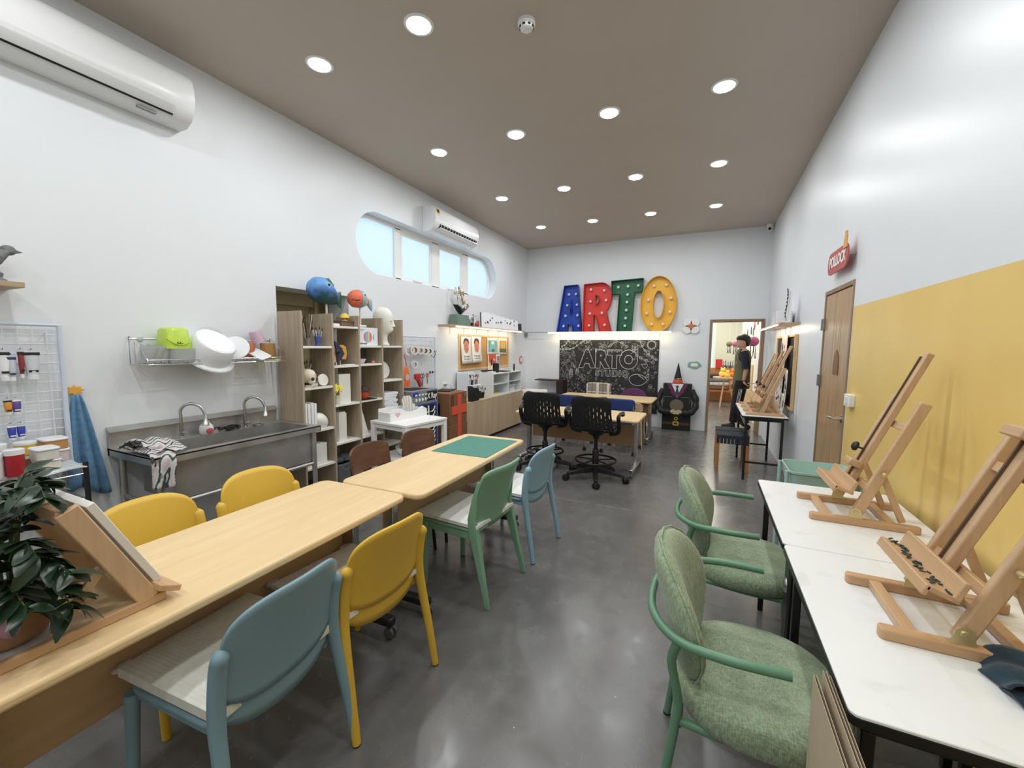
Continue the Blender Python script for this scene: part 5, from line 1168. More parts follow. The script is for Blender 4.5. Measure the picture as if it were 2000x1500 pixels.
for k in range(4):
    yy = 0.05+k*0.06
    MB().box(0.003, 0.006, yy, yy+0.035, 0.905, 0.925).build('button', 'box_white', xr, bevel=0.001)
    MB().ell((0.004, yy+0.018, 0.855), (0.006, 0.018, 0.022), 12, 8).build('bulb', 'box_white', xr)
MB().prism(rrect(0.15, 0.44, 0.15, 0.78, 0.04), 0.003, 0.005, ONLEFT).build('chest_panel', 'box_black', xr, smooth=0)
MB().bar((0.008, 0.295, 0.18), (0.008, 0.295, 0.77), 0.006, 0.022, (0, 1, 0)).build('spine', 'box_white', xr)
for k in range(8):
    z = 0.7-0.06*k
    for s in (-1, 1):
        P = [(0.008, 0.295+s*w, z+d) for w, d in ((0.0, 0), (0.05, -0.012), (0.09, 0.0), (0.118, 0.03), (0.125, 0.055))]
        MB().tube(smoothpath(P, 3), [0.009]*12+[0.004], 6, flat=0.4).build('rib', 'box_white', xr)
# cardboard robot with a red cross
M('cardboard', (128, 84, 48), 0.75, var=0.06, scale=6, bmp=0.05); M('cross_red', (224, 78, 46), 0.6); M('tape_brown', (110, 66, 40), 0.25)
cb = thing('cardboard_cabinet', 'brown cardboard box cabinet with a big orange-red cross', 'cardboard box', (-3.16, 4.62, 0), Q(3))
MB().box(-0.21, 0.21, -0.235, 0.235, 0, 0.46).build('lower_carton', 'cardboard', cb, bevel=0.004)
MB().box(-0.205, 0.205, -0.23, 0.23, 0.46, 0.885).build('upper_carton', 'cardboard', cb, bevel=0.004)
MB().box(0.2055, 0.214, -0.035, 0.06, 0.13, 0.86).box(0.2055, 0.2165, -0.19, 0.2, 0.6, 0.71).build('cross', 'cross_red', cb, bevel=0.001)
MB().box(-0.03, 0.06, -0.2312, -0.229, 0.6, 0.75).build('window_patch', 'box_black', cb, smooth=0)
MB().box(-0.14, 0.02, -0.2362, -0.234, 0.22, 0.42).build('window_patch', 'box_black', cb, smooth=0)
MB().box(0.203, 0.2075, -0.2, -0.12, 0.7, 0.86).build('packing_tape', 'tape_brown', cb, smooth=0)
st = MB()
for k in range(6): a = PI*k/6; st.bar((0.212, 0.16-0.045*math.cos(a), 0.83-0.04*math.sin(a)), (0.212, 0.16+0.045*math.cos(a), 0.83+0.04*math.sin(a)), 0.004, 0.006, (1, 0, 0))
st.build('star_drawing', 'tape_core', cb)
tag(MB().box(-0.1, 0.1, -0.14, 0.14, 0, 0.012).build('dark_folder', 'box_black', loc=(-3.22, 4.72, 0.887), rot=(0, 0, 0.3)), 'dark folder lying on top of the cardboard cabinet', 'folder')
ol = thing('wall_outlet', 'white wall socket with a grey plug beside the cardboard cabinet', 'socket', (XL, 5.09, 0.92))
MB().prism(rrect(-0.06, 0.06, -0.037, 0.037, 0.008), 0, 0.008, ONLEFT).build('plate', 'white_plastic', ol, bevel=0.002)
for s in (-0.02, 0.022): MB().box(0.008, 0.02, s-0.014, s+0.014, -0.014, 0.014).build('plug', 'print_grey', ol, bevel=0.002)
MB().tube(smoothpath([(0.02, 0.025, 0), (0.05, 0.05, -0.005), (0.05, 0.1, -0.03), (0.02, 0.13, -0.1), (0.01, 0.14, -0.25)], 4), 0.003, 6).build('cord', 'print_grey', ol)
# white side table with heart cut-out
tt = thing('side_table', 'small white side table with a heart-cut back board', 'table', (-2.83, 3.47, 0), Q(-8))
MB().box(-0.265, 0.265, -0.3, 0.3, 0.695, 0.72).build('tabletop', 'white_paint', tt, bevel=0.003)
for sx in (-1, 1):
    for sy in (-1, 1): MB().box(sx*0.24-0.022, sx*0.24+0.022, sy*0.275-0.022, sy*0.275+0.022, 0, 0.695).build('leg', 'white_paint', tt, bevel=0.002)
MB().box(-0.25, 0.25, -0.29, 0.29, 0.33, 0.348).build('lower_shelf', 'white_paint', tt, bevel=0.002)
MB().box(-0.24, 0.24, -0.285, -0.265, 0.65, 0.695).box(0.235, 0.255, -0.275, 0.275, 0.65, 0.695).build('apron', 'white_paint', tt)
# front board of the rack on the table, with a heart-shaped hole
def heart(cx, cy, s, n=20):
    return [(cx+s*16*math.sin(t)**3/16, cy+s*(13*math.cos(t)-5*math.cos(2*t)-2*math.cos(3*t)-math.cos(4*t))/16) for t in [2*PI*k/n for k in range(n)]]
rk = thing('desk_rack', 'white wooden desk rack with scalloped front and heart hole', 'rack', (-2.83, 3.47, 0.72), Q(-8))
outl = [(-0.25, 0), (-0.25, 0.09), (-0.2, 0.125), (-0.1, 0.12), (-0.04, 0.085), (0.05, 0.07), (0.14, 0.085), (0.2, 0.115), (0.27, 0.08), (0.27, 0)]
# the front is laid out along y, with the heart as a dark-edged inset
hp = [(y, z) for y, z in outl]
MB().prism(hp, -0.008, 0.008, TR(-0.02, 0, 0) @ ONLEFT).build('front_board', 'white_paint', rk, bevel=0.002)
MB().prism(heart(-0.15, 0.062, 0.034), 0.0085, 0.0095, TR(-0.02, 0, 0) @ ONLEFT).build('heart_hole', 'soap_pink', rk, smooth=0)
MB().box(-0.2, -0.184, -0.25, 0.25, 0, 0.12).build('back_board', 'white_paint', rk, bevel=0.002)
for s in (-0.242, 0.25): MB().box(-0.184, -0.028, s-0.008, s+0.008, 0, 0.09).build('side_board', 'white_paint', rk, bevel=0.002)
m, nt, b = new_mat('zebra_paper')
wv = nt.nodes.new('ShaderNodeTexWave'); wv.inputs['Scale'].default_value = 9; wv.bands_direction = 'Y'; wv.inputs['Distortion'].default_value = 4; nt.links.new(coords(nt, (1, 1, 1)), wv.inputs['Vector'])
nt.links.new(ramp(nt, wv.outputs['Fac'], [(0.3, (232, 230, 228)), (0.5, (150, 132, 128)), (0.8, (206, 196, 180))]), b.inputs['Base Color'])
tag(MB().prism(rrect(-0.07, 0.07, 0, 0.23, 0.05), -0.006, 0.006, ONLEFT).build('zebra_card', 'zebra_paper', loc=(-2.93, 3.58, 0.722), rot=(0, Q(-8), Q(-8)), smooth=0), 'brown and white zebra-striped card standing in the desk rack', 'card')
tag(MB().prism(rrect(-0.05, 0.05, 0, 0.125, 0.03), -0.006, 0.006, ONLEFT).build('pale_frame', 'tube_silver', loc=(-2.9, 3.5, 0.722), rot=(0, Q(-8), Q(-8)), bevel=0.003), 'small pale frame standing in front of the zebra card', 'frame')
random.seed(9)
bw = vessel('paper_tray', 'white bowl heaped with crumpled brown paper on the lower shelf', 'bowl', (-2.8, 3.43, 0.349), [(0.09, 0), (0.13, 0.04), (0.15, 0.09)], 'white_plastic')
for k in range(9):
    a = random.uniform(0, 6.28); r = random.uniform(0, 0.08)
    MB().lathe([(0.03, 0), (0.025, 0.05), (0.015, 0.07)], 7, TR(r*math.cos(a), r*math.sin(a), 0.05+random.uniform(0, .03)) @ RX(random.uniform(-.6, .6)) @ RY(random.uniform(-.6, .6))).build('crumpled_paper', 'stick' if k % 3 == 0 else 'tape_core', bw)
for k in range(4):
    tag(MB().box(-0.1, 0.1, -0.13, 0.13, 0, 0.012).build('paper_ream', 'print_paper', loc=(-2.72, 3.56, 0.3485+0.0125*k), rot=(0, 0, 0.1*k)), 'sheaf of white paper on the lower shelf of the side table, %s from the bottom' % ['first', 'second', 'third', 'fourth'][k], 'paper', 'sheaves of paper on the side table')
# low wooden cabinet and white cube shelf on it
wood('cab_wood', (172, 148, 116), (206, 182, 148), axis=2, scale=4, rough=0.5, stretch=8, mid=(190, 166, 132))
lc = thing('low_cabinet', 'long low wooden cabinet under the pinboard', 'cabinet', (-3.15, 5.1, 0))
MB().box(-0.34, -0.018, 0, 2.1, 0.06, 0.64).build('body', 'cab_wood', lc)
MB().box(-0.32, -0.04, 0.02, 2.08, 0, 0.06).build('plinth', 'dark_metal', lc)
MB().box(-0.34, 0.0, -0.005, 2.105, 0.64, 0.66).build('worktop', 'cab_wood', lc, bevel=0.002)
for k in range(4): MB().box(-0.018, 0.0, 0.002+0.525*k, 0.523+0.525*k, 0.05, 0.638).build('door', 'cab_wood', lc, bevel=0.0015)
M('unit_white', (226, 232, 230), 0.45)
wu = thing('cube_shelf', 'white two-bay open shelf standing on the low cabinet', 'shelf unit', (-3.18, 6.05, 0.66))
MB().box(-0.3, 0, 0, 0.02, 0, 0.385).build('side_panel', 'unit_white', wu, bevel=0.001)
MB().box(-0.3, 0, 0.605, 0.62, 0.016, 0.365).build('divider', 'unit_white', wu, bevel=0.001)
MB().box(-0.3, 0, 1.14, 1.16, 0, 0.385).build('side_panel', 'unit_white', wu, bevel=0.001)
MB().box(-0.3, 0, 0.02, 1.14, 0, 0.016).build('bottom_panel', 'unit_white', wu, bevel=0.001)
MB().box(-0.3, 0, 0.02, 1.14, 0.365, 0.385).build('top_panel', 'unit_white', wu, bevel=0.001)
MB().box(-0.3, -0.29, 0.02, 1.14, 0.016, 0.365).build('back_panel', 'unit_white', wu)
MB().box(-0.29, -0.01, 0.02, 0.605, 0.19, 0.2).build('inner_shelf', 'unit_white', wu); MB().box(-0.29, -0.01, 0.62, 1.14, 0.2, 0.21).build('inner_shelf', 'unit_white', wu)
for x, y, z, lx, ly, lz, mt, lb in ((-3.3, 6.86, 0.878, 0.16, 0.26, 0.012, 'print_grey', 'flat grey tray on the right inner shelf'), (-3.3, 6.9, 0.677, 0.16, 0.2, 0.1, 'pot_white', 'white plastic basket in the right bay'), (-3.28, 6.86, 0.7775, 0.18, 0.24, 0.02, 'tube_silver', 'pale tray on the white basket'), (-3.27, 6.25, 0.677, 0.08, 0.2, 0.02, 'lemon', 'yellow case in the left bay')):
    tag(MB().prism(rrect(-lx/2, lx/2, -ly/2, ly/2, 0.01), 0, lz).build('shelf_item', mt, loc=(x, y, z), bevel=0.003), lb, 'tray')
M('white_thin', (226, 230, 238), 0.4)
hr = thing('brush_rack', 'small white metal rack with brush cups at the left of the low cabinet', 'rack', (-3.46, 5.36, 0.66))
MB().box(0, 0.22, 0, 0.012, 0, 0.43).box(0, 0.012, 0, 0.5, 0, 0.43).build('frame_panel', 'white_thin', hr, bevel=0.003)
MB().box(0, 0.2, 0.012, 0.46, 0.215, 0.225).build('rack_shelf', 'white_thin', hr, bevel=0.002)
MB().box(0, 0.2, 0.012, 0.12, 0.4, 0.42).build('rack_top', 'white_thin', hr, bevel=0.002)
random.seed(21)
for k in range(6):
    y = 5.42+k*0.065
    brush_pot('cup of brushes on the small white rack, %s from the left' % ['first', 'second', 'third', 'fourth', 'fifth', 'sixth'][k], -3.34, y, 0.887, 0.026, 0.075, ['black', 'glass_pot', 'tube_silver', 'black', 'clear_plastic', 'glass_pot'][k], 6, ['brush_dark', 'brush_white', 'scissor_red'][k % 3], 40+k, 0.06)
gt = MB().prism([(-0.11, 0), (0.11, 0), (0.11, 0.17), (0.06, 0.2), (-0.04, 0.2), (-0.11, 0.24)], -0.04, 0.04, ONLEFT).build('grey_tool_caddy', 'dark_metal', loc=(-3.195, 5.43, 0.661), bevel=0.006); tag(gt, 'dark grey plastic tool caddy on the low cabinet', 'caddy')
for k, (y, mt, h) in enumerate(((5.61, 'mauve', 0.14), (5.69, 'dark_metal', 0.13), (5.77, 'dark_metal', 0.15), (5.85, 'black', 0.12))):
    brush_pot('dark cup of tools in front of the white cube shelf, %s from the left' % ['first', 'second', 'third', 'fourth'][k], -3.27, y, 0.661, 0.03, h*0.75, mt, 5, ['scissor_red', 'brush_dark'][k % 2], 60+k, 0.05)
M('bottle_lime', (206, 206, 110), 0.35)
bt = thing('squeeze_bottle', 'yellow-green squeeze bottle with white cap at the cabinet corner', 'bottle', (-3.2, 5.2, 0.661))
MB().lathe([(0.034, 0), (0.04, 0.01), (0.04, 0.06), (0.03, 0.08), (0.026, 0.1), (0.03, 0.125), (0.018, 0.15)], 18).build('body', 'bottle_lime', bt)
MB().lathe([(0.018, 0.15), (0.018, 0.18), (0.008, 0.185), (0.005, 0.21)], 14).build('cap', 'white_plastic', bt)
# things on top of the cube shelf
bp = thing('pen_holder', 'black mesh pen holder on the white cube shelf', 'pen holder', (-3.3, 6.37, 1.045))
MB().lathe([(0.055, 0), (0.055, 0.16), (0.05, 0.16), (0.05, 0.01), (0, 0.01)], 20).build('cup', 'black', bp)
random.seed(8)
for k in range(9):
    a = random.uniform(0, 6.28); MB().tube([(0.02*math.cos(a), 0.02*math.sin(a), 0.02), (0.05*math.cos(a), 0.05*math.sin(a), 0.2+random.uniform(0, 0.05))], 0.005, 6).build('pen', ['print_red', 'ink', 'print_blue', 'print_paper'][k % 4], bp)
for x, y, lx, ly, lz, mt, lb, nm in ((-3.3, 6.12, 0.2, 0.14, 0.03, 'print_paper', 'white notebook stack on the cube shelf', 'notebook'), (-3.36, 5.95, 0.12, 0.2, 0.02, 'box_black', 'black tool pouch at the left end of the cube shelf', 'tool_pouch'), (-3.33, 6.68, 0.22, 0.3, 0.012, 'box_black', 'black tablet lying on the cube shelf', 'tablet')):
    z = 1.045
    if nm == 'tool_pouch': x, y, z = -3.36, 5.97+0.17, 1.0755
    tag(MB().prism(rrect(-lx/2, lx/2, -ly/2, ly/2, 0.01), 0, lz).build(nm, mt, loc=(x, y, z), bevel=0.003), lb, nm.replace('_', ' '))
tag(MB().lathe([(0.016, 0), (0.016, 0.12), (0.008, 0.13)], 12).build('marker', 'black', loc=(-3.25, 7.02, 1.045)), 'black marker standing on end on the cube shelf', 'marker')
# pinboard with drawings
wood('pine', (214, 172, 112), (232, 194, 138), axis=1, scale=9, rough=0.5)
M('cork', (196, 146, 84), 0.85, var=0.1, scale=90, bmp=0.3)
pb = thing('pinboard', 'cork pinboard in a pine frame under the lit shelf', 'pinboard', (XL, 5.47, 1.11))
PW, PH = 1.79, 0.575
MB().box(0.002, 0.012, 0.02, PW-0.02, 0.02, PH-0.02).build('cork_sheet', 'cork', pb, smooth=0)
for a in ((0, 0.03, 0, PH), (PW-0.03, PW, 0, PH)): MB().box(0.001, 0.022, a[0], a[1], a[2], a[3]).build('frame_strip', 'pine', pb, bevel=0.002)
for a in ((0.03, PW-0.03, 0, 0.03), (0.03, PW-0.03, PH-0.03, PH)): MB().box(0.001, 0.022, a[0], a[1], a[2], a[3]).build('frame_strip', 'pine', pb, bevel=0.002)
M('skin_tone', (206, 128, 92), 0.7); M('hair_dark', (84, 44, 40), 0.7); M('hair_purple', (72, 60, 84), 0.7); M('drawing_paper', (236, 232, 226), 0.7); M('p_teal', (120, 190, 196), 0.7); M('p_orange', (240, 164, 60), 0.7); M('p_olive', (110, 110, 60), 0.7); M('p_red', (222, 84, 56), 0.7); M('p_grey', (130, 134, 146), 0.7); M('p_yellow', (238, 206, 90), 0.7)
def poster(name, label, mx_obj_loc, rot, w, h, shapes, paper='drawing_paper', curl=0.0, cat='drawing', th=0.0016, group=None):
    """sheet in the local (u, v) plane standing upright; shapes are flat printed pieces"""
    p = thing(name, label, cat, mx_obj_loc, rot=rot, group=group)
    n = 8; rows = []
    for i in range(n+1):
        v = h*i/n; o = curl*(1-i/n)**2
        rows.append([(o, 0, v), (o, w, v)])
    MB().loft(rows, closed=False, caps=False).build('sheet', paper, p, solid=th, smooth=60)
    for ix, (nm, mt, poly) in enumerate(shapes):
        sh_ = MB(); vs = []
        cu = [curl*(1-max(0, min(1, q[1]/h)))**2+th*0.5+0.0015+0.0005*ix for q in poly]
        cf = MB().add([(c_, q[0], q[1]) for c_, q in zip(cu, poly)], [tuple(range(len(poly)))]).build(nm, mt, p, smooth=0)
    return p
def oval(cx, cy, a, b_, n=18): return [(cx+a*math.cos(t), cy+b_*math.sin(t)) for t in [2*PI*k/n for k in range(n)]]
def rect(a, b_, c, d): return [(a, c), (b_, c), (b_, d), (a, d)]
def face_shapes(w, side, hair):
    c = w/2
    s = [('printed_hair', hair, oval(c, 0.335, 0.085, 0.07)), ('printed_face', 'skin_tone', oval(c, 0.265, 0.072, 0.1))]
    for k in (-1, 1): s.append(('printed_horn' if hair == 'hair_dark' else 'printed_lock', hair, [(c+k*0.03, 0.37), (c+k*0.06, 0.36), (c+k*0.065, 0.41)]))
    s += [('printed_brow', 'hair_dark', rect(c-0.04, c-0.01, 0.285, 0.293)), ('printed_brow', 'hair_dark', rect(c+0.01, c+0.04, 0.285, 0.293)), ('printed_mouth', 'hair_dark', rect(c-0.022, c+0.022, 0.222, 0.229))]
    for r_ in range(2):
        for q in range(5): s.append(('printed_letter', 'ink', rect(c-0.09+q*0.038, c-0.07+q*0.038, 0.105-r_*0.04, 0.122-r_*0.04)))
    return s
poster('portrait_drawing', 'portrait drawing with purple hair pinned at left on the corkboard', (XL+0.024, 5.51, 1.22), (0, 0, 0), 0.31, 0.43, face_shapes(0.31, 0, 'hair_purple'), curl=0.03)
poster('portrait_drawing', 'portrait drawing with horned red-brown hair on the corkboard', (XL+0.028, 5.825, 1.225), (0, 0, 0), 0.32, 0.43, face_shapes(0.32, 1, 'hair_dark'), curl=0.03)
land = [('printed_water', 'p_teal', rect(0.04, 0.37, 0.05, 0.26)), ('printed_tree', 'print_green', oval(0.08, 0.2, 0.035, 0.07)), ('printed_tree', 'print_green', oval(0.34, 0.19, 0.03, 0.06)), ('printed_cloud', 'drawing_paper', oval(0.2, 0.215, 0.05, 0.03)), ('printed_figure', 'print_blue', oval(0.09, 0.1, 0.02, 0.045)), ('printed_bank', 'p_olive', oval(0.22, 0.08, 0.06, 0.025))]
poster('landscape_drawing', 'blue and green landscape drawing on the corkboard', (XL+0.024, 6.37, 1.345), (0, 0, 0), 0.41, 0.305, land)
fire = [('printed_sky', 'p_orange', rect(0.05, 0.34, 0.04, 0.26)), ('printed_light', 'p_yellow', oval(0.2, 0.17, 0.1, 0.07)), ('printed_ground', 'p_olive', rect(0.05, 0.34, 0.04, 0.11))]+[('printed_trunk', 'p_olive', rect(0.08+0.05*k, 0.092+0.05*k, 0.1, 0.25)) for k in range(5)]
poster('forest_drawing', 'orange and yellow forest drawing on the corkboard', (XL+0.024, 6.79, 1.345), (0, 0, 0), 0.38, 0.305, fire)
redp = [('printed_field', 'p_red', rect(0.03, 0.3, 0.12, 0.3)), ('printed_shape', 'p_yellow', oval(0.07, 0.1, 0.03, 0.07)), ('printed_figure', 'hair_purple', oval(0.13, 0.16, 0.035, 0.06)), ('printed_letter', 'drawing_paper', rect(0.2, 0.26, 0.18, 0.22))]
poster('red_poster', 'red and orange poster hanging below the landscape drawing', (XL+0.03, 6.385, 1.055), (0, 0, 0), 0.32, 0.285, redp)
poster('grey_poster', 'narrow grey print beside the red poster', (XL+0.026, 6.72, 1.055), (0, 0, 0), 0.14, 0.29, [('printed_field', 'p_grey', rect(0.02, 0.12, 0.03, 0.27))])
# red outlet plate near the corner
ro = thing('outlet_cover', 'red rounded socket cover near the back left corner', 'socket', (XL, 7.88, 1.22))
M('cover_red', (214, 124, 112), 0.5); M('cover_teal', (128, 176, 158), 0.5)
MB().prism(oval(0, 0, 0.09, 0.085), 0, 0.01, ONLEFT).build('cover', 'cover_red', ro, bevel=0.002)
MB().box(0.01, 0.014, -0.04, 0.05, -0.035, 0.04).build('socket_plate', 'white_plastic', ro, bevel=0.002)
# ================================================================ lit shelves
emit('led_glow', (255, 240, 208), 2.6)
M('bracket', (200, 198, 194), 0.5)
def lit_shelf(label, loc, rz, L, D, led0, led1, brackets, power, z=0.0, plank='oak_shelf'):
    """local: along +y, out from wall +x"""
    s = thing('lit_wall_shelf', label, 'shelf', loc, rz)
    MB().box(0, D, 0, L, 0, 0.025).build('plank', plank, s, bevel=0.002)
    MB().tube([(D+0.012, led0, -0.002), (D+0.012, led1, -0.002)], 0.009, 12).build('light_tube', 'led_glow', s)
    for y in brackets:
        MB().box(0, 0.004, y-0.004, y+0.004, -0.11, 0).box(0, D*0.8, y-0.004, y+0.004, -0.008, 0).build('bracket', 'bracket', s)
    l = bpy.data.lights.new('shelf_lamp', 'AREA'); l.shape = 'RECTANGLE'; l.size = 0.02; l.size_y = led1-led0; l.energy = power; l.color = (1.0, 0.86, 0.66)
    lo = bpy.data.objects.new('lamp', l); COL.objects.link(lo); lo.parent = s; lo.location = (D-0.01, (led0+led1)/2, -0.018); lo.rotation_euler = (0, Q(32), 0)
    return s
lit_shelf('long oak wall shelf with a warm light strip above the pinboard', (XL, 4.94, 1.782), 0, 2.66, 0.2, 0.15, 2.5, [0.3, 0.7, 1.1, 1.5, 1.9, 2.3], LED_W)
ZS = 1.808
oc = thing('orchid_planter', 'artificial white orchid in a grey-green box planter', 'plant', (XL+0.11, 5.36, ZS)); oc.scale = (1.0, 1.15, 1.2)
M('planter_green', (112, 136, 124), 0.6); M('petal', (226, 214, 206), 0.6); M('petal_olive', (150, 126, 84), 0.6); M('leaf_black', (26, 30, 26), 0.35)
MB().box(-0.07, 0.07, -0.16, 0.12, 0, 0.13).build('planter', 'planter_green', oc, bevel=0.004)
random.seed(5)
for k in range(9):
    a = -1.3+2.6*k/8+random.uniform(-.2, .2); L_ = random.uniform(0.13, 0.2)
    rows = []
    for i in range(7):
        t = i/6; w_ = 0.032*math.sin(PI*(0.12+0.85*t)); y = math.sin(a)*L_*t*0.9; z = 0.13+L_*(t*0.95-0.35*t*t)
        rows.append([(-w_+0.03*math.cos(k*2.4)*t, y, z), (0.03*math.cos(k*2.4)*t+w_, y+0.01, z+0.01)])
    MB().loft(rows, closed=False, caps=False).build('leaf', 'leaf_black', oc, solid=0.003)
for k, (ey_, ez_) in enumerate(((-0.11, 0.43), (0.02, 0.36), (0.09, 0.28))):
    P = smoothpath([(0, -0.02+0.02*k, 0.13), (0.0, -0.04+0.03*k, 0.25), (0.01, ey_, ez_)], 6)
    MB().tube(P, 0.003, 6).build('stem', 'stem_green', oc)
    for q in range(7):
        c = (0.02+random.uniform(-.02, .02), ey_+random.uniform(-.06, .07), ez_+random.uniform(-.06, .05)); r = random.uniform(0.022, 0.034)
        MB().prism([(c[1]+r*(0.75+0.35*math.cos(5*t))*math.cos(t), c[2]+r*(0.75+0.35*math.cos(5*t))*math.sin(t)) for t in [2*PI*i/20 for i in range(20)]], c[0], c[0]+0.006, ONLEFT).build('flower', 'petal' if q % 3 else 'petal_olive', oc, smooth=0)
for k in range(7):
    y = 6.02+0.19*k; an = Q(-14)
    c = thing('greeting_card', 'white design card leaning in the row on the lit shelf, %s from the left' % ['first', 'second', 'third', 'fourth', 'fifth', 'sixth', 'seventh'][k], 'card', (XL+0.1, y, ZS+0.003), rot=(0, Q(-8), Q(-48)), group='white cards on the lit shelf')
    MB().box(-0.002, 0.002, 0, 0.15, 0, 0.25-0.012*k).build('card', 'print_paper', c, smooth=0)
    random.seed(k+70)
    for q in range(3):
        MB().prism(oval(random.uniform(0.04, 0.12), random.uniform(0.06, 0.17), 0.014, 0.016, 12), 0.0025, 0.0035, ONLEFT).build('printed_dot', ['ink', 'print_grey', 'p_grey'][q], c, smooth=0)
    MB().box(-0.0035, 0.0035, -0.012, 0.008, 0, 0.252-0.012*k).build('printed_line', ['ink', 'p_grey', 'ink'][k % 3], c, smooth=0)
M('photo_dark', (52, 54, 70), 0.4, var=0.8, scale=26)
pf = tag(MB().box(-0.006, 0.006, -0.12, 0.12, 0, 0.14).build('photo_print', 'photo_dark', loc=(XL+0.1, 7.44, ZS), rot=(0, Q(-6), Q(-30))), 'dark group photo print at the right end of the lit shelf', 'photo')
wm = thing('artist_mannequin', 'small grey jointed artist mannequin on the lit shelf', 'figurine', (XL+0.1, 5.76, ZS))
M('mann_grey', (146, 142, 124), 0.6)
MB().lathe([(0.028, 0), (0.028, 0.012), (0.005, 0.016), (0.005, 0.08)], 14).ell((0, 0, 0.12), (0.015, 0.022, 0.04), 12, 8).build('torso', 'mann_grey', wm)
MB().ell((0, 0, 0.185), (0.014, 0.013, 0.018), 12, 8).build('head', 'mann_grey', wm)
for a in ([(0, 0.02, 0.15), (0, 0.05, 0.16), (0, 0.085, 0.185)], [(0, -0.02, 0.15), (0, -0.035, 0.12), (0, -0.03, 0.09)], [(0, 0.01, 0.09), (0, 0.015, 0.05), (0, 0.02, 0.012)], [(0, -0.01, 0.09), (0, -0.015, 0.05), (0, -0.012, 0.012)]): MB().tube(a, 0.006, 8).build('limb', 'mann_grey', wm)
M('trinket_red', (176, 70, 66), 0.5, var=0.3, scale=40)
tag(MB().ell((0, 0, 0.04), (0.03, 0.06, 0.04), 14, 10).ell((0, 0.03, 0.075), (0.022, 0.03, 0.03), 12, 8).build('red_figurine', 'trinket_red', loc=(XL+0.1, 5.88, ZS)), 'red and white figurine beside the mannequin', 'figurine')
tag(MB().box(-0.03, 0.03, -0.045, 0.045, 0, 0.11).build('small_photo_frame', 'p_grey', loc=(XL+0.1, 5.58, ZS), rot=(0, 0, Q(-30)), bevel=0.003), 'small blue-grey picture block beside the planter', 'frame')
tag(MB().lathe([(0.022, 0), (0.024, 0.06), (0.018, 0.06), (0.018, 0.01)], 14).tube([(0, 0, 0.02), (0.01, 0.02, 0.13)], 0.003, 6).tube([(0, 0, 0.02), (0.0, -0.02, 0.14)], 0.003, 6).build('incense_jar', 'black', loc=(XL+0.13, 5.67, ZS)), 'black jar with two thin sticks on the lit shelf', 'jar')
# ================================================================ back wall
def flat_curve(splines, name, mat, parent, ext, mx):
    """filled outline with holes, given a thickness; splines in (u, v)"""
    cu = bpy.data.curves.new('c', 'CURVE'); cu.dimensions = '2D'; cu.fill_mode = 'BOTH'; cu.extrude = ext
    for pts in splines:
        s = cu.splines.new('POLY'); s.points.add(len(pts)-1); s.use_cyclic_u = True
        for p, q in zip(s.points, pts): p.co = (q[0], q[1], 0, 1)
    o = bpy.data.objects.new('c', cu); COL.objects.link(o); bpy.context.view_layer.update()
    me = bpy.data.meshes.new_from_object(o.evaluated_get(bpy.context.evaluated_depsgraph_get()))
    bpy.data.objects.remove(o); bpy.data.curves.remove(cu)
    me.transform(mx); me.materials.clear(); me.materials.append(MATS[mat])
    ob = bpy.data.objects.new(name, me); COL.objects.link(ob)
    if parent is not None: ob.parent = parent
    return ob
lit_shelf('long wall shelf with a warm light strip under the ARTO letters', (-2.94, YB, 1.775), Q(-90), 2.36, 0.2, 0.02, 2.37, [0.2+0.39*k for k in range(6)], LED_W*1.1, plank='white_paint')
tag(MB().tube([(-3.47, YB-0.1, 1.79), (-2.945, YB-0.1, 1.79)], 0.006, 8).box(-3.475, -3.465, YB-0.12, YB, 1.7, 1.8).build('shelf_rail', 'steel_dull'), 'thin metal rail between the left wall and the ARTO shelf', 'rail')
K = 1.09/105/8.333; ZL = 1.8015
def LP(px_, py_): return ((px_-55)*K, (890-py_)*K)
def curve_pts(*segs): return [p for s in segs for p in s]
M('letter_blue', (22, 68, 178), 0.45); M('letter_red', (222, 50, 40), 0.45); M('letter_green', (20, 98, 62), 0.45); M('letter_yellow', (240, 184, 12), 0.45)
M('bulb_blue', (206, 222, 250), 0.3); M('bulb_red', (250, 214, 206), 0.3); M('bulb_green', (206, 240, 226), 0.3); M('bulb_yellow', (252, 226, 190), 0.3)
rb = bez((770, 138), (880, 140), (925, 235), (930, 330), 8)+bez((930, 330), (932, 430), (900, 530), (852, 575), 8)[1:]
rh = [(680, 322)]+bez((700, 322), (750, 340), (755, 450), (690, 470), 8)+[(680, 470)]
LET = [('A', 'blue', [(55, 890), (175, 158), (395, 150), (465, 890), (318, 890), (312, 770), (235, 770), (232, 890)], [(285, 380), (262, 592), (302, 592)], [(240, 292), (358, 290), (215, 465), (377, 460), (190, 632), (390, 627), (158, 798), (411, 795)]),
       ('R', 'red', [(485, 890), (500, 150)]+rb+[(938, 890), (752, 890), (690, 630), (655, 630), (665, 890)], rh, [(600, 232), (810, 256), (595, 418), (840, 407), (590, 606), (780, 602), (583, 792), (828, 788)]),
       ('T', 'green', [(925, 125), (1395, 108), (1385, 300), (1272, 305), (1242, 890), (1022, 890), (1048, 320), (930, 318)], None, [(1022, 218), (1168, 212), (1320, 208), (1165, 336), (1160, 448), (1154, 569), (1148, 690), (1140, 806)]),
       ('O', 'yellow', [p for p in arc(1615, 498, 250, 0, 2*PI, 48, 405)[:-1] if p[1] <= 890], [(1618+75*math.cos(t), 500+200*math.sin(t)) for t in [2*PI*k/28 for k in range(28)]], [(1543, 224), (1716, 222), (1472, 428), (1786, 414), (1455, 627), (1780, 614), (1530, 790), (1690, 790)])]
LX0 = -2.774
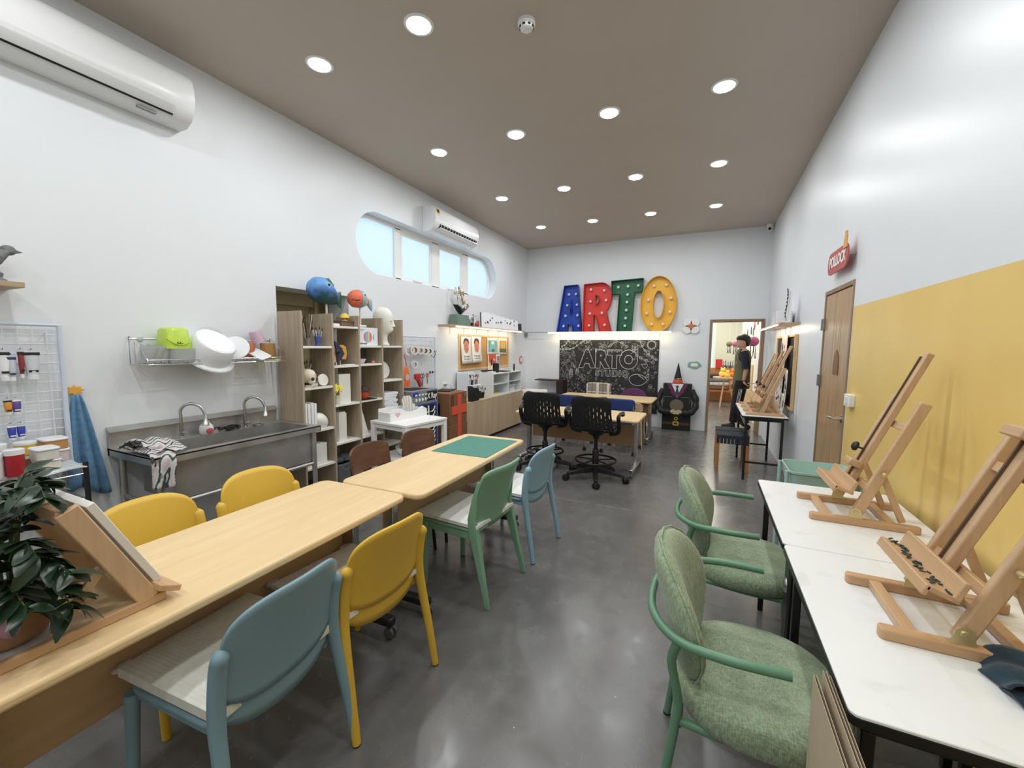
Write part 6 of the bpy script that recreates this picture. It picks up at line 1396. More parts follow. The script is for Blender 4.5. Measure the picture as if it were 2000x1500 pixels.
for ch, colr, outer, hole, bulbs in LET:
    o = thing('marquee_letter', 'large %s metal marquee letter %s with round bulbs on the lit shelf' % (colr, ch), 'letter', (LX0, YB-0.02, ZL), group='marquee letters on the lit shelf')
    spl = [[LP(*p) for p in outer]]+([[LP(*p) for p in hole]] if hole else [])
    flat_curve(spl, 'face', 'letter_'+colr, o, 0.004, TR(0, -0.01, 0) @ ONBACK)
    for s_, nm in zip(spl, ('outer_rim', 'inner_rim')):
        n = len(s_); rim = MB()
        rim.add([(x, 0.0, z) for x, z in s_]+[(x, -0.115, z) for x, z in s_], [(i, (i+1) % n, n+(i+1) % n, n+i) for i in range(n)])
        rim.build(nm, 'letter_'+colr, o, solid=0.006, smooth=35)
    for p in bulbs:
        x, z = LP(*p)
        MB().ell((x, -0.045, z), (0.028, 0.028, 0.028), 14, 8).lathe([(0.012, 0), (0.012, 0.03)], 10, TR(x, -0.014, z) @ RX(PI/2)).build('bulb', 'bulb_'+colr, o)
# blackboard with chalk drawing
m, nt, b = new_mat('blackboard')
f = noise(nt, coords(nt, (1, 1, 1)), 3.5, 6, 0.65, 1.2)
nt.links.new(ramp(nt, f, [(0.3, (30, 28, 28)), (0.55, (40, 38, 38)), (0.8, (62, 60, 60))]), b.inputs['Base Color']); b.inputs['Roughness'].default_value = 0.6
M('chalk', (190, 190, 187), 0.9); M('chalk_dim', (138, 138, 136), 0.9)
BX_, BZ0, BZ1 = (-2.735, -0.79), 0.25, 1.64
bb = thing('blackboard', 'large blackboard covered in white chalk doodles below the letters', 'blackboard', (BX_[0], YB-0.002, BZ0))
BWd, BHt = BX_[1]-BX_[0], BZ1-BZ0
MB().box(0, BWd, -0.015, 0, 0, BHt).build('board', 'blackboard', bb, smooth=0)
def outline_text(body, size, offset, loc, th, name, mat, sx=1.0, space=1.0):
    cu = bpy.data.curves.new('t', 'FONT'); cu.body = body; cu.size = size; cu.offset = offset; cu.fill_mode = 'NONE'; cu.bevel_depth = th; cu.bevel_resolution = 0
    cu.align_x = 'CENTER'; cu.align_y = 'CENTER'; cu.resolution_u = 4; cu.space_character = space
    t = bpy.data.objects.new('t', cu); COL.objects.link(t); bpy.context.view_layer.update()
    me = bpy.data.meshes.new_from_object(t.evaluated_get(bpy.context.evaluated_depsgraph_get()))
    bpy.data.objects.remove(t); bpy.data.curves.remove(cu)
    me.materials.clear(); me.materials.append(MATS[mat])
    o = bpy.data.objects.new(name, me); COL.objects.link(o); o.parent = bb; o.location = loc; o.rotation_euler = (PI/2, 0, 0); o.scale = (sx, 1, 0.4)
    return o
for chh, cx_ in (('A', -2.155), ('R', -1.865), ('T', -1.61), ('O', -1.34)):
    outline_text(chh, 0.44, 0.032, (cx_-BX_[0], -0.016, 1.245-BZ0), 0.0065, 'chalk_letter', 'chalk', 0.88)
outline_text('STUDIO', 0.165, 0.006, (-1.655-BX_[0], -0.016, 0.98-BZ0), 0.004, 'chalk_letter', 'chalk', 0.95, 1.2)
def strokes(lines, r, name, mat, closed=None):
    mb = MB()
    for k, ln in enumerate(lines):
        mb.tube([(x, -0.0165, z) for x, z in ln], r, 4)
    return mb.build(name, mat, bb, smooth=0)
def circ(cx, cy, r, n=16, ry=None): return arc(cx, cy, r, 0, 2*PI, n, ry)
def BP(px_, py_): return (-2.735+(px_-45)*0.1*0.01-BX_[0], 1.64-(py_-85)*0.1*0.01035-BZ0)   # board picture to board metres
def chain(pts, r=0.018):
    P = [BP(*p) for p in pts]; return [P]+[circ(x, y, r, 12) for x, y in P]
strokes(chain([(55, 270), (120, 270), (185, 265), (260, 265), (340, 240), (415, 195), (495, 140), (550, 100)]), 0.004, 'chalk_chain', 'chalk')
strokes(chain([(95, 215), (145, 190), (190, 150), (225, 105)], 0.014), 0.005, 'chalk_chain', 'chalk')
strokes(chain([(1640, 110), (1680, 200), (1735, 275), (1805, 345), (1880, 405), (1950, 440)]), 0.004, 'chalk_chain', 'chalk')
strokes(chain([(1590, 365), (1665, 410), (1770, 460), (1890, 495)], 0.026), 0.004, 'chalk_chain', 'chalk')
strokes(chain([(1190, 110), (1305, 140), (1400, 205)], 0.024), 0.004, 'chalk_chain', 'chalk')
sx_, sz_ = BP(1855, 175)
strokes([circ(sx_, sz_, 0.078, 24), circ(sx_, sz_, 0.066, 24)]+[[(sx_+0.082*math.cos(a), sz_+0.082*math.sin(a)), (sx_+0.1*math.cos(a), sz_+0.1*math.sin(a))] for a in [2*PI*k/14 for k in range(14)]], 0.004, 'chalk_sun', 'chalk')
cx_, cz_ = BP(1555, 260)
strokes([[(cx_+0.033*math.cos(q)+0.028*math.cos(t)*1.1, cz_+0.033*math.sin(q)+0.028*math.sin(t)*1.1) for t in [2*PI*k/14 for k in range(15)]] for q in (PI/4, 3*PI/4, 5*PI/4, 7*PI/4)]+[[(cx_, cz_), (cx_-0.07, cz_-0.09)]], 0.0035, 'chalk_clover', 'chalk')
for hx, hy, s_ in ((1745, 560, 0.05), (1120, 300, 0.02), (640, 250, 0.022)):
    x, z = BP(hx, hy); strokes([heart(x, z, s_)+[heart(x, z, s_)[0]]], 0.0035, 'chalk_heart', 'chalk')
lx, lz = BP(1610, 830)      # lemon with a leaf
strokes([bez((lx-0.15, lz+0.02), (lx-0.13, lz+0.14), (lx+0.1, lz+0.16), (lx+0.19, lz+0.01), 12)+bez((lx+0.19, lz+0.01), (lx+0.1, lz-0.15), (lx-0.12, lz-0.13), (lx-0.15, lz+0.02), 12)[1:], bez((lx+0.02, lz+0.1), (lx+0.06, lz+0.08), (lx+0.1, lz+0.05), (lx+0.13, lz+0.02), 6)], 0.0055, 'chalk_lemon', 'chalk')
strokes([bez((lx+0.15, lz+0.05), (lx+0.17, lz+0.15), (lx+0.24, lz+0.13), (lx+0.21, lz+0.08), 8)+[(lx+0.15, lz+0.05)]], 0.004, 'chalk_leaf', 'chalk')
for (bx, by), (w_, h_) in (((300, 720), (0.07, 0.17)), ((430, 690), (0.07, 0.1))):
    x, z = BP(bx, by); strokes([[(x-w_/2, z-h_/2), (x+w_/2, z-h_/2), (x+w_*0.25, z+h_/2), (x-w_*0.25, z+h_/2), (x-w_/2, z-h_/2)]]+[[(x-w_*0.4, z-h_*0.25+h_*0.2*k), (x+w_*0.4, z-h_*0.25+h_*0.2*k)] for k in range(4)], 0.0045, 'chalk_tower', 'chalk')
for k, (sx0, sy0) in enumerate(((1030, 185), (1055, 185), (1080, 185), (790, 280), (815, 280))):
    strokes([[BP(sx0, sy0+40), BP(sx0+70 if k < 3 else sx0+2, sy0-40)]], 0.004, 'chalk_line', 'chalk')
random.seed(31)
fill = MB(); fill2 = MB()
for k in range(900):
    u, v = random.uniform(0.01, 0.99), random.uniform(0.02, 0.985)
    x, z = u*BWd, v*BHt
    px_, py_ = 45+x/0.001, 85+(BHt-z)/0.001035
    if 430 < px_ < 1530 and 310 < py_ < 670: continue
    if 740 < px_ < 1350 and 680 < py_ < 815: continue
    if math.hypot(px_-1610, (py_-830)) < 190 or math.hypot(px_-1855, py_-175) < 105: continue
    if py_ > 820 and px_ > 600 and random.random() < 0.6: continue
    if px_ > 1100 and random.random() < 0.35: continue
    s_ = random.uniform(0.012, 0.036); kind = random.randrange(7); a0 = random.uniform(0, 6.28); t_ = fill if random.random() < 0.4 else fill2
    def rot(p): return (x+s_*(p[0]*math.cos(a0)-p[1]*math.sin(a0)), -0.0162, z+s_*(p[0]*math.sin(a0)+p[1]*math.cos(a0)))
    if kind == 0: P = [(math.cos(t), math.sin(t)) for t in [2*PI*i/10 for i in range(11)]]
    elif kind == 1: P = [(0.15*t*math.cos(t), 0.15*t*math.sin(t)) for t in [0.6*i for i in range(12)]]
    elif kind == 2: P = [((1 if i % 2 else 0.45)*math.cos(PI*i/5), (1 if i % 2 else 0.45)*math.sin(PI*i/5)) for i in range(11)]
    elif kind == 3: P = [(-1+2*i/8, 0.5*math.sin(i*1.57)) for i in range(9)]
    elif kind == 4: P = [(-1, -0.6), (1, -0.6), (1, 0.6), (-1, 0.6), (-1, -0.6)]
    elif kind == 5: P = [(math.cos(t), 0.4*math.sin(t)) for t in [2*PI*i/8 for i in range(9)]]
    else: P = [(-1, -1), (0, 1), (1, -1), (-1, -1)]
    t_.tube([rot(p) for p in P], 0.0034, 3)
fo_ = fill.build('chalk_doodles', 'chalk', bb, smooth=0); fo_['kind'] = 'stuff'
fo_ = fill2.build('chalk_doodles', 'chalk_dim', bb, smooth=0); fo_['kind'] = 'stuff'
# wall ornaments
fs = thing('flower_wall_sign', 'white four-petal flower wall sign with an orange centre', 'sign', (-0.26, YB, 1.89))
M('orange_dot', (214, 110, 62), 0.5)
for sx in (-1, 1):
    for sz in (-1, 1): MB().prism(oval(sx*0.062, sz*0.06, 0.076, 0.076), 0.012, 0.03, ONBACK).build('petal', 'white_paint', fs, bevel=0.003)
MB().lathe([(0.0, 0.04), (0.042, 0.04), (0.046, 0.03)], 20, RX(PI/2)).build('centre', 'orange_dot', fs)
for k in range(12):
    a = 2*PI*k/12; MB().ell((0.064*math.cos(a), -0.031, 0.064*math.sin(a)), (0.005, 0.002, 0.005), 6, 4).build('dot', 'orange_dot', fs)
ts = thing('outlet_cover', 'teal cloud-shaped socket cover beside the doorway', 'socket', (-0.178, YB, 1.19))
cl = []
for k in range(40):
    a = 2*PI*k/40; cl.append((0.115*math.cos(a)*(1+0.06*math.cos(5*a)), 0.066*math.sin(a)*(1+0.1*math.cos(5*a+1))))
MB().prism(cl, 0, 0.01, ONBACK).build('cover', 'cover_teal', ts, bevel=0.002)
MB().box(-0.055, 0.055, -0.016, -0.01, -0.028, 0.03).build('socket_plate', 'white_plastic', ts, bevel=0.002)
for s in (-0.022, 0.025): MB().box(s-0.016, s+0.016, -0.018, -0.016, -0.012, 0.012).build('socket', 'lid_white', ts, bevel=0.001)
# costume box leaning on the back wall
cs = thing('cardboard_costume', 'black cardboard suit costume with white shirt, tie and folded arms', 'costume', (-0.437, 7.985, 0))
M('suit_black', (22, 23, 24), 0.65, var=0.1, scale=20); M('lapel', (104, 38, 82), 0.6); M('tie_green', (38, 78, 72), 0.6); M('hand_tan', (196, 176, 138), 0.7); M('gold', (232, 196, 40), 0.4); M('belt', (92, 56, 34), 0.7); M('hole_grey', (112, 102, 88), 0.9)
MB().box(-0.24, 0.24, 0.0, 0.165, 0, 0.85).build('torso_box', 'suit_black', cs, bevel=0.004)
MB().prism([(-0.115, 0.85), (0.12, 0.85), (0.0, 0.6)], 0.001, 0.004, ONBACK).build('shirt', 'box_white', cs, smooth=0)
MB().prism([(-0.17, 0.85), (-0.1, 0.85), (0.0, 0.63), (-0.005, 0.585), (-0.12, 0.7), (-0.1, 0.73), (-0.14, 0.755)], 0.004, 0.009, ONBACK).build('lapel', 'lapel', cs, bevel=0.001)
MB().prism([(0.175, 0.85), (0.105, 0.85), (0.0, 0.63), (0.01, 0.585), (0.13, 0.71), (0.105, 0.735), (0.145, 0.765)], 0.004, 0.009, ONBACK).build('lapel', 'lapel', cs, bevel=0.001)
MB().prism([(-0.03, 0.8), (0.0, 0.825), (0.03, 0.8), (0.012, 0.775), (0.03, 0.68), (0.0, 0.64), (-0.03, 0.68), (-0.012, 0.775)], 0.004, 0.008, ONBACK).build('tie', 'tie_green', cs, smooth=0)
MB().lathe([(0.0, 0), (0.115, 0), (0.115, 0.003)], 28, TR(0.0, -0.003, 0.455) @ RX(PI/2)).build('face_hole', 'hole_grey', cs)
for s in (-1, 1):
    P = smoothpath([(s*0.23, 0.06, 0.73), (s*0.3, 0.03, 0.62), (s*0.315, -0.01, 0.47), (s*0.26, -0.06, 0.36), (s*0.16, -0.085, 0.34), (s*0.1, -0.09, 0.35)], 5)
    MB().tube(P, [0.054+0.007*math.sin(i*1.3) for i in range(len(P))], 10).build('sleeve', 'suit_black', cs, smooth=60)
    hp_ = MB().ell((s*0.05, -0.1, 0.35), (0.06, 0.018, 0.035), 12, 8)
    for k in range(4): hp_.tube([(s*0.03, -0.112, 0.37-0.016*k), (-s*0.02, -0.116, 0.365-0.016*k), (-s*0.045, -0.112, 0.355-0.014*k)], 0.0085, 6)
    hp_.tube([(s*0.06, -0.11, 0.375), (s*0.03, -0.118, 0.4)], 0.009, 6)
    hp_.build('hand', 'hand_tan', cs, smooth=70)
    dash = MB()
    for k in range(6): dash.box(s*0.14-0.07+0.024*k, s*0.14-0.058+0.024*k, -0.002, 0, 0.605, 0.61)
    for k in range(4): dash.box(s*0.22-0.003, s*0.22+0.003, -0.002, 0, 0.5+0.026*k, 0.512+0.026*k)
    dash.build('pocket_stitch', 'chalk', cs, smooth=0)
MB().box(-0.225, 0.225, -0.004, 0, 0.1, 0.145).build('belt', 'belt', cs, smooth=0)
bk_ = MB(); bk_.box(-0.05, 0.045, -0.01, -0.004, 0.09, 0.105).box(-0.05, 0.045, -0.01, -0.004, 0.145, 0.16).box(-0.05, -0.035, -0.01, -0.004, 0.105, 0.145).box(0.03, 0.045, -0.01, -0.004, 0.105, 0.145); bk_.build('buckle', 'gold', cs)
MB().tube([(0.0+0.026*math.cos(a), -0.012, 0.215+0.026*math.sin(a)) for a in [2*PI*k/20 for k in range(20)]], 0.008, 8, closed=True).build('ring', 'gold', cs)
ht = thing('pointed_hat', 'pointed black hat with a red band on top of the costume', 'hat', (-0.437, 8.06, 0.852))
MB().lathe([(0.085, 0), (0.088, 0.015), (0.07, 0.075)], 24).build('band', 'clay_red', ht)
MB().lathe([(0.071, 0.072), (0.036, 0.22), (0.004, 0.375), (0.0, 0.378)], 24).build('cone', 'suit_black', ht)
random.seed(2)
for k in range(7):
    a = -PI/2+random.uniform(-0.9, 0.9); MB().ell((0.071*math.cos(a), 0.071*math.sin(a), 0.08+random.uniform(0, 0.015)), (0.008, 0.008, 0.008), 8, 6).build('bead', ['gold', 'box_white'][k % 2], ht)
# low unit, desk and bundles in the back left corner
dk_ = thing('wall_desk', 'dark brown small wall desk left of the blackboard', 'desk', (0, 0, 0))
M('dark_brown', (46, 28, 24), 0.5)
MB().box(-3.17, -2.56, 7.86, YB-0.02, 0.81, 0.83).build('desktop', 'dark_brown', dk_, bevel=0.002)
MB().box(-2.7, -2.56, 7.86, YB-0.02, 0.0, 0.81).build('end_panel', 'dark_brown', dk_, bevel=0.002)
cu_ = thing('corner_shelf', 'low white shelf with striped ends in the back left corner', 'shelf unit', (-3.44, 7.3, 0))
MB().box(0, 0.62, 0, 0.5, 0.54, 0.56).build('top_panel', 'white_paint', cu_, bevel=0.002)
MB().box(0, 0.62, 0.02, 0.5, 0.0, 0.54).build('body', 'lid_white', cu_)
for k in range(6): MB().box(0, 0.62, 0.0, 0.02, 0.04+0.085*k, 0.08+0.085*k).build('stripe', 'box_black', cu_)
M('pink_cloth', (224, 130, 150), 0.8); M('roll_white', (228, 224, 216), 0.7)
tag(MB().loft(body_rings([(-0.2, 0.03, 0.02, 0.01), (-0.12, 0.05, 0.11, 0.05), (0.0, 0.055, 0.12, 0.06), (0.1, 0.04, 0.08, 0.04), (0.16, 0.03, 0.02, 0.01)])).build('pink_bundle', 'pink_cloth', loc=(-3.3, 7.52, 0.56), smooth=80, fix=True), 'pink cloth bundle on the corner shelf', 'bundle')
for k, (x, y, a) in enumerate(((-3.1, 7.45, 0.2), (-3.12, 7.6, -0.15), (-2.95, 7.55, 0.5))):
    tag(MB().lathe([(0.045, -0.16), (0.05, -0.14), (0.05, 0.14), (0.045, 0.16)], 16, RY(PI/2)).build('paper_roll', 'roll_white', loc=(x, y, 0.61), rot=(0, 0, a)), 'white paper roll on the corner shelf, %s' % ['nearest the viewer', 'nearest the wall', 'rightmost'][k], 'paper roll', 'paper rolls on the corner shelf')

# ================================================================ black drafting chairs
M('chair_black', (22, 22, 24), 0.45); M('ring_metal', (52, 50, 48), 0.3, 0.8)
def drafting_chair(label, loc, rz):
    c = thing('drafting_chair', label, 'chair', loc, rz, 'black drafting chairs')
    # slotted shell: back sweeping into the seat
    cols, rows = 66, 46; vs = []; fs = []
    prof = smoothpath([(0.2, 0.575), (0.1, 0.562), (-0.05, 0.56), (-0.16, 0.58), (-0.22, 0.64), (-0.25, 0.74), (-0.275, 0.86), (-0.295, 0.975)], 8)
    N = len(prof)
    for i in range(N):
        f_ = i/(N-1); y, z = prof[i][0], prof[i][1]
        w_ = 0.215+0.02*math.sin(PI*min(1, f_*1.3))
        if f_ > 0.9: w_ -= 0.06*((f_-0.9)/0.1)**2.2
        if f_ < 0.12: w_ -= 0.05*((0.12-f_)/0.12)**2
        for j in range(cols+1):
            u = -1+2*j/cols; curl = 0.05*u*u*(1 if f_ > 0.5 else 0.4)
            yy = y+(curl if f_ > 0.45 else 0); zz = z+(0.02*u*u if f_ <= 0.45 else 0)
            vs.append((u*w_, yy, zz))
    for i in range(N-1):
        f_ = i/(N-1)
        for j in range(cols):
            k = j//2
            hole = False
            if j % 6 == 2 and 6 <= j <= 62:
                ph = (j//6) % 2
                for a, b_ in ((0.52, 0.57), (0.6, 0.665), (0.7, 0.765), (0.8, 0.84)):
                    if a+0.035*ph < f_ < b_+0.035*ph and not (a > 0.75 and (j < 14 or j > 54)): hole = True
            if not hole:
                q = i*(cols+1)+j; fs.append((q, q+1, q+cols+2, q+cols+1))
    MB().add(vs, fs).build('shell', 'chair_black', c, solid=0.016, smooth=50)
    MB().prism(rrect(-0.2, 0.2, -0.14, 0.21, 0.07), 0.575, 0.605).build('seat_pad', 'chair_black', c, bevel=0.012, seg=3)
    for s in (-1, 1):
        P = smoothpath([(s*0.16, -0.03, 0.545), (s*0.25, -0.05, 0.57), (s*0.275, -0.09, 0.65), (s*0.275, -0.14, 0.745), (s*0.275, -0.08, 0.775), (s*0.275, 0.06, 0.77), (s*0.272, 0.1, 0.74)], 5)
        MB().tube(P, 0.017, 8, flat=1.5).build('armrest', 'chair_black', c, smooth=70)
    MB().lathe([(0.1, 0.555), (0.09, 0.53), (0.04, 0.5), (0.03, 0.47)], 18).build('seat_mount', 'chair_black', c)
    MB().lathe([(0.036, 0.08), (0.036, 0.33), (0.03, 0.345), (0.022, 0.35), (0.022, 0.5)], 16).build('gas_column', 'chair_black', c)
    rg_ = MB().tube([(0.225*math.cos(a), 0.225*math.sin(a), 0.225) for a in [2*PI*k/40 for k in range(40)]], 0.011, 8, closed=True).build('foot_ring', 'ring_metal', c, smooth=70)
    for k in range(5):
        a = 2*PI*k/5+0.6; MB().bar((0.025*math.cos(a), 0.025*math.sin(a), 0.225), (0.22*math.cos(a), 0.22*math.sin(a), 0.225), 0.014, 0.012).build('spoke', 'chair_black', rg_)
    for k in range(5):
        a = 2*PI*k/5-PI/2+0.3; d = Vector((math.cos(a), math.sin(a), 0))
        lg = MB().loft([[tuple(d*t+Vector((-d.y, d.x, 0))*(q*w_)+Vector((0, 0, z+h_*e))) for q, e in ((-1, 0), (1, 0), (0.7, 1), (-0.7, 1))] for t, w_, z, h_ in ((0.02, 0.032, 0.085, 0.07), (0.18, 0.028, 0.078, 0.05), (0.33, 0.02, 0.058, 0.035))]).build('base_leg', 'chair_black', c, bevel=0.006, fix=True)
        x, y = d.x*0.345, d.y*0.345; cm = MB()
        for s in (-1, 1): cm.lathe([(0.014, -0.014), (0.034, -0.011), (0.034, 0.011), (0.014, 0.014)], 14, TR(x, y, 0.034) @ RZ(a+0.7) @ TR(s*0.018, 0, 0) @ RY(PI/2))
        cm.lathe([(0.01, 0.03), (0.022, 0.045), (0.01, 0.066)], 10, TR(x, y, 0)).build('caster', 'rubber', lg)
    return c
drafting_chair('black slotted drafting chair with foot ring, left one of the pair', (-1.745, 4.70, 0), Q(8))
drafting_chair('black slotted drafting chair with foot ring, right one of the pair', (-1.08, 4.56, 0), Q(-2))
# mobile chairs with blue backs, between the two flip tables
M('navy_back', (44, 66, 132), 0.6, var=0.06, scale=60)
def mobile_chair(label, loc, rz, mat, w=0.22, h0=0.6, h1=0.8, shape=None, group=None, wheels=True, frame='chrome'):
    c = thing('tube_frame_chair', label, 'chair', loc, rz, group)
    arch_shell(w, h0, h1, 0.05 if shape is None else shape, 0.03, 4 if shape is None else 2.2, 4, lambda u, v: -0.225-0.03*v+0.04*u*u, 16, 6).build('backrest', mat, c, solid=0.03, smooth=60, bevel=0.004)
    MB().prism(rrect(-0.21, 0.21, -0.19, 0.21, 0.06), 0.42, 0.465).build('seat', mat, c, bevel=0.014, seg=3)
    for s in (-1, 1):
        MB().tube(smoothpath([(s*0.2, -0.24, h0+0.08), (s*0.2, -0.215, 0.46), (s*0.2, -0.19, 0.42), (s*0.21, 0.15, 0.415), (s*0.22, 0.2, 0.38), (s*0.225, 0.23, 0.05)], 4), 0.011, 8).build('side_frame', frame, c, smooth=70)
        MB().tube([(s*0.2, -0.19, 0.42), (s*0.225, -0.24, 0.05)], 0.011, 8).build('rear_leg', frame, c)
        if wheels:
            for y in (0.23, -0.24): caster(c, s*0.225, y, 0.026, 'rubber')
        else:
            for y in (0.23, -0.24): MB().tube([(s*0.225, y, 0), (s*0.225, y, 0.052)], 0.011, 8).build('foot', frame, c)
    return c
mobile_chair('navy blue chair on casters behind the left drafting chair', (-1.77, 6.02, 0), Q(2), 'navy_back', group='navy chairs at the flip tables', h0=0.63)
mobile_chair('navy blue chair on casters behind the right drafting chair', (-1.06, 6.02, 0), Q(-2), 'navy_back', group='navy chairs at the flip tables', h0=0.62, h1=0.785)
m, nt, b = new_mat('plaid')
v = coords(nt, (1, 1, 1)); sp_ = nt.nodes.new('ShaderNodeSeparateXYZ'); nt.links.new(v, sp_.inputs[0])
def band(sock, freq, thr, off=0.0):
    mm = nt.nodes.new('ShaderNodeMath'); mm.operation = 'MULTIPLY_ADD'; mm.inputs[1].default_value = freq; mm.inputs[2].default_value = 50+off; nt.links.new(sock, mm.inputs[0])
    fr_ = nt.nodes.new('ShaderNodeMath'); fr_.operation = 'FRACT'; nt.links.new(mm.outputs[0], fr_.inputs[0])
    l_ = nt.nodes.new('ShaderNodeMath'); l_.operation = 'LESS_THAN'; l_.inputs[1].default_value = thr; nt.links.new(fr_.outputs[0], l_.inputs[0]); return l_.outputs[0]
def mixc(fac, a, bcol):
    mx = nt.nodes.new('ShaderNodeMix'); mx.data_type = 'RGBA'; nt.links.new(fac, mx.inputs['Factor'])
    if isinstance(a, tuple): mx.inputs['A'].default_value = rgb(a)
    else: nt.links.new(a, mx.inputs['A'])
    mx.inputs['B'].default_value = rgb(bcol); return mx.outputs['Result']
c1_ = mixc(band(sp_.outputs[0], 5, 0.25), (140, 130, 122), (216, 206, 186)); c1_ = mixc(band(sp_.outputs[0], 5, 0.06, 0.06), c1_, (110, 100, 92)); c1_ = mixc(band(sp_.outputs[2], 6, 0.12), c1_, (206, 196, 178)); c1_ = mixc(band(sp_.outputs[0], 5, 0.05, 0.4), c1_, (96, 88, 84))
nt.links.new(c1_, b.inputs['Base Color']); b.inputs['Roughness'].default_value = 0.9
pc = mobile_chair('plaid-backed chair facing us at the far flip table', (-1.75, 7.28, 0), PI, 'plaid', w=0.225, h0=0.58, h1=0.85, wheels=False)
M('purple_fabric', (98, 48, 92), 0.85, var=0.08, scale=60)
mobile_chair('purple round-backed chair at the far flip table', (-1.13, 7.3, 0), PI, 'purple_fabric', w=0.225, h0=0.48, h1=0.78, shape=0.2, wheels=False, frame='black_frame')
wc = thing('wooden_chair', 'pale bent-wood chair at the right end between the flip tables', 'chair', (-1.0, 6.5, 0), 0)
wood('pale_ply', (196, 160, 116), (218, 184, 140), axis=0, scale=7, rough=0.45)
arch_shell(0.19, 0.53, 0.69, 0.06, 0.03, 2.4, 4, lambda u, v: -0.22-0.03*v+0.05*u*u).build('backrest', 'pale_ply', wc, solid=0.012, smooth=60)
MB().prism(rrect(-0.2, 0.2, -0.18, 0.2, 0.06), 0.425, 0.44).build('seat', 'pale_ply', wc, bevel=0.004)
for s in (-1, 1):
    MB().tube([(s*0.2, -0.25, 0), (s*0.17, -0.17, 0.43), (s*0.165, -0.21, 0.57)], [0.011, 0.015, 0.011], 10).build('rear_leg', 'pale_ply', wc)
    MB().tube([(s*0.19, 0.2, 0), (s*0.16, 0.15, 0.43)], [0.011, 0.015], 10).build('leg', 'pale_ply', wc)
# ================================================================ right wall and worktables
def table_easel(label, loc, mast, rz=0.0, stained=False, ledge_z=0.1, group='wooden tabletop easels on the white tables', knob=True, cat='easel'):
    """faces -x, leans back towards +x"""
    e = thing('wooden_easel', label, cat, loc, rz, group)
    for s in (-1, 1):
        y = s*0.14
        MB().prism(rrect(-0.19, 0.185, -0.016, 0.016, 0.012), 0, 0.03, TR(0, y, 0)).build('base_rail', 'beech_x', e, bevel=0.004)
        a, b_ = Vector((-0.03, y*0.95, 0.035)), Vector((0.165, y*0.95, 0.535))
        MB().bar(a, b_, 0.024, 0.04, (-1, 0, 0.38)).build('upright', 'beech', e, bevel=0.005)
        MB().bar((0.055, y*0.95-s*0.022, 0.23), (0.135, y*0.95-s*0.022, 0.03), 0.014, 0.024, (1, 0, 0)).build('strut', 'beech', e, bevel=0.003)
        MB().prism([(-0.055, 0.012), (-0.005, 0.012), (-0.012, 0.05), (-0.03, 0.062), (-0.045, 0.05)], -0.002, 0.002, TR(0, y*0.95-0.014, 0.018) @ RX(PI/2)).lathe([(0.008, 0), (0.006, 0.004)], 10, TR(-0.03, y*0.95-0.016, 0.06) @ RX(PI/2)).build('hinge', 'brass', e)
        MB().lathe([(0.009, 0), (0.009, 0.012), (0.004, 0.016)], 10, TR(0.05, y*0.95-s*0.0+0.018*s, 0.235) @ RX(-s*PI/2)).build('wing_nut', 'brass', e)
    MB().bar((-0.12, -0.14, 0.015), (-0.12, 0.14, 0.015), 0.03, 0.024).build('cross_rail', 'beech_y', e, bevel=0.003)
    MB().bar((0.1, -0.14, 0.015), (0.1, 0.14, 0.015), 0.03, 0.024).build('cross_rail', 'beech_y', e, bevel=0.003)
    def on(t, off=0.0): return Vector((-0.03+0.39*t*0.93+off*-0.93, 0, 0.035+t*0.93+off*0.36))
    for t in (0.13, 0.42):
        p = on(t); MB().bar((p.x, -0.125, p.z), (p.x, 0.125, p.z), 0.022, 0.03, (1, 0, 2.56)).build('cross_bar', 'beech_y', e, bevel=0.003)
    a, b_ = on(0.08, 0.03), on(mast, 0.03)
    MB().bar(a, b_, 0.036, 0.026, (-1, 0, 0.38)).build('mast', 'beech', e, bevel=0.004)
    a, b_ = on(0.1, 0.046), on(mast-0.02, 0.046)
    MB().bar((a.x, 0.013, a.z), (b_.x, 0.013, b_.z), 0.006, 0.008, (-1, 0, 0.38)).build('mast_groove', 'groove', e)
    p = on(ledge_z, 0.055)
    lg = MB().bar((p.x-0.03, -0.15, p.z), (p.x-0.03, 0.15, p.z), 0.07, 0.014, (0.38, 0, 1)).build('canvas_ledge', 'beech_y', e, bevel=0.003)
    MB().bar((p.x-0.062, -0.15, p.z+0.004), (p.x-0.062, 0.15, p.z+0.004), 0.012, 0.03, (0.38, 0, 1)).build('ledge_lip', 'beech_y', lg, bevel=0.003)
    MB().bar((p.x, -0.16, p.z+0.02), (p.x, 0.16, p.z+0.02), 0.014, 0.05, (0.38, 0, 1)).build('ledge_back', 'beech_y', lg, bevel=0.003)
    if stained:
        random.seed(17); st_ = MB()
        for k in range(46):
            y = -0.145+0.29*random.random(); d = random.uniform(-0.02, 0.02)
            st_.bar((p.x-0.03+d, y, p.z+0.0085-d*0.38), (p.x-0.03+d+0.012, y+random.uniform(-0.02, 0.02), p.z+0.0085-d*0.38), 0.005, 0.002)
        st_.build('paint_stains', 'stain_green', lg)
    tt_ = min(mast-0.06, 0.62)
    q = on(0.18 if not stained else mast-0.03, 0.07)
    hb = on(0.2, 0.06) if not stained else on(mast-0.06, 0.06)
    MB().bar((hb.x, -0.04, hb.z), (hb.x, 0.04, hb.z), 0.05, 0.03, (0.38, 0, 1)).build('canvas_clamp', 'beech_y', e, bevel=0.004)
    if knob:
        kb = on(0.27, 0.075) if not stained else on(mast+0.01, 0.06)
        MB().lathe([(0.004, -0.02), (0.004, 0.0), (0.02, 0.002), (0.022, 0.012), (0.014, 0.02), (0.0, 0.021)], 10, TR(kb.x, 0, kb.z) @ RY(Q(-70))).build('knob', 'rubber', e)
    return e
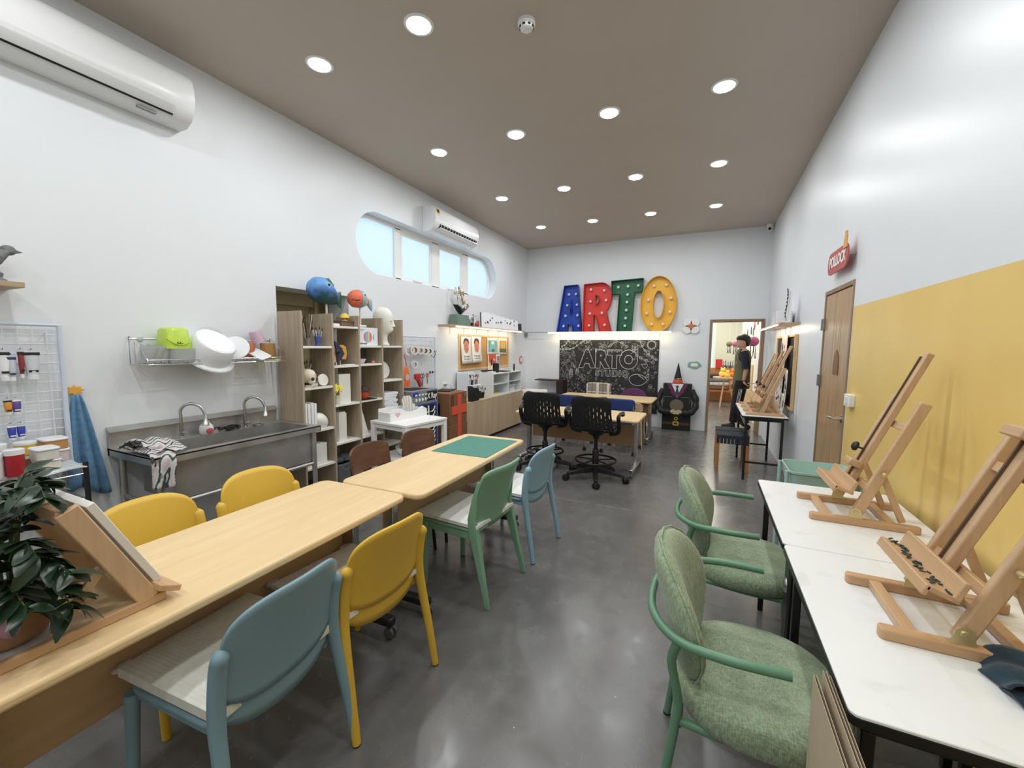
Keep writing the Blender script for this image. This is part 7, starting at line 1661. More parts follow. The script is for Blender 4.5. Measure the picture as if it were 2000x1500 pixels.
M('brass', (214, 192, 136), 0.35, 0.6); M('stain_green', (42, 62, 56), 0.6)
table_easel('wooden tabletop easel with a tall extended mast on the farther white table', (0.64, 2.31, 0.75), 0.74)
table_easel('paint-stained wooden tabletop easel on the nearer white table', (0.633, 1.475, 0.75), 0.58, stained=True)
for k, y in enumerate((5.47, 5.83, 6.19)):
    table_easel('wooden tabletop easel on the small table by the posters, %s' % ['nearest the viewer', 'middle of three', 'nearest the doorway'][k], (0.63, y, 0.75), [0.79, 0.73, 0.7][k])
# dark cloth on the near table
towel_mat('cloth_teal', (16, 44, 58), (26, 62, 78))
dc = thing('dark_cloth', 'dark teal folded cloth at the right picture edge on the near table', 'cloth', (0.72, 1.22, 0.7505))
ribbon([(-0.1, 0.04, 0.004), (-0.07, 0.05, 0.03), (-0.02, 0.05, 0.035), (0.05, 0.03, 0.022), (0.12, 0.02, 0.006)], 0.15, 0.006, 0.4).build('fold', 'cloth_teal', dc, solid=0.006, smooth=80)
ribbon([(-0.09, -0.01, 0.004), (-0.02, 0.0, 0.02), (0.06, -0.01, 0.02), (0.13, -0.01, 0.005)], 0.16, 0.008, 2.0).build('fold', 'cloth_teal', dc, solid=0.006, smooth=80)
# cardboard sheets leaning on the near table end
M('card_liner', (186, 168, 138), 0.8, var=0.03, scale=6); M('card_flute', (150, 128, 98), 0.8)
def card_sheet(label, x, y0, y1, h, lean):
    c = thing('cardboard_sheet', label, 'cardboard', (x, y1, 0), group='corrugated sheets by the near table', rot=(0, lean, 0))
    for s in (-1, 1): MB().box(s*0.003-0.0006, s*0.003+0.0006, y0-y1, 0, 0, h).build('liner', 'card_liner', c, smooth=0)
    fl_ = MB(); n = 130
    pts = [(0.0026*math.sin(k*PI/1.0+0.8*(k % 2)), (y0-y1)*k/n) for k in range(n+1)]
    for k in range(n):
        a, b_ = pts[k], pts[k+1]
        fl_.add([(a[0], a[1], 0.001), (b_[0], b_[1], 0.001), (b_[0], b_[1], h-0.0015), (a[0], a[1], h-0.0015)], [(0, 1, 2, 3)])
    fl_.build('fluting', 'card_flute', c, smooth=0)
card_sheet('left corrugated cardboard sheet standing behind the armchair', 0.272, 0.35, 1.14, 0.725, 0.0)
card_sheet('corrugated cardboard sheet against the near white table, outer of the pair', 0.292, 0.35, 1.15, 0.735, 0.0)
card_sheet('corrugated cardboard sheet against the near white table, inner of the pair', 0.2995, 0.35, 1.145, 0.73, 0.0)
# mint trolley
M('mint', (168, 202, 194), 0.4)
tr_ = thing('utility_trolley', 'mint green three-tier metal utility trolley beside the door', 'trolley', (0.705, 3.245, 0))
def tray(z, h=0.1):
    out = rrect(-0.18, 0.18, -0.175, 0.175, 0.05); secs = []
    for s, dz in ((0.95, 0), (1.0, h), (1.035, h), (1.035, h-0.012), (1.015, h-0.012), (0.985, h-0.008), (0.94, 0.004)): secs.append([(x*s, y*s, z+dz) for x, y in out])
    return MB().loft(secs)
for z in (0.62, 0.36, 0.1): tray(z).build('tray', 'mint', tr_, smooth=35, fix=True)
for sx in (-1, 1):
    for sy in (-1, 1):
        MB().tube([(sx*0.195, sy*0.14, 0.06), (sx*0.195, sy*0.14, 0.715)], 0.012, 10).build('post', 'mint', tr_)
        caster(tr_, sx*0.195, sy*0.14, 0.028, 'black')
# room sign, switch, camera, detector
sg = thing('room_sign', 'red room sign with white letters and an orange figure above the door', 'sign', (XR-0.045, 3.94, 2.17))
M('sign_red', (190, 84, 76), 0.5); M('sign_orange', (226, 162, 66), 0.5)
MB().prism(rrect(-0.26, 0.26, -0.085, 0.085, 0.07), 0, 0.01, ONRIGHT).build('panel', 'sign_red', sg, bevel=0.001)
text_obj('POLLOCK', 0.115, 'lettering', 'white_paint', sg, (-0.0125, -0.01, 0.0), (PI/2, 0, -PI/2), 0.001, sx=0.82, bold=0.003)
MB().prism([(0.17, 0.05), (0.25, 0.05), (0.24, 0.1), (0.25, 0.13), (0.235, 0.14), (0.235, 0.165), (0.225, 0.17), (0.222, 0.15), (0.205, 0.15), (0.2, 0.17), (0.19, 0.165), (0.185, 0.13), (0.175, 0.1)], 0.011, 0.018, ONRIGHT).build('figure', 'sign_orange', sg, smooth=0)
for s in (-0.235, 0.235): MB().lathe([(0.008, 0), (0.008, 0.045)], 10, TR(0.045, s, 0.0) @ RY(-PI/2)).build('standoff', 'steel_dull', sg)
sw = thing('light_switch', 'white light switch box on the yellow wall beside the door', 'switch', (XR, 3.525, 1.15))
MB().prism(rrect(-0.055, 0.055, -0.042, 0.042, 0.008), 0, 0.035, ONRIGHT).build('box', 'white_plastic', sw, bevel=0.003)
MB().box(-0.04, -0.035, -0.03, 0.03, -0.025, 0.025).build('rocker', 'lid_white', sw, bevel=0.002)
cc = thing('security_camera', 'small white dome security camera in the far ceiling corner', 'camera', (0.862, 8.08, ZC))
MB().lathe([(0.05, 0), (0.052, -0.02), (0.045, -0.035), (0.045, -0.06)], 20).build('housing', 'white_plastic', cc)
MB().ell((0, -0.012, -0.07), (0.042, 0.042, 0.042), 16, 10).build('ball', 'white_plastic', cc)
MB().ell((-0.01, -0.045, -0.078), (0.024, 0.014, 0.024), 14, 8).build('lens', 'black', cc)
sd = thing('smoke_detector', 'round white smoke detector on the ceiling', 'smoke detector', (-1.11, 2.54, ZC))
MB().lathe([(0.055, 0), (0.056, -0.02), (0.05, -0.026)], 24).build('base', 'white_plastic', sd)
MB().lathe([(0.044, -0.026), (0.04, -0.045), (0.03, -0.05), (0.0, -0.051)], 24).build('cap', 'white_plastic', sd)
for k in range(8): a = 2*PI*k/8; MB().box(-0.008, 0.008, -0.003, 0.003, -0.042, -0.032).build('vent', 'black', sd, loc=(0.0425*math.cos(a), 0.0425*math.sin(a), 0), rot=(0, 0, a+PI/2))
# lit shelf with white box and wire flowers
lit_shelf('short lit wall shelf on the right wall above the poster board', (XR, 7.3, 1.765), PI, 1.85, 0.2, 0.1, 1.8, [0.5, 0.9, 1.3], LED_W*0.7)
wbx = thing('white_box', 'white box standing on the right wall shelf', 'box', (0.82, 6.0, 1.7915))
MB().box(-0.08, 0.08, -0.2, 0.2, 0, 0.15).build('carton', 'print_paper', wbx, bevel=0.002)
for k in range(5): MB().box(-0.082, -0.08, -0.15+0.075*k, -0.146+0.075*k, 0.005, 0.145).build('seam', 'print_grey', wbx)
wf = thing('wire_flower_frame', 'white pointed frame with dark wire flowers on the right shelf', 'ornament', (0.83, 5.62, 1.7915))
MB().prism([(-0.13, 0), (0.13, 0), (0.1, 0.34), (0.02, 0.36)], -0.006, 0.006, ONRIGHT).build('board', 'print_paper', wf, smooth=0)
M('wire_dark', (70, 72, 76), 0.5)
vn = smoothpath([(-0.02, -0.03, 0.02), (-0.025, 0.01, 0.1), (-0.02, -0.02, 0.2), (-0.02, -0.05, 0.3), (-0.02, -0.03, 0.37)], 5)
MB().tube(vn, 0.004, 6).build('stem', 'wire_dark', wf)
for k in range(3, len(vn), 2):
    p = vn[k]; MB().ell((p.x-0.01, p.y+0.025*(-1)**k, p.z+0.01), (0.006, 0.022, 0.012), 8, 6).build('leaf', 'wire_dark', wf)
# poster board on the right wall
wb_ = thing('poster_board', 'wood-framed black board with overlapping posters on the right wall', 'pinboard', (XR, 6.15, 0.8))
MB().box(-0.02, -0.002, -0.62, 0.62, 0.02, 0.84).build('backing', 'box_black', wb_, smooth=0)
for a in ((-0.65, -0.62), (0.62, 0.65)): MB().box(-0.035, -0.002, a[0], a[1], 0, 0.86).build('frame_strip', 'pine', wb_, bevel=0.002)
for a in ((0, 0.025), (0.835, 0.86)): MB().box(-0.035, -0.002, -0.62, 0.62, a[0], a[1]).build('frame_strip', 'pine', wb_, bevel=0.002)
M('poster_pink', (226, 130, 160), 0.7); M('poster_peach', (226, 206, 196), 0.7)
PR = (0, 0, PI)
def marks(w, h, n, seed):
    random.seed(seed); return [('printed_letter', 'ink', rect(x, x+0.03, y, y+0.035)) for x, y in [(random.uniform(0.03, w-0.06), random.uniform(0.04, h-0.08)) for _ in range(n)]]
poster('hanging_poster', 'large pale poster with a hair drawing at the top of the right board', (XR-0.05, 6.25, 1.17), PR, 0.4, 0.5, [('printed_hair', 'hair_dark', oval(0.1, 0.3, 0.05, 0.09)), ('printed_face', 'skin_tone', oval(0.1, 0.24, 0.04, 0.06))]+marks(0.4, 0.5, 4, 1), paper='poster_peach', curl=0.03)
poster('hanging_poster', 'poster with pink shape at the middle of the right board', (XR-0.045, 6.62, 0.84), PR, 0.36, 0.34, [('printed_shape', 'poster_pink', [(0.06, 0.04), (0.17, 0.04), (0.15, 0.14), (0.2, 0.2), (0.15, 0.3), (0.08, 0.3)])]+marks(0.36, 0.34, 5, 2), curl=0.02)
poster('hanging_poster', 'narrow pale poster with letters at the right end of the right board', (XR-0.052, 5.84, 0.87), PR, 0.16, 0.38, marks(0.16, 0.36, 7, 3), curl=0.01)
poster('hanging_poster', 'pale poster with symbols hanging low in the middle of the right board', (XR-0.055, 6.3, 0.78), PR, 0.34, 0.36, marks(0.34, 0.36, 8, 4), curl=0.03)
poster('hanging_poster', 'curling white poster at the bottom right of the right board', (XR-0.06, 5.95, 0.66), PR, 0.26, 0.3, marks(0.26, 0.28, 6, 5), curl=0.04)
# two stools with dark woven seats
M('webbing', (34, 42, 56), 0.75, var=0.1, scale=80); wood('teak', (166, 104, 52), (192, 128, 70), axis=2, scale=9, rough=0.45)
def stool(label, loc):
    s = thing('stool', label, 'stool', loc, 0, 'wooden stools with dark woven seats')
    for sx in (-1, 1):
        for sy in (-1, 1): MB().box(sx*0.16-0.02, sx*0.16+0.02, sy*0.13-0.018, sy*0.13+0.018, 0, 0.43).build('leg', 'teak', s, bevel=0.003)
    for k in range(9): MB().box(-0.175+0.039*k, -0.142+0.039*k, -0.145, 0.145, 0.43, 0.442).box(-0.175+0.039*k, -0.142+0.039*k, -0.152, -0.145, 0.34, 0.44).build('web_strap', 'webbing', s, bevel=0.002)
    for k in range(7): MB().box(-0.18, 0.18, -0.14+0.04*k, -0.108+0.04*k, 0.435, 0.446).build('web_strap', 'webbing', s, bevel=0.002)
    return s
stool('dark woven stool on wooden legs under the small easel table, nearer one', (0.345, 5.72, 0))
stool('dark woven stool on wooden legs under the small easel table, farther one', (0.345, 6.05, 0))
# ================================================================ room beyond the doorway
M('room2_green', (214, 218, 200), 0.7); M('room2_white', (236, 232, 222), 0.6)
struct(MB().box(XR, XR+0.15, YB+0.14, 14.3, 0, 3.0).build('wall_far_right', 'room2_white', smooth=0))
fb_ = MB(); fb_.box(0.26, XR, 14.2, 14.35, 0, 3.0); fb_.box(-3.2, 0.26, 14.2, 14.35, 0, 0.75); fb_.box(-3.2, 0.26, 14.2, 14.35, 2.45, 3.0); fb_.box(-3.2, -1.6, 14.2, 14.35, 0.75, 2.45)
struct(fb_.build('wall_far_back', 'room2_green', smooth=0))
fl_ = MB(); fl_.box(-3.2, -3.05, YB+0.14, 9.2, 0, 3.0); fl_.box(-3.2, -3.05, 13.2, 14.2, 0, 3.0); fl_.box(-3.2, -3.05, 9.2, 13.2, 0, 0.8); fl_.box(-3.2, -3.05, 9.2, 13.2, 2.6, 3.0)
struct(fl_.build('wall_far_left', 'room2_white', smooth=0))
struct(MB().box(-3.3, 1.2, YB+0.14, 14.4, 3.0, 3.1).build('ceiling_far', 'room2_white', smooth=0))
w2 = thing('window_2', None, None); struct(w2)
MB().box(-1.6, 0.26, 14.25, 14.26, 0.75, 2.45).build('pane', 'frosted_glass', w2, smooth=0)
for x in (-1.6, -0.98, -0.36, 0.21): MB().box(x, x+0.05, 14.22, 14.3, 0.75, 2.45).build('mullion', 'white_paint', w2)
w3 = thing('window_3', None, None); struct(w3)
MB().box(-3.14, -3.13, 9.2, 13.2, 0.8, 2.6).build('pane', 'frosted_glass', w3, smooth=0)
for k in range(5): MB().box(-3.16, -3.08, 9.2+0.9875*k, 9.25+0.9875*k, 0.8, 2.6).build('mullion', 'white_paint', w3)
struct(MB().box(-1.7, 0.3, 14.12, 14.22, 0.72, 0.75).build('trim_2', 'white_paint', smooth=0))
for k, (x, y) in enumerate(((0.2, 9.6), (0.2, 11.2), (0.2, 12.8), (-1.4, 9.6), (-1.4, 11.2), (-1.4, 12.8))):  # unseen lamps added on this ceiling to brighten the far room
    d = thing('far_fill_lamp', 'unseen round fill lamp added in the far room, %s' % ['right row nearest the doorway', 'right row in the middle', 'right row farthest away', 'left row nearest the doorway', 'left row in the middle', 'left row farthest away'][k], 'ceiling lamp', (x, y, 3.0), group='added fill lamps in the far room')
    MB().lathe([(0.0, -0.02), (0.12, -0.02), (0.13, -0.01), (0.13, 0)], 24, cap=False).build('diffuser', 'lamp_glow', d)
    l = bpy.data.lights.new('far_fill_lamp', 'AREA'); l.shape = 'DISK'; l.size = 0.22; l.energy = FAR_W; l.color = (1.0, 0.93, 0.8)
    lo = bpy.data.objects.new('lamp', l); COL.objects.link(lo); lo.parent = d; lo.location = (0, 0, -0.03)
# hanging paper lanterns and cut-outs on the far right wall
M('lantern_pink', (206, 104, 160), 0.7, var=0.25, scale=30); M('lantern_olive', (120, 110, 70), 0.7); M('ribbon_dark', (70, 60, 66), 0.7)
def lantern(label, x, y, z, r, mt):
    o = thing('paper_lantern', label, 'lantern', (x, y, z), group='paper lanterns in the far room')
    MB().ell((0, 0, 0), (r, r, r*0.92), 18, 12).build('globe', mt, o)
    for k in range(5):
        a = 2*PI*k/5; MB().tube(smoothpath([(r*0.5*math.cos(a), r*0.5*math.sin(a), -r*0.8), (r*0.45*math.cos(a), r*0.6*math.sin(a), -r*1.9), (r*0.6*math.cos(a+0.4), r*0.4*math.sin(a), -r*3.2)], 4), 0.006, 5).build('streamer', 'ribbon_dark', o)
    MB().tube([(0, 0, r*0.9), (0, 0, 3.0-z)], 0.002, 5).build('string', 'print_paper', o)
lantern('large pink paper lantern with streamers behind the person', 0.80, 9.0, 1.63, 0.1, 'lantern_pink')
lantern('small pink paper lantern left of the person', 0.6, 10.6, 1.6, 0.075, 'lantern_pink')
lantern('small olive paper lantern at the far left of the row', 0.52, 11.6, 1.6, 0.07, 'lantern_olive')
for k, (y, z, mt) in enumerate(((10.2, 1.98, 'clay_red'), (10.9, 1.9, 'wire_dark'), (11.8, 1.88, 'fish_green'), (12.6, 1.82, 'clay_red'), (9.6, 2.05, 'pot_brown'), (10.4, 1.86, 'fish_green'))):
    tag(MB().prism([(0.07*(1+0.25*math.cos(5*a))*math.cos(a), 0.075*(1+0.25*math.cos(5*a))*math.sin(a)) for a in [2*PI*q/30 for q in range(30)]], 0, 0.015, ONRIGHT).build('wall_cutout', mt, loc=(XR, y, z)), 'small painted flower cut-out on the far room wall, %s from the doorway' % {9.6: 'first', 10.2: 'second', 10.4: 'third', 10.9: 'fourth', 11.8: 'fifth', 12.6: 'sixth'}[y], 'wall decoration', 'cut-outs on the far room wall')
struct(MB().box(XR-0.02, XR, 10.0, 13.8, 0, 1.15).build('trim_3', 'pine', smooth=0))
# timber boards leaning just inside the doorway
for k, (x, y, h_) in enumerate(((0.89, 8.42, 1.42), (0.865, 8.5, 1.3), (0.885, 8.6, 1.5))):
    tag(MB().box(-0.02, 0.02, -0.035, 0.035, 0, h_).build('timber_board', 'door_wood', loc=(x, y, 0), rot=(0, Q(0.5), 0), bevel=0.002), 'long timber board leaning inside the doorway, %s' % ['nearest', 'shortest', 'tallest'][k], 'timber', 'timber boards inside the doorway')
# round table with toys, and the bench with folded blankets
rt = thing('round_table', 'small round wooden table with yellow toys in the far room', 'table', (0.5, 11.9, 0))
MB().lathe([(0.0, 0.73), (0.3, 0.73), (0.305, 0.745), (0.3, 0.76), (0, 0.76)], 28).build('tabletop', 'pale_ply', rt)
for k in range(3): a = 2*PI*k/3; MB().tube([(0.06*math.cos(a), 0.06*math.sin(a), 0.73), (0.22*math.cos(a), 0.22*math.sin(a), 0)], 0.014, 8).build('leg', 'pale_ply', rt)
M('toy_lemon', (252, 206, 70), 0.6); M('toy_orange', (246, 140, 60), 0.6)
for k, (x, y, r, mt, lb) in enumerate(((0.42, 11.85, 0.09, 'toy_lemon', 'yellow soft toy on the round table, larger one'), (0.53, 11.8, 0.07, 'toy_lemon', 'yellow soft toy on the round table, smaller one'), (0.66, 11.88, 0.085, 'toy_orange', 'orange soft toy on the round table'))):
    o = thing('soft_toy', lb, 'toy', (x, y, 0.76), group='soft toys on the round table')
    MB().ell((0, 0, r*0.9), (r, r*0.9, r*0.9), 14, 10).build('body', mt, o); MB().ell((0, -r*0.3, r*2.0), (r*0.65, r*0.6, r*0.6), 14, 10).build('head', mt, o)
    for s in (-1, 1): MB().ell((s*r*0.45, -r*0.3, r*2.6), (r*0.2, r*0.15, r*0.25), 8, 6).build('ear', mt, o)
bn = thing('low_bench', 'low wooden bench under the folded blankets in the far room', 'bench', (0.25, 12.9, 0))
MB().box(-0.55, 0.55, -0.25, 0.25, 0.3, 0.34).build('bench_top', 'teak', bn)
for sx in (-1, 1):
    for sy in (-1, 1): MB().box(sx*0.5-0.02, sx*0.5+0.02, sy*0.2-0.02, sy*0.2+0.02, 0, 0.3).build('leg', 'teak', bn)
cols_ = [('blanket_brown', (116, 84, 70)), ('blanket_stripe', (196, 192, 188)), ('blanket_grey', (120, 128, 140)), ('blanket_dark', (60, 56, 60))]
for k, (nm, c) in enumerate(cols_):
    M(nm, c, 0.9, var=0.2, scale=14, bmp=0.4)
    tag(MB().prism(rrect(-0.42+0.05*k, 0.42-0.05*k, -0.2, 0.2, 0.08), 0, 0.11).build('folded_blanket', nm, loc=(0.2+0.04*k, 12.88, 0.341+0.112*k), rot=(0, 0, 0.08*k), bevel=0.04, seg=3), 'folded blanket in the far room pile, %s from the bottom' % ['first', 'second', 'third', 'fourth'][k], 'blanket', 'folded blankets on the bench')
tag(MB().box(-0.09, 0.09, -0.01, 0.01, 0, 0.26).build('framed_picture', 'scissor_red', loc=(0.36, 13.3, 0.92), bevel=0.003), 'small red framed picture behind the blankets', 'picture')
tag(MB().box(-0.2, 0.45, -0.15, 0.15, 0, 0.92).build('back_cabinet', 'teak', loc=(0.3, 13.5, 0), bevel=0.004), 'low brown cabinet behind the blankets', 'cabinet')
random.seed(6)
for k in range(6):
    x = 0.42+0.06*k; tag(MB().lathe([(0.03, 0), (0.035, 0.06), (0.012, 0.1), (0.012, 0.18+0.02*(k % 3))], 10).build('bottle', ['wire_dark', 'blanket_grey'][k % 2], loc=(x, 13.45, 0.92)), 'dark bottle on the far brown cabinet, %s from the left' % ['first', 'second', 'third', 'fourth', 'fifth', 'sixth'][k], 'bottle', 'bottles on the far cabinet')

# ================================================================ person walking in the doorway, facing left (-x)
M('skin', (206, 160, 134), 0.55); M('hair', (26, 22, 22), 0.5); M('shirt_navy', (26, 32, 48), 0.8); M('vest_olive', (104, 104, 66), 0.85, var=0.05, scale=30); M('trousers', (20, 20, 23), 0.8); M('shoe', (24, 24, 26), 0.5)
pr = thing('person', 'person in an olive vest and black trousers walking left through the doorway', 'person', (0.63, 8.76, 0))
# local frame: faces -x, right side is +y (away), left side -y (towards the viewer)
def skin_mesh(name, verts, edges, mat, parent, root=0, sub=2):
    me = bpy.data.meshes.new(name); me.from_pydata([v[:3] for v in verts], edges, [])
    me.materials.append(MATS[mat]); o = bpy.data.objects.new(name, me); COL.objects.link(o); o.parent = parent
    md = o.modifiers.new('skin', 'SKIN'); md.use_smooth_shade = True
    for k, v in enumerate(verts):
        r = v[3] if isinstance(v[3], tuple) else (v[3], v[3]); me.skin_vertices[0].data[k].radius = r
        me.skin_vertices[0].data[k].use_root = (k == root)
    s = o.modifiers.new('sub', 'SUBSURF'); s.levels = sub; s.render_levels = sub
    for p in me.polygons: p.use_smooth = True
    return o
body = [(0, 0, 0.93, (0.115, 0.15)), (0, 0, 1.08, (0.1, 0.14)), (0.0, 0, 1.25, (0.11, 0.16)), (0.0, 0, 1.4, (0.09, 0.15)), (-0.01, 0, 1.48, (0.055, 0.06)), (-0.03, 0, 1.56, (0.05, 0.05)),
        (0.0, -0.17, 1.4, 0.06), (0.035, -0.215, 1.2, 0.047), (0.045, -0.225, 1.12, 0.043), (0.03, -0.22, 1.0, 0.036), (0.015, -0.215, 0.905, 0.027),
        (0.0, 0.17, 1.4, 0.06), (-0.02, 0.215, 1.2, 0.047), (-0.03, 0.22, 1.1, 0.042), (-0.07, 0.2, 0.98, 0.034), (-0.1, 0.19, 0.9, 0.027),
        (-0.01, -0.09, 0.87, 0.09), (-0.05, -0.095, 0.5, 0.06), (0.03, -0.1, 0.28, 0.055), (0.1, -0.1, 0.1, 0.04),
        (0.0, 0.09, 0.87, 0.09), (-0.05, 0.095, 0.5, 0.06), (-0.08, 0.095, 0.28, 0.053), (-0.1, 0.095, 0.09, 0.04)]
be = [(0, 1), (1, 2), (2, 3), (3, 4), (4, 5), (3, 6), (6, 7), (7, 8), (8, 9), (9, 10), (3, 11), (11, 12), (12, 13), (13, 14), (14, 15), (0, 16), (16, 17), (17, 18), (18, 19), (0, 20), (20, 21), (21, 22), (22, 23)]
skin_mesh('body', body, be, 'skin', pr)
# head with face, turned to -x
hs = []
spec = [(1.5, 0.03, -0.035, 0.04), (1.515, 0.05, -0.085, 0.055), (1.535, 0.068, -0.105, 0.064), (1.56, 0.082, -0.108, 0.07), (1.6, 0.092, -0.108, 0.075), (1.64, 0.097, -0.108, 0.077), (1.68, 0.094, -0.1, 0.073), (1.715, 0.075, -0.08, 0.058), (1.735, 0.045, -0.045, 0.035), (1.742, 0.01, -0.01, 0.01)]
for z, bx, fx, hw in spec:
    cx_, rx = (bx+fx)/2-0.01, (bx-fx)/2
    hs.append([(cx_+rx*math.cos(t), hw*math.sin(t), z) for t in [2*PI*k/20 for k in range(20)]])
hd_ = MB().loft(hs).build('head', 'skin', pr, smooth=80, fix=True)
MB().loft([[(-0.11-d*max(0, math.cos(t)), w_*math.sin(t), z) for t in [2*PI*k/10 for k in range(10)]] for z, d, w_ in ((1.575, 0.01, 0.012), (1.585, 0.026, 0.014), (1.6, 0.022, 0.011), (1.63, 0.01, 0.008))]).build('nose', 'skin', hd_, smooth=80, fix=True)
M('lip', (176, 112, 100), 0.5)
MB().ell((-0.113, 0, 1.553), (0.007, 0.021, 0.005), 10, 6).build('lips', 'lip', hd_)
for s in (-1, 1):
    MB().ell((-0.108, s*0.03, 1.622), (0.006, 0.013, 0.006), 10, 6).build('eye', 'hair', hd_)
    MB().ell((-0.11, s*0.03, 1.642), (0.006, 0.019, 0.004), 10, 6).build('eyebrow', 'hair', hd_)
    MB().ell((0.005, s*0.076, 1.605), (0.018, 0.009, 0.03), 10, 8).build('ear', 'skin', hd_)
hr_ = []
for z, bx, fx, hw in ((1.535, 0.09, 0.03, 0.05), (1.57, 0.105, 0.02, 0.07), (1.61, 0.114, 0.0, 0.08), (1.635, 0.118, -0.04, 0.086), (1.655, 0.118, -0.118, 0.088), (1.69, 0.114, -0.122, 0.086), (1.725, 0.094, -0.1, 0.07), (1.75, 0.055, -0.06, 0.042), (1.76, 0.01, -0.01, 0.01)):
    cx_, rx = (bx+fx)/2-0.005, (bx-fx)/2
    hr_.append([(cx_+rx*math.cos(t), hw*math.sin(t), z) for t in [2*PI*k/20 for k in range(20)]])
MB().loft(hr_).build('hair', 'hair', pr, smooth=80, fix=True)
# clothing
def rings(spec, n=22): return [[(cx_+rx*math.cos(t), cy_+ry*math.sin(t), z) for t in [2*PI*k/n for k in range(n)]] for z, cx_, cy_, rx, ry in spec]
MB().loft(rings([(0.86, 0, 0, 0.128, 0.168), (1.0, 0, 0, 0.122, 0.162), (1.15, 0.0, 0, 0.122, 0.166), (1.3, 0.0, 0, 0.125, 0.178), (1.4, 0.0, 0, 0.11, 0.175), (1.45, -0.005, 0, 0.085, 0.12), (1.485, -0.01, 0, 0.066, 0.072)])).build('t_shirt', 'shirt_navy', pr, smooth=80, fix=True)
vest = rings([(0.76, -0.01, 0, 0.14, 0.18), (0.9, -0.005, 0, 0.138, 0.18), (1.05, 0, 0, 0.132, 0.174), (1.2, 0, 0, 0.131, 0.172), (1.32, 0, 0, 0.133, 0.165), (1.42, 0, 0, 0.118, 0.135), (1.47, -0.005, 0, 0.085, 0.085)])
MB().loft(vest, caps=False).build('vest', 'vest_olive', pr, smooth=80, fix=True, solid=0.008)
MB().lathe([(0.0, 0.002), (0.026, 0.002), (0.026, 0)], 18, TR(-0.1, -0.105, 1.24) @ RZ(Q(45)) @ RX(PI/2)).build('vest_badge', 'print_paper', pr)
for s, P in ((-1, [(0.0, -0.15, 1.42), (0.02, -0.2, 1.32), (0.035, -0.222, 1.2), (0.042, -0.226, 1.13)]), (1, [(0.0, 0.15, 1.42), (-0.01, 0.2, 1.32), (-0.02, 0.22, 1.2), (-0.027, 0.222, 1.13)])):
    MB().tube(smoothpath(P, 4), [0.075, 0.075, 0.074, 0.072, 0.071, 0.07, 0.069, 0.068, 0.067, 0.066, 0.066, 0.066, 0.066], 14).build('sleeve', 'shirt_navy', pr, smooth=70)
for s, P in ((-1, [(-0.005, -0.085, 0.9), (-0.03, -0.092, 0.7), (-0.05, -0.095, 0.5), (0.0, -0.098, 0.34), (0.06, -0.1, 0.19), (0.095, -0.1, 0.11)]), (1, [(0.0, 0.085, 0.9), (-0.03, 0.09, 0.7), (-0.05, 0.095, 0.5), (-0.07, 0.095, 0.32), (-0.09, 0.095, 0.17), (-0.098, 0.095, 0.09)])):
    Q_ = smoothpath(P, 4); n = len(Q_)
    lgo = MB().tube(Q_, [0.112-0.045*i/(n-1) for i in range(n)], 14).build('trouser_leg', 'trousers', pr, smooth=70)
    if s == -1:
        for k in range(3): MB().tube([tuple(p+Vector((-0.02+0.022*k, -(0.1135-0.045*i/(n-1)), 0))) for i, p in enumerate(Q_)][3:], 0.0045, 5).build('side_stripe', 'box_white', lgo)
MB().loft(rings([(0.95, 0, 0, 0.118, 0.155), (0.86, 0, 0, 0.122, 0.165), (0.8, -0.01, 0, 0.118, 0.165)])).build('trouser_waist', 'trousers', pr, smooth=80, fix=True)
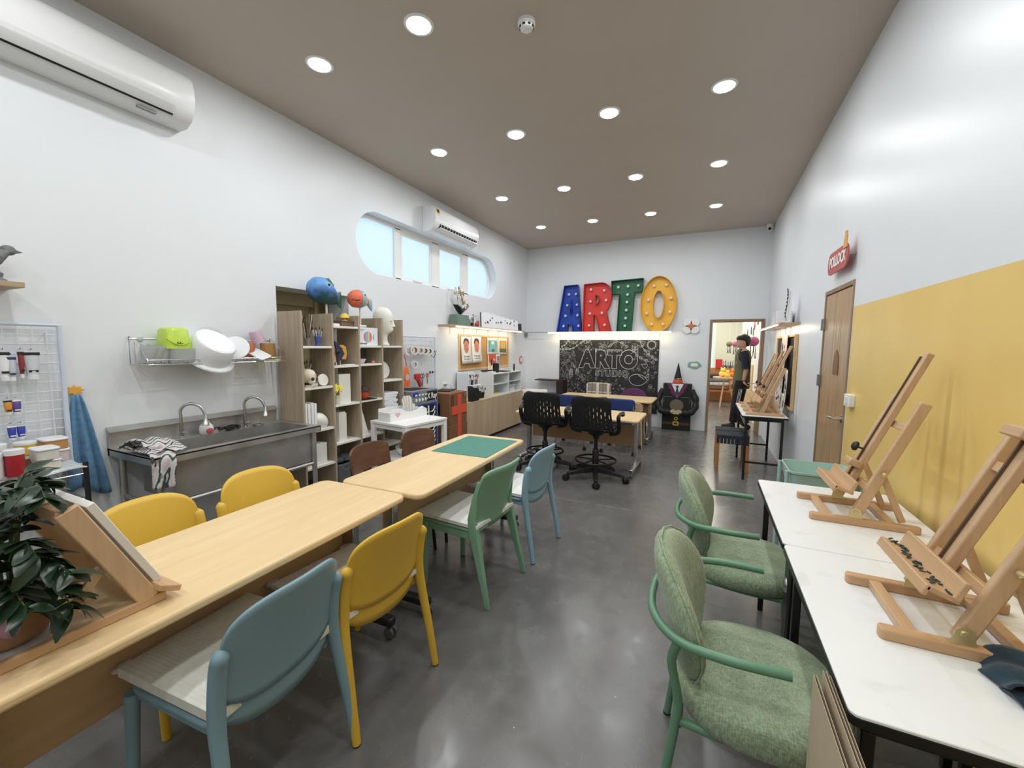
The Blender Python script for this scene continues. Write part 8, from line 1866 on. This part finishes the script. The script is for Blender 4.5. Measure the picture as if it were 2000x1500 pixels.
for (x, y, z, tilt) in ((0.085, -0.1, 0.035, 38), (-0.135, 0.095, 0.0, 0)):
    mx = TR(x, y, z) @ RY(Q(tilt if tilt else 0))
    MB().loft([[tuple(mx @ Vector((px_, q*w_, zz))) for q, zz in ((-1, 0), (1, 0), (0.9, h_*0.6), (0.5, h_), (-0.5, h_), (-0.9, h_*0.6))] for px_, w_, h_ in ((0.075, 0.03, 0.06), (0.05, 0.038, 0.085), (0.0, 0.038, 0.08), (-0.07, 0.043, 0.055), (-0.13, 0.04, 0.042), (-0.16, 0.022, 0.03))]).build('shoe', 'shoe', pr, smooth=60, fix=True, bevel=0.006)
# hands: palm and five fingers each; the near hand holds a small tray
def hand(loc, ax, cur, mir):
    """ax: direction of the fingers, cur: direction in which they curl"""
    ax = Vector(ax).normalized(); cur = Vector(cur); cur = (cur-ax*cur.dot(ax)).normalized(); sd_ = ax.cross(cur)*mir
    L_ = Vector(loc); v = [(*L_, 0.024), (*(L_+ax*0.045), (0.03, 0.02)), (*(L_+ax*0.08), (0.034, 0.016))]; e = [(0, 1), (1, 2)]
    h_ = skin_mesh('hand', v, e, 'skin', pr)
    for k, (off, ln) in enumerate(((-0.03, 0.062), (-0.01, 0.075), (0.01, 0.07), (0.028, 0.055))):
        b_ = L_+ax*0.075+sd_*off; m1 = b_+ax*ln*0.45+cur*ln*0.12; m2 = b_+ax*ln*0.72+cur*ln*0.42; t_ = b_+ax*ln*0.8+cur*ln*0.75
        f_ = skin_mesh('finger', [(*b_, 0.0092), (*m1, 0.0088), (*m2, 0.008), (*t_, 0.007)], [(0, 1), (1, 2), (2, 3)], 'skin', pr, sub=1); f_.parent = h_
    b_ = L_+ax*0.03-sd_*0.028
    f_ = skin_mesh('thumb', [(*b_, 0.0105), (*(b_+ax*0.025-sd_*0.018+cur*0.012), 0.0098), (*(b_+ax*0.052-sd_*0.014+cur*0.03), 0.0085)], [(0, 1), (1, 2)], 'skin', pr, sub=1); f_.parent = h_
hand((0.012, -0.214, 0.9), (0.55, -0.05, -0.75), (0.5, 0.1, 0.6), 1)
hand((-0.105, 0.188, 0.89), (-0.5, -0.1, -0.85), (-0.7, -0.2, 0.4), -1)
tag(MB().prism(rrect(-0.07, 0.07, -0.03, 0.03, 0.01), 0, 0.012).build('small_tray', 'poster_peach', loc=(0.63+0.15, 8.76-0.22, 0.862), rot=(0, Q(4), 0), bevel=0.003), 'small pale tray held in the hand of the person', 'tray')
